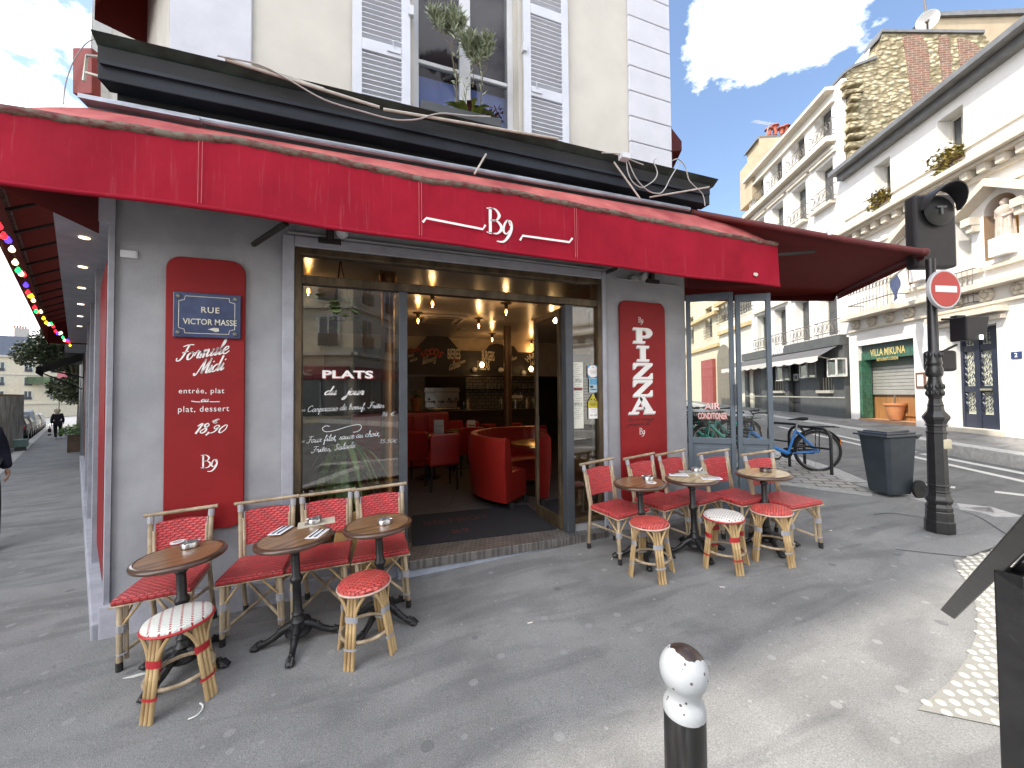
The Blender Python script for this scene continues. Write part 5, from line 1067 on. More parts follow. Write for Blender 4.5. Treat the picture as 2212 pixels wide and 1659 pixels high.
# ---- bar: counter, back shelves, tiles
YC=D+5.75; zc_=F(1000,886,5.7).z
bar=thing('bar_counter',(0,0,0),'long dark wooden bar counter across the back of the room','counter')
xl,xr=F(700,880,5.7).x,F(1330,880,5.7).x
b=MB(); b.box(xl,xr,YC-.08,YC+.6,zc_-.06,zc_); b.box(xl,xr,YC-.04,YC+.6,zc_-.14,zc_-.06); b.build('counter_top',DWOOD,bar,bevel=.01)
b=MB(); b.box(xl,xr,YC,YC+.55,ZF,zc_-.14)
x=xl+.3
b.build('front',DWOOD,bar)
b=MB()
while x<xr-.5: b.box(x,x+.55,YC-.012,YC,ZF+.15,zc_-.22); x+=.7
b.build('panels',DWOOD,bar,bevel=.008)
WTILE=brickmat('metro tiles',(.40,.40,.38),(.34,.34,.33),(.06,.06,.06),.2,.1,.008,rough=.12,plane='xz',bump=.4); WT2=M('pale tile wall',(.45,.44,.40),.3,var=.05)
bs_=thing('bar_shelving',(0,0,0),'dark back bar with glossy tiles and glass shelves behind the counter','shelf')
b=MB(); b.box(F(1010,850,7.6).x,xr+1,yb-.06,yb-.01,1.0,zb0+.4); b.build('tiles',WTILE,bs_)
b=MB(); b.box(F(700,850,7.6).x,F(920,850,7.6).x,yb-.07,yb-.01,.9,zb0+.35); b.build('pale_tiles',WT2,bs_)
b=MB()
for v in(842,): 
    z=F(1100,v,7.5).z; b.box(F(1000,v,7.4).x,xr+.8,yb-.35,yb-.07,z,z+.03)
b.box(F(1000,900,7.4).x,xr+.8,yb-.5,yb-.07,.3,1.05); b.build('shelves',DWOOD,bs_)
GLS=M('drinking glass',(.5,.52,.5),.1,var=.05,spec=.9)
random.seed(3)
zsf=F(1100,842,7.5).z+.03
for i in range(26):
    x=F(1015,842,7.3).x+i*.13; b=MB(); h=random.choice((.1,.13,.16)); b.lathe([(.028,0),(.034,h),(.031,h),(.026,.01),(0,.008)],(x,yb-.2+random.uniform(-.08,.08),zsf),10); tag(b.build('drinking_glass',GLS,smooth=40),'small drinking glass standing on the glass shelf behind the bar','glass','glasses on the back bar shelf')
# espresso machine
em=thing('espresso_machine',(0,0,0),'chrome espresso machine with cups on top standing on the bar','coffee machine')
e0,e1=F(918,870,5.9),F(992,870,5.9); ex0,ex1=e0.x,e1.x; ey=YC+.12
zt_=F(950,848,5.9).z
b=MB(); b.box(ex0,ex1,ey+.05,ey+.5,zc_+.22,zt_+.02); b.box(ex0+.02,ex1-.02,ey+.2,ey+.5,zc_+.06,zc_+.22); b.box(ex0+.06,ex1-.0,ey-.06,ey+.5,zc_+.01,zc_+.06); b.build('body',CHROME,em,bevel=.015)
b=MB(); b.box(ex0+.02,ex1-.02,ey+.03,ey+.05,zc_+.24,zc_+.34); b.build('panel',CHROME,em)
b=MB()
for x in(.25,.5,.75): xx=ex0+(ex1-ex0)*x; b.tube([V((xx,ey+.05,zc_+.22)),V((xx,ey-.05,zc_+.2)),V((xx,ey-.16,zc_+.19))],[.035,.02,.014],8)
for x in(.12,.7,.9): xx=ex0+(ex1-ex0)*x; b.lathe([(.03,0),(.025,.03)],V((xx,ey+.03,zc_+.28)),12,0,ax=(0,-1,0))
b.build('group_heads',BLACKM,em)
b=MB(); b.box(ex0-.02,ex1+.02,ey+.02,ey+.52,zt_+.02,zt_+.05); b.box(ex0,ex1,ey+.04,ey+.05,zt_+.05,zt_+.12); b.build('cup_rail',CHROME,em)
CUP=M('cup porcelain',(.6,.58,.55),.25)
for i in range(9):
    b=MB(); x=ex0+.05+(ex1-ex0-.1)*i/8; b.lathe([(.03,0),(.045,.07),(.04,.07),(.0,.01)],(x,ey+.2+.1*(i%2),zt_+.05),12); tag(b.build('coffee_cup',CUP,smooth=40),'upturned coffee cup on top of the espresso machine','cup','cups on the espresso machine')
# beer taps and bottles
bt=thing('beer_taps',(0,0,0),'row of chrome beer taps with round badges on the bar beside the pillar','beer tap')
b=MB(); q0,q1=F(1100,885,5.9),F(1126,885,5.9); b.box(q0.x,q1.x,YC+.1,YC+.2,zc_+.22,zc_+.3)
for i in range(4): x=q0.x+(q1.x-q0.x)*(i+.5)/4; b.tube([V((x,YC+.1,zc_+.26)),V((x,YC,zc_+.25)),V((x,YC-.02,zc_+.18))],.014,6); b.tube([V((x,YC+.12,zc_+.3)),V((x,YC+.1,zc_+.45))],[.012,.02],6)
b.tube([V(((q0.x+q1.x)/2,YC+.15,zc_)),V(((q0.x+q1.x)/2,YC+.15,zc_+.25))],.05,10); b.build('font',CHROME,bt,smooth=40)
b=MB()
for i in range(4): x=q0.x+(q1.x-q0.x)*(i+.5)/4; b.lathe([(.045,0),(.045,.01)],V((x,YC+.02,zc_+.32)),16,0,ax=(0,-1,0))
b.build('badges',CUP,bt)
BOT=[M('bottle dark',(.02,.03,.02),.12,spec=.8),M('bottle clear',(.4,.42,.4),.1,spec=.9),M('bottle amber',(.15,.07,.02),.12,spec=.8)]
for i,u in enumerate((1080,1085,1092,1133,1138,1144,1150,1155,1160,1004,1010,1016,1022)):
    p=F(u,885,6.0); b=MB(); h=.24+.05*(i%3); b.lathe([(.036,0),(.038,h*.6),(.014,h*.78),(.014,h)],(p.x,YC+.25+.1*(i%2),zc_),10); tag(b.build('bottle',BOT[i%3],smooth=40),'bottle standing on the bar counter' if i>8 else 'bottle standing on the bar counter beside the beer taps','bottle','bottles on the bar right of the espresso machine' if i>8 else 'bottles on the bar by the taps')
pt=thing('potted_plant',(0,0,0),'terracotta pot with a small white flowering plant on the left of the bar','plant')
p=F(899,884,5.9); b=MB(); b.lathe([(.09,0),(.12,.26),(.135,.26),(.135,.31),(.11,.31),(.1,.25),(0,.24)],(p.x,YC+.2,zc_),20); b.build('pot',M('terracotta',(.32,.12,.05),.7,var=.15),pt,smooth=40)
b=MB()
for i in range(160): leaf(b,V((p.x+random.gauss(0,.07),YC+.2+random.gauss(0,.07),zc_+.34+random.uniform(-.04,.12))),V((random.uniform(-1,1),random.uniform(-1,1),random.uniform(0,1))),.06,.03,0 if random.random()<.8 else 1)
b.build('foliage',[M('pot leaf',(.08,.11,.05),.6,var=.2),CUP],pt)
# extra bar items: straws, cup
b=MB(); p=F(1192,885,5.2)
for i in range(14): a=random.uniform(-.3,.3); b.tube([V((p.x+random.uniform(-.05,.05),p.y,zc_)),V((p.x+a*.4,p.y+random.uniform(-.05,.05),zc_+.36))],.008,5)
b.lathe([(.07,0),(.085,.2),(.08,.2),(.06,.02)],(p.x,p.y,zc_),14); tag(b.build('straw_pot',CUP),'glass of pale straws seen through the open door leaf','straws')
# ---- air conditioner and grilles on the ceiling
acq=[Zp(u,v,ZC) for u,v in((915,688),(958,680),(987,684),(943,700))]
cx=sum((p.x for p in acq))/4; cy=sum((p.y for p in acq))/4
ac=thing('ceiling_air_conditioner',(cx,cy,ZC),'square white ceiling air conditioner cassette between the bulbs','air conditioner')
b=MB(); b.box(cx-.45,cx+.45,cy-.45,cy+.45,ZC-.04,ZC-.003); b.build('cassette',M('ac beige',(.45,.41,.35),.4),ac,bevel=.01)
b=MB()
for i in range(9): b.box(cx-.25,cx+.25,cy-.25+i*.058,cy-.22+i*.058,ZC-.046,ZC-.041)
b.build('grille',M('ac dark',(.09,.08,.07),.6),ac)
b=MB()
for s in(-1,1): b.box(cx-.3,cx+.3,cy+s*.36-.03,cy+s*.36+.03,ZC-.045,ZC-.041); b.box(cx+s*.36-.03,cx+s*.36+.03,cy-.3,cy+.3,ZC-.045,ZC-.041)
b.build('louvres',M('ac dark',(0,0,0)),ac)
for i,(u,v) in enumerate(((1077,690),(1000,712),(1160,690),(1152,745))):
    p=Zp(u,v,ZC); b=MB(); b.lathe([(.12,0),(.12,-.02),(.08,-.03)],(p.x,p.y,ZC-.002),20); tag(b.build('ceiling_vent',CEIL,smooth=40),'flat round vent in the bistro ceiling','vent','round vents in the bistro ceiling')
# ---- pillars
def pillar(u,v,d_,r,lab,mt,cap):
    q=AT(u,v,d_); t=thing('pillar',(q.x,q.y,ZF),lab,'pillar'); b=MB(); b.lathe([(r*1.25,0),(r*1.25,.08),(r,.12),(r,ZC-ZF-.2),(r,ZC-ZF-.005)],(q.x,q.y,ZF),24); b.build('shaft',mt,t,smooth=40)
    if cap: b=MB(); b.lathe([(r*1.02,ZC-ZF-.30),(r*1.12,ZC-ZF-.27),(r*1.12,ZC-ZF-.14),(r*1.35,ZC-ZF-.10),(r*1.35,ZC-ZF-.04),(r*1.1,ZC-ZF-.03)],(q.x,q.y,ZF),24); b.box(q.x-r*1.2,q.x+r*1.2,q.y-r*1.2,q.y+r*1.2,ZC-.05,ZC-.006); b.build('capital',mt,t,smooth=40)
pillar(838,850,4.6,.076,'bronze cast iron pillar behind the left shop window',COPPER,True)
pillar(1097,850,8.4,.085,'slim wooden pillar in front of the bar',M('wood pillar',(.09,.045,.025),.35,var=.2,stretch=(1,1,.3)),False)
# ---- round banquette with table
TC=V((2.36,5.35,0)); bq=thing('round_banquette',(TC.x,TC.y,ZF),'round red leather banquette with channelled back just inside the door','banquette')
b=MB(); b2=MB(); a0,a1=rad(222),rad(45); ns_=36
def arcpt(a,r,z): return V((TC.x+r*math.cos(a),TC.y+r*math.sin(a),z))
prof=[(1.02,ZF+.10),(1.06,ZF+.55),(1.06,ZF+.88),(1.02,ZF+.93),(.95,ZF+.92),(.92,ZF+.85),(.86,ZF+.46),(.86,ZF+.10)]
vs=[]
for i in range(ns_*2+1):
    a=a0+(a1-a0)*i/(ns_*2); ch_=.012*abs(math.cos(i*math.pi/4))
    for j,(r,z) in enumerate(prof): vs.append(arcpt(a,r-(0.02-ch_ if 3<j<7 else 0),z))
L=len(prof)
b.add(vs,[(i*L+j,(i+1)*L+j,(i+1)*L+(j+1)%L,i*L+(j+1)%L) for i in range(ns_*2) for j in range(L)]+[tuple(range(L)),tuple(range(ns_*2*L,ns_*2*L+L))[::-1]]); b.build('back',LEATH,bq,smooth=50)
prof=[(.855,ZF+.10),(.855,ZF+.44),(.82,ZF+.47),(.50,ZF+.47),(.45,ZF+.43),(.45,ZF+.10)]; vs=[]; L=len(prof)
for i in range(ns_+1):
    a=a0+(a1-a0)*i/ns_
    for r,z in prof: vs.append(arcpt(a,r,z))
b2.add(vs,[(i*L+j,(i+1)*L+j,(i+1)*L+(j+1)%L,i*L+(j+1)%L) for i in range(ns_) for j in range(L)]+[tuple(range(L)),tuple(range(ns_*L,ns_*L+L))[::-1]]); b2.build('seat',LEATH,bq,smooth=50)
for a in(rad(224),rad(130),rad(50)):
    b=MB(); q=arcpt(a,.95,ZF); b.box(q.x-.03,q.x+.03,q.y-.03,q.y+.03,ZF,ZF+.1); q=arcpt(a,.52,ZF); b.box(q.x-.03,q.x+.03,q.y-.03,q.y+.03,ZF,ZF+.1); b.build('leg',BLACKM,bq)
def room_table(x,y,R,lab,brass=True):
    t=thing('dining_table',(x,y,ZF),lab,'table'); b=MB(); b.lathe([(R-.01,.735),(R-.01,.765),(0,.766)],(x,y,ZF),36); b.build('table_top',DWOOD,t,smooth=40)
    b=MB(); b.lathe([(R-.012,.73),(R,.735),(R,.764),(R-.012,.767)],(x,y,ZF),36); b.build('brass_edge',M('brass edge',(.62,.45,.18),.25,1),t,smooth=40)
    b=MB(); b.lathe([(.22,0),(.22,.02),(.04,.05),(.04,.73)],(x,y,ZF),20); b.build('pedestal',IRON,t,smooth=40); return t
room_table(TC.x,TC.y,.42,'round dark dining table with brass edge inside the curve of the red banquette')
for i,(dx,dy) in enumerate(((-.05,-.1),(.22,.05),(.15,.2))):
    b=MB(); b.lathe([(.03,0),(.032,.005),(.005,.02),(.005,.09),(.03,.12),(.034,.16),(.028,.2),(.026,.2),(.03,.15),(.0,.1)],(TC.x+dx,TC.y+dy,ZF+.766),14); tag(b.build('wine_glass',GLASS2,smooth=40),'stemmed glass standing on the round table by the red banquette','glass','glasses on the round inside table')
# ---- other seats: straight banquette, chairs, tables, bar stools
def rchair(x,y,rz,lab):
    t=thing('dining_chair',(0,0,0),lab,'chair','red leather dining chairs inside'); b=MB(); b.box(-.23,.23,-.23,.2,.38,.47); b.build('seat',LEATH,t,bevel=.03)
    b=MB(); b.prism([V((-.23,.17,.40)),V((.23,.17,.40)),V((.24,.22,.86)),V((.2,.225,.89)),V((-.2,.225,.89)),V((-.24,.22,.86))],V((0,.06,0))); b.build('backrest',LEATH,t,bevel=.02)
    for sx in(-1,1):
        for sy in(-1,1): b=MB(); b.tube([V((sx*.2,sy*.19,.38)),V((sx*.21,sy*.21,0))],[.02,.014],6); b.build('leg',BLACKM,t)
    t.location=(x,y,ZF); t.rotation_euler=(0,0,rz); return t
sp=[(952,1040,6.2,3.14,'red leather dining chair on the left inside, seen from behind with a menu on it'),(1010,1015,7.3,3.14,'red leather dining chair right of the one with the menu, seen from behind'),(985,990,8.6,0,'red leather dining chair farther back facing the door'),(1040,985,8.3,.6,'red leather dining chair farthest back beside the bar stools'),(905,1030,6.6,2.6,'red leather dining chair half hidden by the left door jamb')]
mc=[]
for u,v,d_,rz,lab in sp: q=AT(u,850,d_); rchair(q.x,q.y,rz+.1,lab); mc.append(q)
for i,(u,d_) in enumerate(((925,7.0),(985,7.9))): q=AT(u,850,d_); room_table(q.x,q.y,.32,['small dark dining table between the red chairs on the left inside','small dark dining table farther back among the red chairs'][i])
lb=thing('straight_banquette',(0,0,0),'long straight red leather banquette in front of the bar on the left inside','banquette')
q0,q1=AT(760,850,8.0),AT(968,850,8.6)
b=MB(); d=(q1-q0); d.z=0; d.normalize(); nn=V((-d.y,d.x,0)); Lq=(q1-q0).length
c=(q0+q1)/2; b.obox(V((c.x,c.y,ZF+.55)),d*Lq/2,nn*.08,V((0,0,.55))); b.build('back',LEATH,lb,bevel=.03)
b=MB(); c2=c-nn*.32; b.obox(V((c2.x,c2.y,ZF+.23)),d*Lq/2,nn*.24,V((0,0,.22))); b.build('seat',LEATH,lb,bevel=.03)
b=MB(); nfl=int(Lq/.3)
for i in range(nfl): q=q0+d*(.15+i*.3)-nn*.085; b.obox(V((q.x,q.y,ZF+.8)),d*.13,nn*.02,V((0,0,.24)))
b.build('channels',LEATH,lb,bevel=.018)
for i,(u,lab) in enumerate(((1055,'round red bar stool at the counter, left of the wooden pillar'),(1112,'round red bar stool at the counter, right of the wooden pillar'))):
    q=F(u,912,5.2); t=thing('bar_stool',(q.x,q.y,ZF),lab,'stool','red bar stools at the counter'); b=MB(); b.lathe([(.18,.70),(.19,.73),(.18,.77),(0,.78)],(q.x,q.y,ZF),20); b.build('seat',LEATH,t,smooth=40); b=MB(); b.lathe([(.2,0),(.2,.02),(.03,.05),(.03,.7)],(q.x,q.y,ZF),14); b.build('pedestal',IRON,t,smooth=40)
for i,(u,v,d_,lab) in enumerate(((948,923,6.0,'grey menu card standing on the left inside chair back'),(1018,921,7.1,'white menu card with a maroon bar standing among the inside chairs'))):
    q=AT(u,v,d_); b=MB(); b.obox(q,RT*.075,V((0,.006,0)),V((0,0,.115)),0); b.obox(q+V((0,-.008,.02)),RT*.06,V((0,.001,0)),V((0,0,.012 if i else .004)),1); tag(b.build('standing_menu',[M('menu grey %d'%i,(.35,.33,.33) if i==0 else (.62,.60,.58),.6,var=.1),M('menu maroon',(.2,.05,.05),.7)]),lab,'menu')
# ---- plants in the left window
hp=thing('hanging_plant',(0,0,0),'trailing plant in a dark pot hanging from a ceiling hook behind the left window','plant')
q=AT(735,660,3.6); b=MB(); b.lathe([(.05,-.14),(.085,0),(.09,0),(.08,-.02),(0,-.03)],q,16); b.build('pot',BLACKM,hp,smooth=40)
b=MB()
for a in(0,2.1,4.2): b.tube([q+V((.085*math.cos(a),.085*math.sin(a),0)),V((q.x,q.y,ZC-.2))],.004,5)
b.tube(spline([(q.x,q.y,ZC-.2),(q.x+.03,q.y,ZC-.14),(q.x-.02,q.y,ZC-.08),(q.x,q.y,ZC)],4),.007,6); b.build('hanger',BLACKM,hp)
b=MB(); random.seed(11)
for i in range(70):
    a=random.uniform(0,6.28); r=random.uniform(.05,.2); p=q+V((r*math.cos(a),r*math.sin(a),random.uniform(-.3,.1)*(r/.2)+.03)); s=random.uniform(.05,.09); dd=V((math.cos(a),math.sin(a),random.uniform(-.9,.1))).normalized(); sd=V((-dd.y,dd.x,0)).normalized()
    b.add([p]+[p+dd*s*(.5-.5*math.cos(t_))+sd*s*.5*math.sin(t_) for t_ in(.8,1.6,2.4,3.14,-2.4,-1.6,-.8)],[tuple(range(8))])
b.build('foliage',M('round leaf',(.20,.30,.10),.45,var=.3,vs=12),hp)
cp=thing('corn_plant',(0,0,0),'tall green corn plant with long strap leaves behind the left window','plant')
b=MB(); DRAC=M('strap leaf',(.20,.40,.09),.35,var=.35,vs=8,col2=(.36,.55,.16)); base=AT(742,1120,3.95)
b3=MB(); b3.lathe([(.13,0),(.16,.28),(.15,.28),(.0,.25)],(base.x,base.y,ZF),18); b3.build('pot',BLACKM,cp,smooth=40)
b3=MB(); b3.tube([V((base.x,base.y,ZF+.2)),V((base.x,base.y,1.0))],.03,8); b3.build('stem',BARK,cp)
for i in range(46):
    a=i*2.4; zz=random.uniform(.55,1.15); L=random.uniform(.45,.75); d=V((math.cos(a),math.sin(a)*.55,0)); n=8; s=V((-d.y,d.x,0)).normalized(); up_=random.uniform(.7,1.3)
    vs=[]
    for j in range(n+1):
        t_=j/n; p=V((base.x,base.y,zz))+d*L*(.55*t_+.25*t_*t_)+V((0,0,L*(up_*t_-1.75*t_*t_))); wq=.034*math.sin(math.pi*min(.97,t_*.9+.08)); vs+=[p+s*wq,p-s*wq+V((0,0,.006))]
    b.add(vs,[(2*j,2*j+1,2*j+3,2*j+2) for j in range(n)])
b.build('foliage',DRAC,cp,smooth=60)
b=MB(); q=F(1272,677,.3); b.lathe([(.0,.0),(.05,.005)],q,4); pts=[V((q.x+.06*math.sin(t_)*(.75+.25*math.cos(t_)),q.y,q.z+.11*math.cos(t_))) for t_ in[i*math.pi/8 for i in range(16)]]; b.prism(pts,V((0,.01,0))); tag(b.build('shield_sign',RED),'small red shield shaped sign behind the top of the right glass','sign')
# ================================================================ STREET FURNITURE
random.seed(21)
BLKP=M('black street paint',(.012,.012,.013),.38,var=.3,vs=10,bump=.12,bs=60,coat=.2)
# bollard
def bol(u,v,d_): return AT(u,v,d_)
c=AT(1477,1447,1.10); gx=gz(c.x)
t=thing('bollard',(c.x,c.y,gx),'black street bollard with a worn white ball head in the foreground','bollard')
BPOST=M('scratched black post',(.010,.010,.011),.4,var=.6,vs=14,col2=(.035,.035,.036),stretch=(3,3,.25),lo=.45,hi=.75)
b=MB(); zc=c.z-gx; b.lathe([(.066,0),(.066,.05),(.056,.06),(.056,zc-.105)],(c.x,c.y,gx),32); b.build('post',BPOST,t,smooth=40)
WBALL=M('chipped white paint',(.33,.35,.37),.35,var=.05,vs=20,coat=.2)
ns,ln,bb_=nodes_of(WBALL); nt=WBALL.node_tree; tcn=[n for n in ns if n.type=='TEX_COORD'][0].outputs['Object']; cur=bb_.inputs['Base Color'].links[0].from_socket
vo=ns.new('ShaderNodeTexVoronoi'); vo.inputs['Scale'].default_value=55; ln.new(tcn,vo.inputs['Vector']); ch1=math_node(nt,'MULTIPLY',math_node(nt,'GREATER_THAN',vo.outputs['Color'],.66),math_node(nt,'LESS_THAN',vo.outputs['Distance'],.22))
sp=ns.new('ShaderNodeSeparateXYZ'); ln.new(tcn,sp.inputs[0]); nz=ns.new('ShaderNodeTexNoise'); nz.inputs['Scale'].default_value=45; ln.new(tcn,nz.inputs['Vector'])
topw=math_node(nt,'GREATER_THAN',math_node(nt,'ADD',math_node(nt,'ADD',sp.outputs['Z'],math_node(nt,'MULTIPLY',nz.outputs['Fac'],.016)),math_node(nt,'MULTIPLY',sp.outputs['X'],.25)),zc+.058)
fc=math_node(nt,'MAXIMUM',ch1,topw); mm=ns.new('ShaderNodeMixRGB'); ln.new(fc,mm.inputs[0]); ln.new(cur,mm.inputs[1]); mm.inputs[2].default_value=(.075,.055,.05,1); ln.new(mm.outputs[0],bb_.inputs['Base Color']); 
mr=math_node(nt,'MULTIPLY_ADD',topw,.75,0); ln.new(mr,bb_.inputs['Metallic'])
b=MB(); prof=[(.0565,-.115),(.0575,-.100),(.054,-.088),(.048,-.077),(.045,-.068),(.046,-.058)]
for i in range(1,19): a=math.pi*(.76-.76*i/18); prof.append((.0655*math.sin(a),-.0655*math.cos(a)*-1 if 0 else .0655*math.cos(a)))
b.lathe(prof,c,36); b.build('ball_head',WBALL,t,smooth=60)
# lectern in the right foreground corner
t=thing('lectern',(2.2,.75,gz(2.2)),'black metal lectern with a thick tilted top in the lower right corner','lectern')
dl_=1.20; pA,pB=AT(2046,1328,1.75),AT(2330,1030,.86)
ax=(pB-pA).normalized(); fwd=V((FW.x,FW.y,0)).normalized(); nn=ax.cross(fwd).normalized(); 
if nn.z<0: nn=-nn
rv=ray(2120,1240).normalized(); dp=rv-ax*rv.dot(ax); dp.normalize(); nn=ax.cross(dp).normalized(); Lx=(pB-pA).length
b=MB(); b.obox((pA+pB)/2+dp*.11,ax*Lx/2,dp*.11,nn*.025); b.build('top',M('worn black slab',(.03,.03,.032),.33,var=.25,vs=9,bump=.06,bs=30,coat=.2),t,bevel=.004)
q=AT(2201,1300,dl_+.05); b=MB(); b.box(q.x-.012,q.x+.06,q.y-.02,q.y+.05,gz(q.x),AT(2201,1240,dl_+.05).z); b.build('post',BLKP,t,bevel=.006)
b=MB(); b.obox(AT(2215,1215,dl_+.08),ax*.1,dp*.05,nn*.012); b.build('bracket',BLKP,t,bevel=.004)
# traffic signal column
pb=G(2030,1148); px,py=pb.x,pb.y; pz=gz(px)
t=thing('traffic_column',(px,py,pz),'ornate black cast iron column carrying the traffic signal and no entry sign','street column')
k_=1/211.; kr_=k_*.667
P_=[(1151,35.5),(1127,35.5),(1126,32.5),(1108,32.3),(1106,30),(1103,31.5),(1098,31.5),(1094,29),(1091,27),(1087,31),(1083,33),(1080,32),(1074,27.5),(1067,25.2),(1066,27.5),(1064,27.5),(1063,24.8),(1054,24.8),(1053,27.3),(1051,27.3),(1050,24.5),(942,23.2),(941,26),(938,26),(937,22.6),(927,22.4),(926,26),(924,26),(922,23),(914,28),(910,32),(906,32.5),(903,30),(899,26),(894,21),(884,18.5),(882,20),(879,18),(868,15)]
b=MB(); b.lathe([(w_*kr_,(1151-v)*k_) for v,w_ in P_],(px,py,pz),8,0,ph=rad(12)); b.build('base',BLKP,t,bevel=.003)
P2=[(868,15),(862,17.5),(850,20),(840,19.5),(826,15.5),(821,15),(819,18),(816,20.5),(809,21.3),(803,20),(798,17),(796,17),(794,19.5),(789,19.5),(786,17.5),(776,18),(768,16),(766,13),(680,12.4),(565,11.8)]
b=MB(); b.lathe([(w_*kr_,(1151-v)*k_) for v,w_ in P2],(px,py,pz),20); 
for i in range(10):
    a=i*.628
    for v,r in((842,19.5),(856,18.5),(774,18)): b.ball((px+r*kr_*math.cos(a),py+r*kr_*math.sin(a),pz+(1151-v)*k_),.013,(1,1,2.2),8,rows=5)
b.build('shaft',BLKP,t,smooth=45)
dc=4.05
def PF(u,v,dd=0): return AT(u,v,dc+dd)
fx=V((FW.x,FW.y,0)).normalized(); tocam=-fx; sd_=V((-tocam.y,tocam.x,0))   # faces the camera
b=MB(); q=PF(2036,967,-.16); b.prism([q+sd_*.062+V((0,0,.085)),q+sd_*.062+V((0,0,-.09)),q-sd_*.055+V((0,0,-.09)),q-sd_*.055+V((0,0,.085))],-tocam*.07); b.obox(q+tocam*.03+V((0,0,.04)),sd_*.045,tocam*.02,V((0,0,.05))); b.build('call_box',M('beige plastic',(.52,.47,.33),.5,var=.1),t,bevel=.012)
b=MB(); b.obox(PF(2033,813,-.10)-tocam*.0,sd_*.025,tocam*.004,V((0,0,.022))); b.build('sticker',WHT,t)
# signal head
RGH=M('signal black',(.014,.013,.015),.5,var=.2,vs=9)
sg=thing('traffic_signal',tuple(PF(2015,580)),'large black traffic signal box with a hooded top on the column','traffic signal')
cS=PF(2025,497,-.02); hw,hh=.155,.40
u1,v1=(PF(2063,497)-PF(1974,497)).length/2,(PF(2015,417).z-PF(2015,576).z)/2
b=MB(); b.obox(cS-tocam*.07,sd_*u1,tocam*.06,V((0,0,v1))); b.build('housing',RGH,sg,bevel=.025)
b=MB(); n=16; zc_2=cS.z+v1*.50; R1=u1*.90; vs=[]
for i in range(n+1):
    a=math.pi*i/n; d2=sd_*math.cos(a)*R1+V((0,0,math.sin(a)*R1*1.15)); c0_=V((cS.x,cS.y,zc_2))+tocam*.02
    fl=.03+.15*max(0,math.sin(a))**.7
    vs+=[c0_+d2,c0_+d2*1.02+tocam*fl,c0_+d2*.96+tocam*fl,c0_+d2*.94]
b.add(vs,[(i*4+j,(i+1)*4+j,(i+1)*4+(j+1)%4,i*4+(j+1)%4) for i in range(n) for j in range(4)]); b.build('hood',RGH,sg,smooth=50)
b=MB(); b.lathe([(R1*.8,0),(R1*.7,.012),(0,.02)],V((cS.x,cS.y,zc_2))+tocam*.022,24,0,ax=tocam); b.build('lens',M('unlit lens',(.008,.009,.009),.5),sg,smooth=50)
b=MB(); q=V((cS.x,cS.y,zc_2))+tocam*.05; b.obox(q+V((0,0,.03)),sd_*.05,tocam*.004,V((0,0,.010))); b.obox(q-V((0,0,.012)),sd_*.012,tocam*.004,V((0,0,.035))); b.build('mark',M('grey mark',(.10,.11,.11),.5),sg)
# no entry sign
cN=PF(2040,625,-.22); nN=(Matrix.Rotation(rad(9),3,'Z')@(-fx)).normalized(); sN=V((-nN.y,nN.x,0)); RR=.195
ne=thing('no_entry_sign',tuple(cN),'round red no entry sign with white bar on the column','traffic sign')
b=MB(); b.lathe([(RR,-.02),(RR,.006),(RR*.97,.010),(RR*.90,.0085),(0,.009)],cN,40,0,ax=nN); b.build('rim',M('sign grey rim',(.52,.53,.55),.4,.2),ne,smooth=40)
b=MB(); b.lathe([(RR*.90,.0095),(RR*.89,.0125),(0,.0125)],cN,40,0,ax=nN); b.build('disc',M('sign red face',(.42,.035,.03),.4,var=.06,spec=.5),ne,smooth=40)
b=MB(); b.obox(cN+nN*.0145,sN*RR*.68,nN*.001,V((0,0,RR*.165))); b.build('bar',M('sign bar white',(.68,.70,.74),.5,var=.05),ne)
b=MB(); b.obox(cN-nN*.06,sN*.03,nN*.05,V((0,0,.03))); b.build('clamp',RGH,ne)
# pedestrian signals
ps=thing('pedestrian_signal',tuple(PF(2070,715)),'tilted black pedestrian signal box on an arm right of the column','traffic signal')
cP=PF(2070,713,.1); 
b=MB(); q=[cP+sd_*x+V((0,0,z)) for x,z in((-.10,.12),(.15,.12),(.10,-.12),(-.10,-.13))] if sd_.dot(RT)>0 else [cP-sd_*x+V((0,0,z)) for x,z in((-.10,.12),(.15,.12),(.05,-.12),(-.10,-.13))]
b.prism(q,tocam*.16); b.build('housing',RGH,ps,bevel=.012)
b=MB(); rs=1 if sd_.dot(RT)>0 else -1; b.tube([PF(2035,690,.05),PF(2066,688,.1)],.012,6); b.tube([PF(2035,760,.05),PF(2066,745,.1)],.012,6); b.obox(cP+V((0,0,.135)),sd_*.05,tocam*.03,V((0,0,.02))); b.build('arm',RGH,ps)
b=MB(); b.obox(cP+tocam*.165-V((0,0,.10))+sd_*rs*.045,sd_*.016,tocam*.004,V((0,0,.022))); b.build('glow_spot',M('glowing pale green',(.85,1,.85),.3,var=0,emit=2),ps)  # small glowing pale green spot low on the housing
ps=thing('pedestrian_signal',tuple(PF(2030,782)),'rounded black pedestrian signal box behind the column at hand height','traffic signal')
b=MB(); b.obox(PF(2030,780,.2),sd_*.135,tocam*.06,V((0,0,.115))); b.build('housing',RGH,ps,bevel=.03)
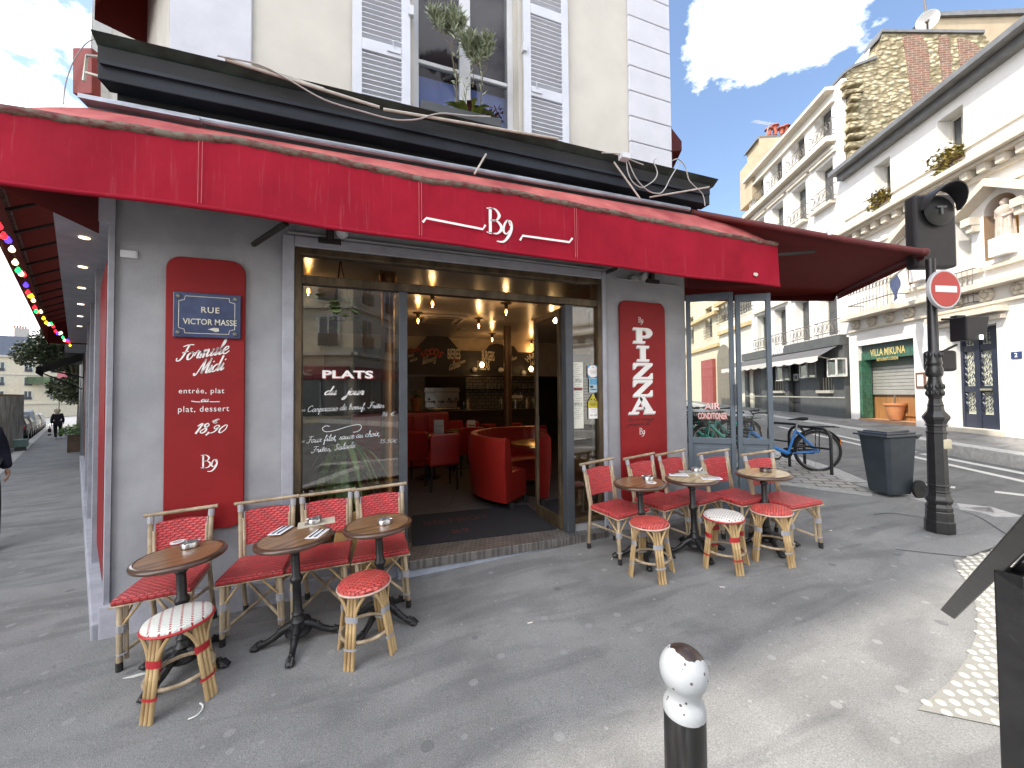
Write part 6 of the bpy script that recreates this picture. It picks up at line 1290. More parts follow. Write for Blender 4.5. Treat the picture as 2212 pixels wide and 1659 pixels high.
# wheelie bin
bp_=(G(1905,1078)+G(1950,1086))/2; bx_,by_=bp_.x+.29,bp_.y+.16; 
t=thing('wheelie_bin',(0,0,0),'dark blue grey wheelie bin with closed lid standing near the kerb','bin')
BINM=M('bin plastic',(.030,.040,.050),.42,var=.15,vs=4,bump=.05,bs=60); 
b=MB(); zz=[(.045,.20,.25),(.12,.215,.27),(.95,.275,.345),(.975,.29,.36)]; vs=[]
for z,hx,hy in zz: vs+=[V((x*hx,y*hy,z)) for x,y in((-1,-.8),(-.8,-1),(.8,-1),(1,-.8),(1,.8),(.8,1),(-.8,1),(-1,.8))]
b.add(vs,[(i*8+j,i*8+(j+1)%8,(i+1)*8+(j+1)%8,(i+1)*8+j) for i in range(3) for j in range(8)]+[tuple(range(8))[::-1]]); b.build('body',BINM,t,bevel=.01)
b=MB(); b.box(-.31,.31,-.40,.38,.975,1.01); b.box(-.27,.27,-.34,.30,1.01,1.04); b.obox(V((0,-.02,1.05)),V((.22,0,0)),V((0,.25,.006)),V((0,0,.014))); b.build('lid',M('bin lid',(.05,.06,.075),.3,var=.15,coat=.3),t,bevel=.014)
b=MB(); b.tube([V((-.2,.40,.93)),V((-.2,.47,.96)),V((.2,.47,.96)),V((.2,.40,.93))],.018,8); b.build('handle',BINM,t)
for s in(-1,1):
    b=MB(); b.lathe([(.14,-.025),(.143,-.02),(.143,.02),(.14,.025),(.06,.026),(.055,.02),(.02,.02)],(s*.285,.27,.14),24,0,ax=(s,0,0)); b.build('wheel',RUB,t,smooth=35)
vdir=V((bx_,by_,0)).normalized(); place(t,bx_,by_,math.atan2(RT.y,RT.x)-rad(90)+rad(4)); t.scale=(.74,.64,.81)
# cycle racks
def rack(p,d,L,h,lab):
    t=thing('cycle_rack',(p.x,p.y,gz(p.x)),lab,'cycle rack','black hoop cycle racks'); z0=gz(p.x); d=d.normalized()
    def q(s,z): return V((p.x+d.x*s,p.y+d.y*s,z0+z))
    b=MB(); pts=[q(0,0),q(0,h-.18)]+[q(.18-.18*math.cos(a),h-.18+.18*math.sin(a)) for a in(.3,.6,.9,1.2,1.57)]+[q(L-.18+.18*math.sin(a),h-.18+.18*math.cos(a)) for a in(0,.3,.6,.9,1.2,1.57)]+[q(L,0)]
    b.tube(pts,.024,10); b.build('hoop',BLKP,t,smooth=60); b=MB(); b.tube([q(0,h*.55),q(L,h*.55)],.018,8); b.build('crossbar',BLKP,t,smooth=60)
r0,r1=G(1706,1008),G(1797,1026); rack(r0,r1-r0,(r1-r0).length,.74,'black cycle hoop right in front of the blue bicycle')
rr0=r0+E_R*.55; rack(rr0+(r1-r0).normalized()*-.1,r1-r0,(r1-r0).length,.74,'black cycle hoop just behind the blue bicycle saddle')
for i in range(3):
    p=G(1600-48*i,985-3*i); rack(p+E_R*1.0,r1-r0,.9,.74,['black cycle hoop behind the glass, nearest the handle of the folding door','black cycle hoop among the teal bicycles','black cycle hoop farthest left behind the folding door glass'][i])
# bicycles
def bike(col,lab,basket=False,group=None,rackf=True,cargo=False):
    t=thing('bicycle',(0,0,0),lab,'bicycle',group); FRM=M('bike frame '+('blue' if col[2]>.4 and col[1]<.3 else 'teal'),col,.3,var=.05,coat=.4); TY=RUB; SIL=M('bike alloy',(.35,.35,.36),.3,.9)
    wr=.335; xr,xf=0,1.12
    for nm,x in(('rear_wheel',xr),('front_wheel',xf)):
        b=MB(); b.tube([V((x+wr*math.cos(a*.1963),0,wr+wr*math.sin(a*.1963)*.985)) for a in range(32)],.024,8,closed=True); w_=b.build('tyre' if 0 else nm,TY,t,smooth=60)
        b=MB(); b.tube([V((x+(wr-.03)*math.cos(a*.1963),0,wr+(wr-.03)*math.sin(a*.1963))) for a in range(32)],.010,6,closed=True); b.tube([V((x,-.05,wr)),V((x,.05,wr))],.028,8)
        for k in range(18): a=k*.349; b.tube([V((x+.02*math.cos(a+.5),.02*(-1)**k,wr+.02*math.sin(a+.5))),V((x+(wr-.03)*math.cos(a),0,wr+(wr-.03)*math.sin(a)))],.0018,4)
        b.build('spokes',SIL,w_,smooth=60)
        b=MB(); b.tube([V((x+(wr+.04)*math.cos(a),0,wr+(wr+.04)*math.sin(a))) for a in[rad(10+ (150)*i/14) for i in range(15)]],.018,6); b.build('mudguard',BLACKM,t,smooth=60)
    bbk=V((.44,0,.30)); st=V((.30,0,.70)); hd=V((.98,0,.80)); hb=V((1.02,0,.68))
    b=MB(); b.tube([st,bbk],.022,8); b.tube([hb+V((-.02,0,.02)),V((.72,0,.44)),bbk],.036,10); b.tube([hd,hb],.024,8)
    for s in(-1,1): b.tube([V((xr,s*.055,wr)),bbk+V((0,s*.03,0))],.014,6); b.tube([V((xr,s*.055,wr)),st+V((.0,s*.03,-.02))],.014,6); b.tube([V((xf,s*.055,wr)),hb+V((0,s*.03,-.02)),hb],.014,6)
    b.build('frame',FRM,t,smooth=60)
    b=MB(); b.tube([st,V((.265,0,.86))],.015,8); b.build('seat_post',SIL,t,smooth=60)
    b=MB(); b.tube([V((.13,0,.895)),V((.20,0,.895)),V((.30,0,.885)),V((.40,0,.875))],[.06,.075,.035,.02],10); k0=0
    for i in range(len(b.v)): b.v[i].z=.885+(b.v[i].z-.885)*.45
    b.build('saddle',BLACKM,t,smooth=60)
    b=MB(); b.tube([hd,V((.94,0,1.0))],.014,8); b.tube([V((.80,-.30,1.03)),V((.92,-.22,1.03)),V((.95,0,1.0)),V((.92,.22,1.03)),V((.80,.30,1.03))],.012,8); b.tube([V((.74,-.32,1.03)),V((.83,-.28,1.03))],.018,8); b.tube([V((.74,.32,1.03)),V((.83,.28,1.03))],.018,8); b.build('handlebar',BLACKM,t,smooth=60)
    b=MB(); b.lathe([(.09,-.01),(.09,.01)],bbk+V((0,-.05,0)),16,0,ax=(0,1,0)); b.tube([bbk+V((0,-.09,0)),bbk+V((.12,-.09,-.12))],.010,6); b.tube([bbk+V((0,.09,0)),bbk+V((-.12,.09,.12))],.010,6); b.box(.53,.63,-.16,-.09,.17,.19); b.box(.27,.37,.09,.16,.41,.43); b.box(.02,.44,-.062,-.05,.28,.36); b.build('crank',BLACKM,t)
    if rackf:
        b=MB(); b.tube([V((.26,-.05,.76)),V((-.30,-.06,.74)),V((-.30,.06,.74)),V((.26,.05,.76))],.009,6); b.tube([V((-.02,-.06,.74)),V((0,-.06,wr))],.007,6); b.tube([V((-.02,.06,.74)),V((0,.06,wr))],.007,6); b.tube([V((.0,-.05,.745)),V((.0,.05,.745))],.007,6); b.build('carrier',BLACKM,t,smooth=60)
        b=MB(); b.box(-.345,-.33,-.02,.02,.44,.54); b.build('reflector',M('amber reflector',(.7,.22,.02),.3),t)
    if basket:
        b=MB(); zq=.78
        for z,f in((.72,.85),(.80,.9),(.88,.95),(.97,1)): b.tube([V((1.0,-.17*f,z)),V((1.32*1,-.17*f,z)),V((1.32,.17*f,z)),V((1.0,.17*f,z))],.007,5,closed=True)
        for i in range(7):
            y=-.15+.05*i; b.tube([V((1.32,y,.97)),V((1.31,y*.85,.72)),V((1.02,y*.85,.72))],.005,4)
        for i in range(6):
            for s in(-1,1): b.tube([V((1.03+.055*i,s*.17,.97)),V((1.03+.05*i,s*.145,.72))],.005,4)
        b.build('basket',BLACKM,t); b=MB(); b.box(1.0,1.34,-.19,.19,.975,.985); b.build('basket_flyer',M('pale flyer',(.6,.62,.66),.6),t)
    return t
def bput(t,pr,head): place(t,pr.x,pr.y,head)
pw=G(1768,1017); dirb=(-(RT*1.0)+FW*.25); hb_=math.atan2(dirb.y,dirb.x)
bl=bike((.03,.22,.62),'blue hire bicycle parked with its rear wheel towards the road',basket=True); bput(bl,V((pw.x,pw.y,0)),hb_)
tl_=bike((.03,.42,.33),'teal hire bicycle nearest the folding door handle behind the glass',True,'teal hire bicycles by the racks'); bput(tl_,G(1636,985)+E_R*.35,hb_+.5)
for i,(u,v,dh,lab) in enumerate(((1592,980,.4,'teal hire bicycle in the middle of the row behind the glass'),(1548,974,.55,'teal hire bicycle behind the left pane of the folding door'))):
    o=dup(tl_,lab); bput(o,G(u,v)+E_R*.35,hb_+dh)
rb=bike((.30,.03,.03),'dark red bicycle farthest left behind the folding door glass'); bput(rb,G(1520,962)+E_R*2.0,hb_+.7)
for i,(u,v,o_r,lab) in enumerate(((1520,972,.3,'teal hire bicycle at the far left of the row behind the glass'),(1570,972,1.4,'teal hire bicycle in the second row behind the racks'))): o=dup(tl_,lab); bput(o,G(u,v)+E_R*o_r,hb_+.45)
# ================================================================ RIGHT STREET BUILDINGS
random.seed(5)
R0=G(1832,904,.12); R1=G(2163,942,.12); ER=V((R0.x-R1.x,R0.y-R1.y,0)).normalized(); NR=V((-ER.y,ER.x,0))
if NR.dot(V((-1,0,0)))<0: NR=-NR
def RP(u,v,o=0): return PL(u,v,R0+NR*o,NR)
def RS(u,v,o=0): 
    p=RP(u,v,o); return ((p-R0).dot(ER),p.z)
def rp(s,z,o=0): q=R0+ER*s+NR*o; return V((q.x,q.y,z))
def rbox(mb,s0,s1,z0,z1,o0,o1,m=0):
    mb.obox(rp((s0+s1)/2,(z0+z1)/2,(o0+o1)/2),ER*(s1-s0)/2,NR*(o1-o0)/2,V((0,0,(z1-z0)/2)),m)
WHITE=M('white stucco',(.82,.80,.77),.75,var=.03,vs=2); CREAMR=M('cream stone',(.62,.54,.40),.8,var=.08,vs=3); TRIM=M('stone trim',(.60,.54,.45),.8,var=.08,vs=6); SHAD=M('dark window',(.05,.055,.06),.15,var=.3,vs=3,spec=.8); IRN=M('balcony iron',(.16,.14,.12),.5); ZINC=M('zinc roof',(.17,.17,.17),.5,.2,var=.15); FRAMEW=M('pale window frame',(.6,.58,.52),.6)
def wall_with_holes(mb,s0,s1,z0,z1,holes,o0,o1,m=0):
    """a front skin o0..o1 with rectangular window openings left open"""
    cuts=sorted(set([s0,s1]+[h[0] for h in holes]+[h[1] for h in holes]))
    cuts=[c for c in cuts if s0<=c<=s1]
    for a,c in zip(cuts[:-1],cuts[1:]):
        if c-a<.002: continue
        hs=sorted([(h[2],h[3]) for h in holes if h[0]<=a+1e-6 and h[1]>=c-1e-6]); z=z0
        for h0,h1 in hs:
            if h0>z: rbox(mb,a,c,z,h0,o0,o1,m)
            z=max(z,h1)
        if z<z1: rbox(mb,a,c,z,z1,o0,o1,m)
def win(parent,s0,s1,z0,z1,dep=.28,curtain=None,bar=True):
    b=MB(); f=.06; rbox(b,s0,s0+f,z0,z1,-dep-.05,-dep); rbox(b,s1-f,s1,z0,z1,-dep-.05,-dep); rbox(b,s0+f,s1-f,z1-f,z1,-dep-.05,-dep); rbox(b,s0+f,s1-f,z0,z0+f,-dep-.05,-dep)
    if bar: m_=(s0+s1)/2; rbox(b,m_-.04,m_+.04,z0+f,z1-f,-dep-.05,-dep)
    w_=b.build('window',FRAMEW,parent); b=MB(); rbox(b,s0+f,s1-f,z0+f,z1-f,-dep-.045,-dep-.035); b.build('pane',SHAD,w_)
    if curtain: b=MB(); rbox(b,s0+f,s0+(s1-s0)*.42,z0+f,z1-f,-dep-.034,-dep-.030); rbox(b,s1-(s1-s0)*.42,s1-f,z0+f,z1-f,-dep-.034,-dep-.030); b.build('curtain',M('net curtain',(.55,.56,.47),.8,var=.1,vs=20,stretch=(8,8,.3)),w_)
    return w_
def railing(parent,s0,s1,z0,h,o=.12,dense=.11):
    b=MB(); n=int((s1-s0)/dense)
    for z in(z0,z0+h*.25,z0+h): b.tube([rp(s0,z,-.02),rp(s0,z,o),rp(s1,z,o),rp(s1,z,-.02)],.015,4)
    for i in range(n+1):
        s=s0+(s1-s0)*i/n; b.tube([rp(s,z0,o),rp(s,z0+h,o)],.007,4)
        if i<n: c=(s+(s1-s0)/n/2); rr=dense*.42; b.tube([rp(c+rr*math.cos(a),z0+h*.62+rr*1.6*math.sin(a),o) for a in[j*.785 for j in range(8)]],.010,4,closed=True)
    b.build('railing',IRN,parent)
# ---- near building with the statue niches
nb=thing('statue_building',tuple(rp(-4,.6)),'white building with statue niches, rosette band and a green tiled shop at street level','building')
sB=RS(1830,600)[0]; sEnd=-17
z_e=RS(1822,381)[1]; zb_=.2
def H(u0,v0,u1,v1,u2=None,v2=None):
    """opening from pixel: top left, bottom right"""
    a=RS(u0,v0); c=RS(u1,v1); return [min(a[0],c[0]),max(a[0],c[0]),c[1],a[1]]
w1=H(1888,360,1925,428); w2=H(2024,256,2083,318); w3=H(1889,606,1931,659); w4=H(2061,470,2101,588); nich=H(2146,455,2204,552); nich2=H(1969,582,2009,613)
w1[3]=RS(1888,361)[1]; w1[2]=RS(1888,450)[1]; w2[3]=w1[3]; w2[2]=w1[2]; w3[3]=RS(2061,482)[1]; w3[2]=RS(1905,662)[1]; w4[3]=w3[3]; w4[2]=RS(2070,592)[1]
nich[2]=RS(2146,560)[1]; nich[3]=RS(2176,412)[1]; nich2[2]=nich[2]; nich2[3]=nich[3]; nich[1]+=.2; nW=nich[1]-nich[0]; nich2[1]+=.1; nich2[0]=nich2[1]-nW
shop=H(1852,748,1979,915); shop[2]=-1; door=H(2043,722,2161,931); door[3]=RS(2161,696)[1]; door[2]=-1
b=MB(); hol=[w1,w2,w3,w4,nich,nich2,shop,door]; e3=[w1[0]-2*(w1[0]-w2[0]),0,w1[2],w1[3]]; e3[1]=e3[0]+(w1[1]-w1[0]); hol.append(e3)
wall_with_holes(b,sEnd,sB,-1,z_e,hol,-.45,0); b.build('front_wall',WHITE,nb)
b=MB(); rbox(b,sEnd,sB-.002,-1,z_e-.01,-9,-.46); b.build('core',M('dark core',(.05,.045,.04),.8),nb)
for w_,cu in((w1,0),(w2,0),(w3,1),(w4,1),(e3,0)): win(nb,*w_,curtain=cu)
# eaves and cornices
b=MB(); rbox(b,sEnd,sB+.12,z_e+.02,z_e+.16,-.3,.42); rbox(b,sEnd,sB+.05,z_e-.16,z_e+.018,-.2,.20); b.build('eaves',ZINC,nb,bevel=.01)
b=MB(); q=[rp(sEnd,z_e+.16,.4),rp(sEnd,z_e+1.9,-4),rp(sEnd,z_e+.16,-9)]; b.prism(q,ER*(sB-sEnd)); b.build('roof',ZINC,nb)
zc1,zc0=RS(2212,293)[1],RS(2212,330)[1]
b=MB(); rbox(b,sEnd,sB,zc1-.12,zc1,-.1,.38); rbox(b,sEnd,sB,zc1-.2,zc1-.121,-.1,.26); rbox(b,sEnd,sB,zc0-.12,zc0-.02,-.1,.10); b.build('cornice',TRIM,nb,bevel=.01)
b=MB(); s=sB-.2
while s>sEnd: rbox(b,s-.16,s,zc1-.38,zc1-.201,0,.22); s-=.36
b.build('dentils',TRIM,nb)
zl=RS(2212,109.7+.1819*745)[1]; b=MB(); rbox(b,sEnd,w2[0]-.02,zl-.03,zl+.02,-.02,.05); rbox(b,w2[1]+.02,w1[0]-.02,zl-.03,zl+.02,-.02,.05); rbox(b,w1[1]+.02,sB,zl-.03,zl+.02,-.02,.05); zl2=RS(2212,455)[1]; rbox(b,sEnd,sB,zc0-.45,zc0-.4,-.02,.05); zl3=w4[2]-.02; rbox(b,sEnd,w4[0]-.3,zl3-.1,zl3,-.02,.10); rbox(b,w4[0]-.25,w3[0]-.4,zl3-.1,zl3,-.02,.10); b.build('string_course',TRIM,nb)
zr1,zr0=RS(1832,703)[1],RS(1835,715)[1]; zr1=RS(2212,604)[1]; zr0=RS(2212,636)[1]
b=MB(); rbox(b,sEnd,sB-.05,zr1-.02,zr1+.10,-.1,.30); rbox(b,sEnd,sB-.05,zr0-.08,zr0-.01,-.1,.08); b.build('band_moulding',TRIM,nb,bevel=.01)
b=MB(); s=sB-.35
while s>sEnd: 
    b=MB(); c=rp(s,(zr0+zr1)/2,.01); b.lathe([(.15,0),(.16,.04),(.11,.07),(.06,.05),(.05,.09),(0,.1)],c,12,0,ax=NR)
    for k in range(6): a=k*1.047; b.ball(c+ER*.11*math.cos(a)+V((0,0,.11*math.sin(a)))+NR*.05,.045,(1,1,1),8,rows=5)
    b.build('rosette',TRIM,nb,smooth=40); s-=.62

# pilaster strips beside the shop & pediments over niches
ORA=M('niche orange',(.62,.30,.02),.8,var=.06)
def niche(nc,lab,grp):
    s0,s1,z0,z1=nc; c=(s0+s1)/2; r=(s1-s0)/2; b=MB(); n=12; vs=[]
    outl=[(s0,z0)]+[(c-r*math.cos(math.pi*i/n),z1-r+r*1.0*math.sin(math.pi*i/n)) for i in range(n+1)]+[(s1,z0)]
    for s_,z_ in outl: vs+=[rp(s_,z_,0.0),rp(s_,z_,-.42)]
    L=len(outl); b.add(vs,[(2*i,2*i+1,2*i+3,2*i+2) for i in range(L-1)]+[tuple(2*i+1 for i in range(L))]); b.build('niche',ORA,nb)
    b=MB(); 
    for sg_ in(0,1):
        arcp=[outl[i] for i in range(1,n+2)]; half=arcp[:n//2+1] if sg_==0 else arcp[n//2:][::-1]; cs=s0 if sg_==0 else s1
        b.prism([rp(cs,z1,-.42)]+[rp(p[0],p[1],-.42) for p in half][::-1],NR*.421)
    b.build('spandrel',WHITE,nb)
    b=MB(); pw_=r+.42; 
    b.prism([rp(c-pw_,z1-.12,0),rp(c,z1+.36,0),rp(c+pw_,z1-.12,0),rp(c+pw_,z1-.27,0),rp(c,z1+.20,0),rp(c-pw_,z1-.27,0)],NR*.30)
    for sg_ in(-1,1): rbox(b,c+sg_*(r+.16)-.1,c+sg_*(r+.16)+.1,z1-r-.15,z1-r+.02,0,.22); rbox(b,c+sg_*(r+.14)-.07,c+sg_*(r+.14)+.07,z1-r-.3,z1-r-.15,0,.16)
    b.build('pediment',TRIM,nb)
    t=thing('statue',tuple(rp(c,z0)),lab,'statue',grp); b=MB(); STN=M('statue stone',(.50,.42,.36),.8,var=.15,vs=12)
    b.obox(rp(c-.13,z0+.19,.04),ER*.17,NR*.17,V((0,0,.19))); b.build('pedestal',WHITE,t)
    b=MB(); hgt=(z1-z0)-.55; o=rp(c-.13,z0+.38,.04); b.lathe([(.12,0),(.13,.05),(.11,hgt*.3),(.105,hgt*.5),(.13,hgt*.62),(.15,hgt*.74),(.10,hgt*.82),(.05,hgt*.85)],o,16); b.ball(o+V((0,0,hgt*.92)),.075,(1,1,1.2),12)
    for sg_ in(-1,1): b.tube([o+ER*sg_*.13+V((0,0,hgt*.76)),o+ER*sg_*.16+V((0,0,hgt*.58)),o+ER*sg_*.04+NR*.11+V((0,0,hgt*.52))],[.05,.04,.03],8)
    b.tube([o+NR*.12+V((0,0,.02)),o+NR*.12+V((0,0,hgt*.55))],.02,6)
    for k in range(7): a=k*.9; b.tube([o+ER*.12*math.cos(a)+NR*.12*math.sin(a),o+ER*.108*math.cos(a+.1)+NR*.108*math.sin(a+.1)+V((0,0,hgt*.5))],.03,6)
    b.build('figure',STN,t,smooth=50)
niche(nich,'stone statue on a pedestal in the orange niche right of the traffic signal','niche statues'); niche(nich2,'stone statue in the orange niche half hidden behind the traffic signal','niche statues')
railing(nb,w4[0]-.1,w4[1]+.1,w4[2]-.75,.75,o=.1); railing(nb,w3[0]-.45,w3[1]+.45,w3[2]-.1,1.05,o=.42)
b=MB(); rbox(b,w3[0]-.5,w3[1]+.5,w3[2]-.24,w3[2]-.1,0,.48); b.build('balcony_slab',TRIM,nb)
FLW=M('window box greenery',(.16,.20,.03),.6,var=.4,vs=14,col2=(.32,.22,.05))
for w_,lab in((w1,'yellow green plants spilling from the upper window box of the statue building, left'),(w2,'yellow green plants spilling from the upper window box of the statue building, right')):
    t=thing('window_plant',tuple(rp(w_[0],w_[2])),lab,'plant','window boxes of the statue building'); b=MB(); rbox(b,w_[0]+.05,w_[1]-.05,w_[2],w_[2]+.14,-.2,.06); b.build('trough',M('brown trough',(.12,.06,.04),.8),t)
    b=MB()
    for i in range(420): 
        s=random.uniform(w_[0]-.05,w_[1]+.02); fz=random.random()**1.5; z=w_[2]+.3-fz*.75*(.4+.6*(s-w_[0])/(w_[1]-w_[0])); leaf(b,rp(s,z,random.uniform(-.1,.28)),V((random.uniform(-1,1),random.uniform(-1,1),random.uniform(-1,.6))),.11,.06)
    b.build('foliage',FLW,t)
# flags
for i,(u0,v0,u1,v1) in enumerate(((1920,545,1962,478),(1920,612,1962,545))):
    p,q=RP(1958,v1+30,0),RP(1925,v0-10,1.2); b=MB(); b.tube([p,q],.02,6); vs=[]
    for a in range(7):
        for c_ in range(3): pt=q.lerp(p,.05+.4*c_/2 if 0 else .02+.22*c_); vs.append(pt+V((0,0,-.11*a))+NR*.05*math.sin(a*1.1+c_))
    b.add(vs,[(a*3+c_,(a+1)*3+c_,(a+1)*3+c_+1,a*3+c_+1) for a in range(6) for c_ in range(2)],1); tag(b.build('flag',[IRN,M('flag blue',(.07,.11,.25),.7,var=.1)]),['blue flag on a slanted pole, upper one left of the traffic signal','blue flag on a slanted pole, lower one left of the traffic signal'][i],'flag')
# the green shop
GRT=brickmat('green tiles',(.045,.14,.085),(.03,.10,.06),(.03,.06,.04),.12,.2,.006,rough=.25,plane='xz',bump=.2)
sh=thing('tiled_shop',tuple(rp((shop[0]+shop[1])/2,.6)),'green tiled restaurant front with half closed metal shutter','shop front')
gz_=lambda s:rp(s,0).x*GX+.12
zb2,zt2=RS(1979,742)[1],RS(1979,766)[1]; 
b=MB(); rbox(b,shop[0]+.01,shop[1]-.01,zt2,shop[3]-.22,-.16,-.10); b.build('sign_board',GRT,sh)
b=MB(); rbox(b,shop[0]+.01,shop[1]-.01,shop[3]-.219,shop[3],-.3,-.12); b.build('lintel',M('dark green lintel',(.02,.05,.035),.5),sh)
t=MB(); o=rp((shop[0]+shop[1])/2,zt2+(shop[3]-.22-zt2)*.42,-.095); text(t,'VILLA MIKUNA',o,-ER,ZA,.20,off=.02,width=(shop[1]-shop[0])*.62); text(t,'RESTAURANT & CEVICHE',o-V((0,0,.16)),-ER,ZA,.085,off=.02,width=(shop[1]-shop[0])*.38); t.build('lettering',M('gold lettering',(.66,.52,.20),.4,.2),sh)
sj=RS(1884,850,-.36)[0]; b=MB(); rbox(b,sj,shop[1]-.01,-.5,zt2-.002,-.45,-.30); rbox(b,shop[1]-.12,shop[1]-.005,-.5,zt2-.002,-.299,-.02); b.build('tiled_jamb',GRT,sh)
zsh=RS(1979,842)[1]; zst=RS(1979,783)[1]
b=MB(); z=zsh; i=0
while z<zst: b.obox(rp((shop[0]+sj)/2,z+.05,-.36),ER*((sj-shop[0])/2-.02),NR*.012+V((0,0,.01)),V((0,0,.046))); z+=.10
rbox(b,shop[0]+.02,sj-.02,zsh-.14,zsh-.002,-.38,-.34); b.build('roller_shutter',M('shutter aluminium',(.42,.41,.38),.4,.35,var=.08),sh,bevel=.01)
b=MB(); rbox(b,shop[0]+.01,sj-.01,zst,zt2-.003,-.44,-.31); b.build('shutter_box',M('green grey box',(.09,.12,.09),.5),sh)
b=MB(); rbox(b,shop[0]+.01,sj-.01,-.5,zsh-.1,-.448,-.40); b.build('wood_back',M('orange wood',(.32,.16,.06),.5,var=.25,vs=4,stretch=(6,6,.4)),sh)
b=MB(); sv=RS(1955,900)[0]; rbox(b,sv-.06,sv+.02,gz_(sv),zsh-.14,-.399,-.34); rbox(b,sv-.5,sv+.5,gz_(sv)+.22,gz_(sv)+.3,-.399,-.36); b.build('wood_post',M('orange wood',(0,0,0)),sh)
b=MB(); rbox(b,shop[0],shop[1],-.5,gz_(shop[0])+.09,-.45,.02); b.build('step',M('terracotta step',(.45,.25,.14),.7,var=.15),sh)
sp_=RS(1917,900)[0]; q=rp(sp_,gz_(sp_)+.09,-.2); t=thing('terracotta_pot',tuple(q),'large terracotta pot under the half closed shutter','pot'); b=MB(); b.lathe([(.13,0),(.18,.16),(.22,.40),(.25,.42),(.25,.48),(.21,.48),(.19,.4),(0,.38)],q,20); b.build('pot',M('terracotta bright',(.48,.20,.08),.7,var=.1),t,smooth=40); b=MB(); b.tube([q+V((0,0,.4)),q+V((.02,0,.72))],.02,6); b.build('stem',BARK,t)
b=MB(); m_=H(1980,805,2002,838); rbox(b,m_[0],m_[1],m_[2],m_[3],.0,.03); rbox(b,m_[0]+.05,m_[1]-.05,m_[2]+.05,m_[3]-.06,.031,.034,1); tag(b.build('menu_case',[M('brown case',(.16,.08,.05),.5),WHT]),'brown framed menu case on the white wall right of the green shop','menu case')
# the great ironwork door
gd=thing('ironwork_door',tuple(rp((door[0]+door[1])/2,.6)),'tall dark blue double door with wrought iron scrolls over pale glass','door')
NAVY=M('navy door paint',(.022,.028,.05),.4,var=.1); PGL=M('pale obscured glass',(.66,.68,.54),.35,var=.15)
d0,d1,dz0,dz1=door; dz0=gz_(d0)+.1; o_=-.30
b=MB(); rbox(b,d0,d1,dz0,dz1,-.45,-.38); b.build('glass',PGL,gd)
b=MB(); W=d1-d0; zt3=dz0+(dz1-dz0)*.80
for k in range(4): s=d0+W*k/3; a_=.06 if k in(0,3) else .055; rbox(b,max(d0,s-a_),min(d1,s+a_),dz0,dz1,-.379,o_)
for z0,z1 in((dz0,dz0+.32),(dz0+(dz1-dz0)*.36,dz0+(dz1-dz0)*.42),(zt3-.07,zt3+.07),(dz1-.12,dz1)):
    for k in range(3): rbox(b,d0+W*k/3+.06,d0+W*(k+1)/3-.06,z0,z1,-.379,o_-.01)
b.build('door_frame',NAVY,gd)
b=MB()
for k in range(3):
    sc_=d0+W*(k+.5)/3
    for (z0,z1) in((dz0+.4,dz0+(dz1-dz0)*.35),(dz0+(dz1-dz0)*.43,zt3-.1),(zt3+.1,dz1-.14)):
        for j in(-1.5,-.5,.5,1.5): b.tube([rp(sc_+j*.07+.025*math.sin(i*2.2+(j>0)*3.14),z0+(z1-z0)*i/14,-.34) for i in range(15)],.011,4)
        for sg_ in(-1,1):
            s=sc_+sg_*W*.112; b.tube([rp(s,z0,-.34),rp(s,z1,-.34)],.012,4); n=max(2,int((z1-z0)/.3))
            for i in range(n):
                zc3=z0+(z1-z0)*(i+.5)/n; b.tube([rp(s+.07*sg_*(1-a/9)*math.cos(a*.8),zc3+.12*(1-a/10)*math.sin(a*.8),-.335) for a in range(9)],.013,4)
b.build('scrolls',NAVY,gd)
b=MB(); rbox(b,d0+W*.5-.12,d0+W*.5+.12,dz0+(dz1-dz0)*.375,dz0+(dz1-dz0)*.395,o_,o_+.02); b.build('letter_plate',M('pale brass',(.6,.55,.4),.3,.8),gd)
b=MB(); rbox(b,d0-.25,d1+.25,dz1+.22,dz1+.34,0,.25); rbox(b,d0-.2,d1+.2,dz1+.08,dz1+.16,0,.12); b.build('hood_mould',TRIM,nb)
b=MB(); rbox(b,d0-.1,d1+.1,-.5,dz0,-.44,.08); b.build('door_step',TRIM,nb)
np_=RS(2197,767); b=MB(); rbox(b,np_[0]-.09,np_[0]+.09,np_[1]-.07,np_[1]+.07,0,.02); o=tag(b.build('house_number',M('number blue',(.03,.05,.15),.4)),'small blue house number 2 right of the ironwork door','house number'); t=MB(); text(t,'2',rp(np_[0],np_[1]-.04,.022),-ER,ZA,.085,off=.02); t.build('number',WHT,o)
# ---- tall white building with the dark shop front
wbld=thing('white_building',tuple(rp(4,.7)),'tall white building with rows of shaded windows and a rough stone gable','building')
sW0,sW1=sB,RS(1620,520)[0]; zR=RS(1828,158)[1]
cols=[(RS(a,500)[0],RS(c_,500)[0]) for a,c_ in((1771,1797),(1717,1738),(1673,1687),(1635,1647))]
hl=[]
z1b,z1t=RS(1780,728)[1],RS(1772,631)[1]; z2b,z2t=RS(1770,452)[1],RS(1765,368)[1]; z3b,z3t=RS(1768,318)[1],RS(1765,246)[1]
wid=.88
cent=[(a+c_)/2 for a,c_ in cols]
for c_ in cent:
    for z0,z1 in((z1b,z1t),(z2b,z2t),(z3b,z3t)): hl.append([c_-wid/2,c_+wid/2,z0,z1])
b=MB(); zF=RS(1827,722)[1]; wall_with_holes(b,sW0+.002,sW1,zF-.1,zR,hl,-.4,0); rbox(b,sW0+.002,sW1,-1,zF-.1,-.4,-.1); b.build('front_wall',WHITE,wbld)
b=MB(); rbox(b,sW0+.45,sW1-.01,-1,zR-.02,-9,-.41); b.build('core',M('dark core',(0,0,0)),wbld)
for h in hl: win(wbld,*h,dep=.25,bar=False)
for h in hl: railing(wbld,h[0]-.12,h[1]+.12,h[2]-.05,.55,o=.12,dense=.2)
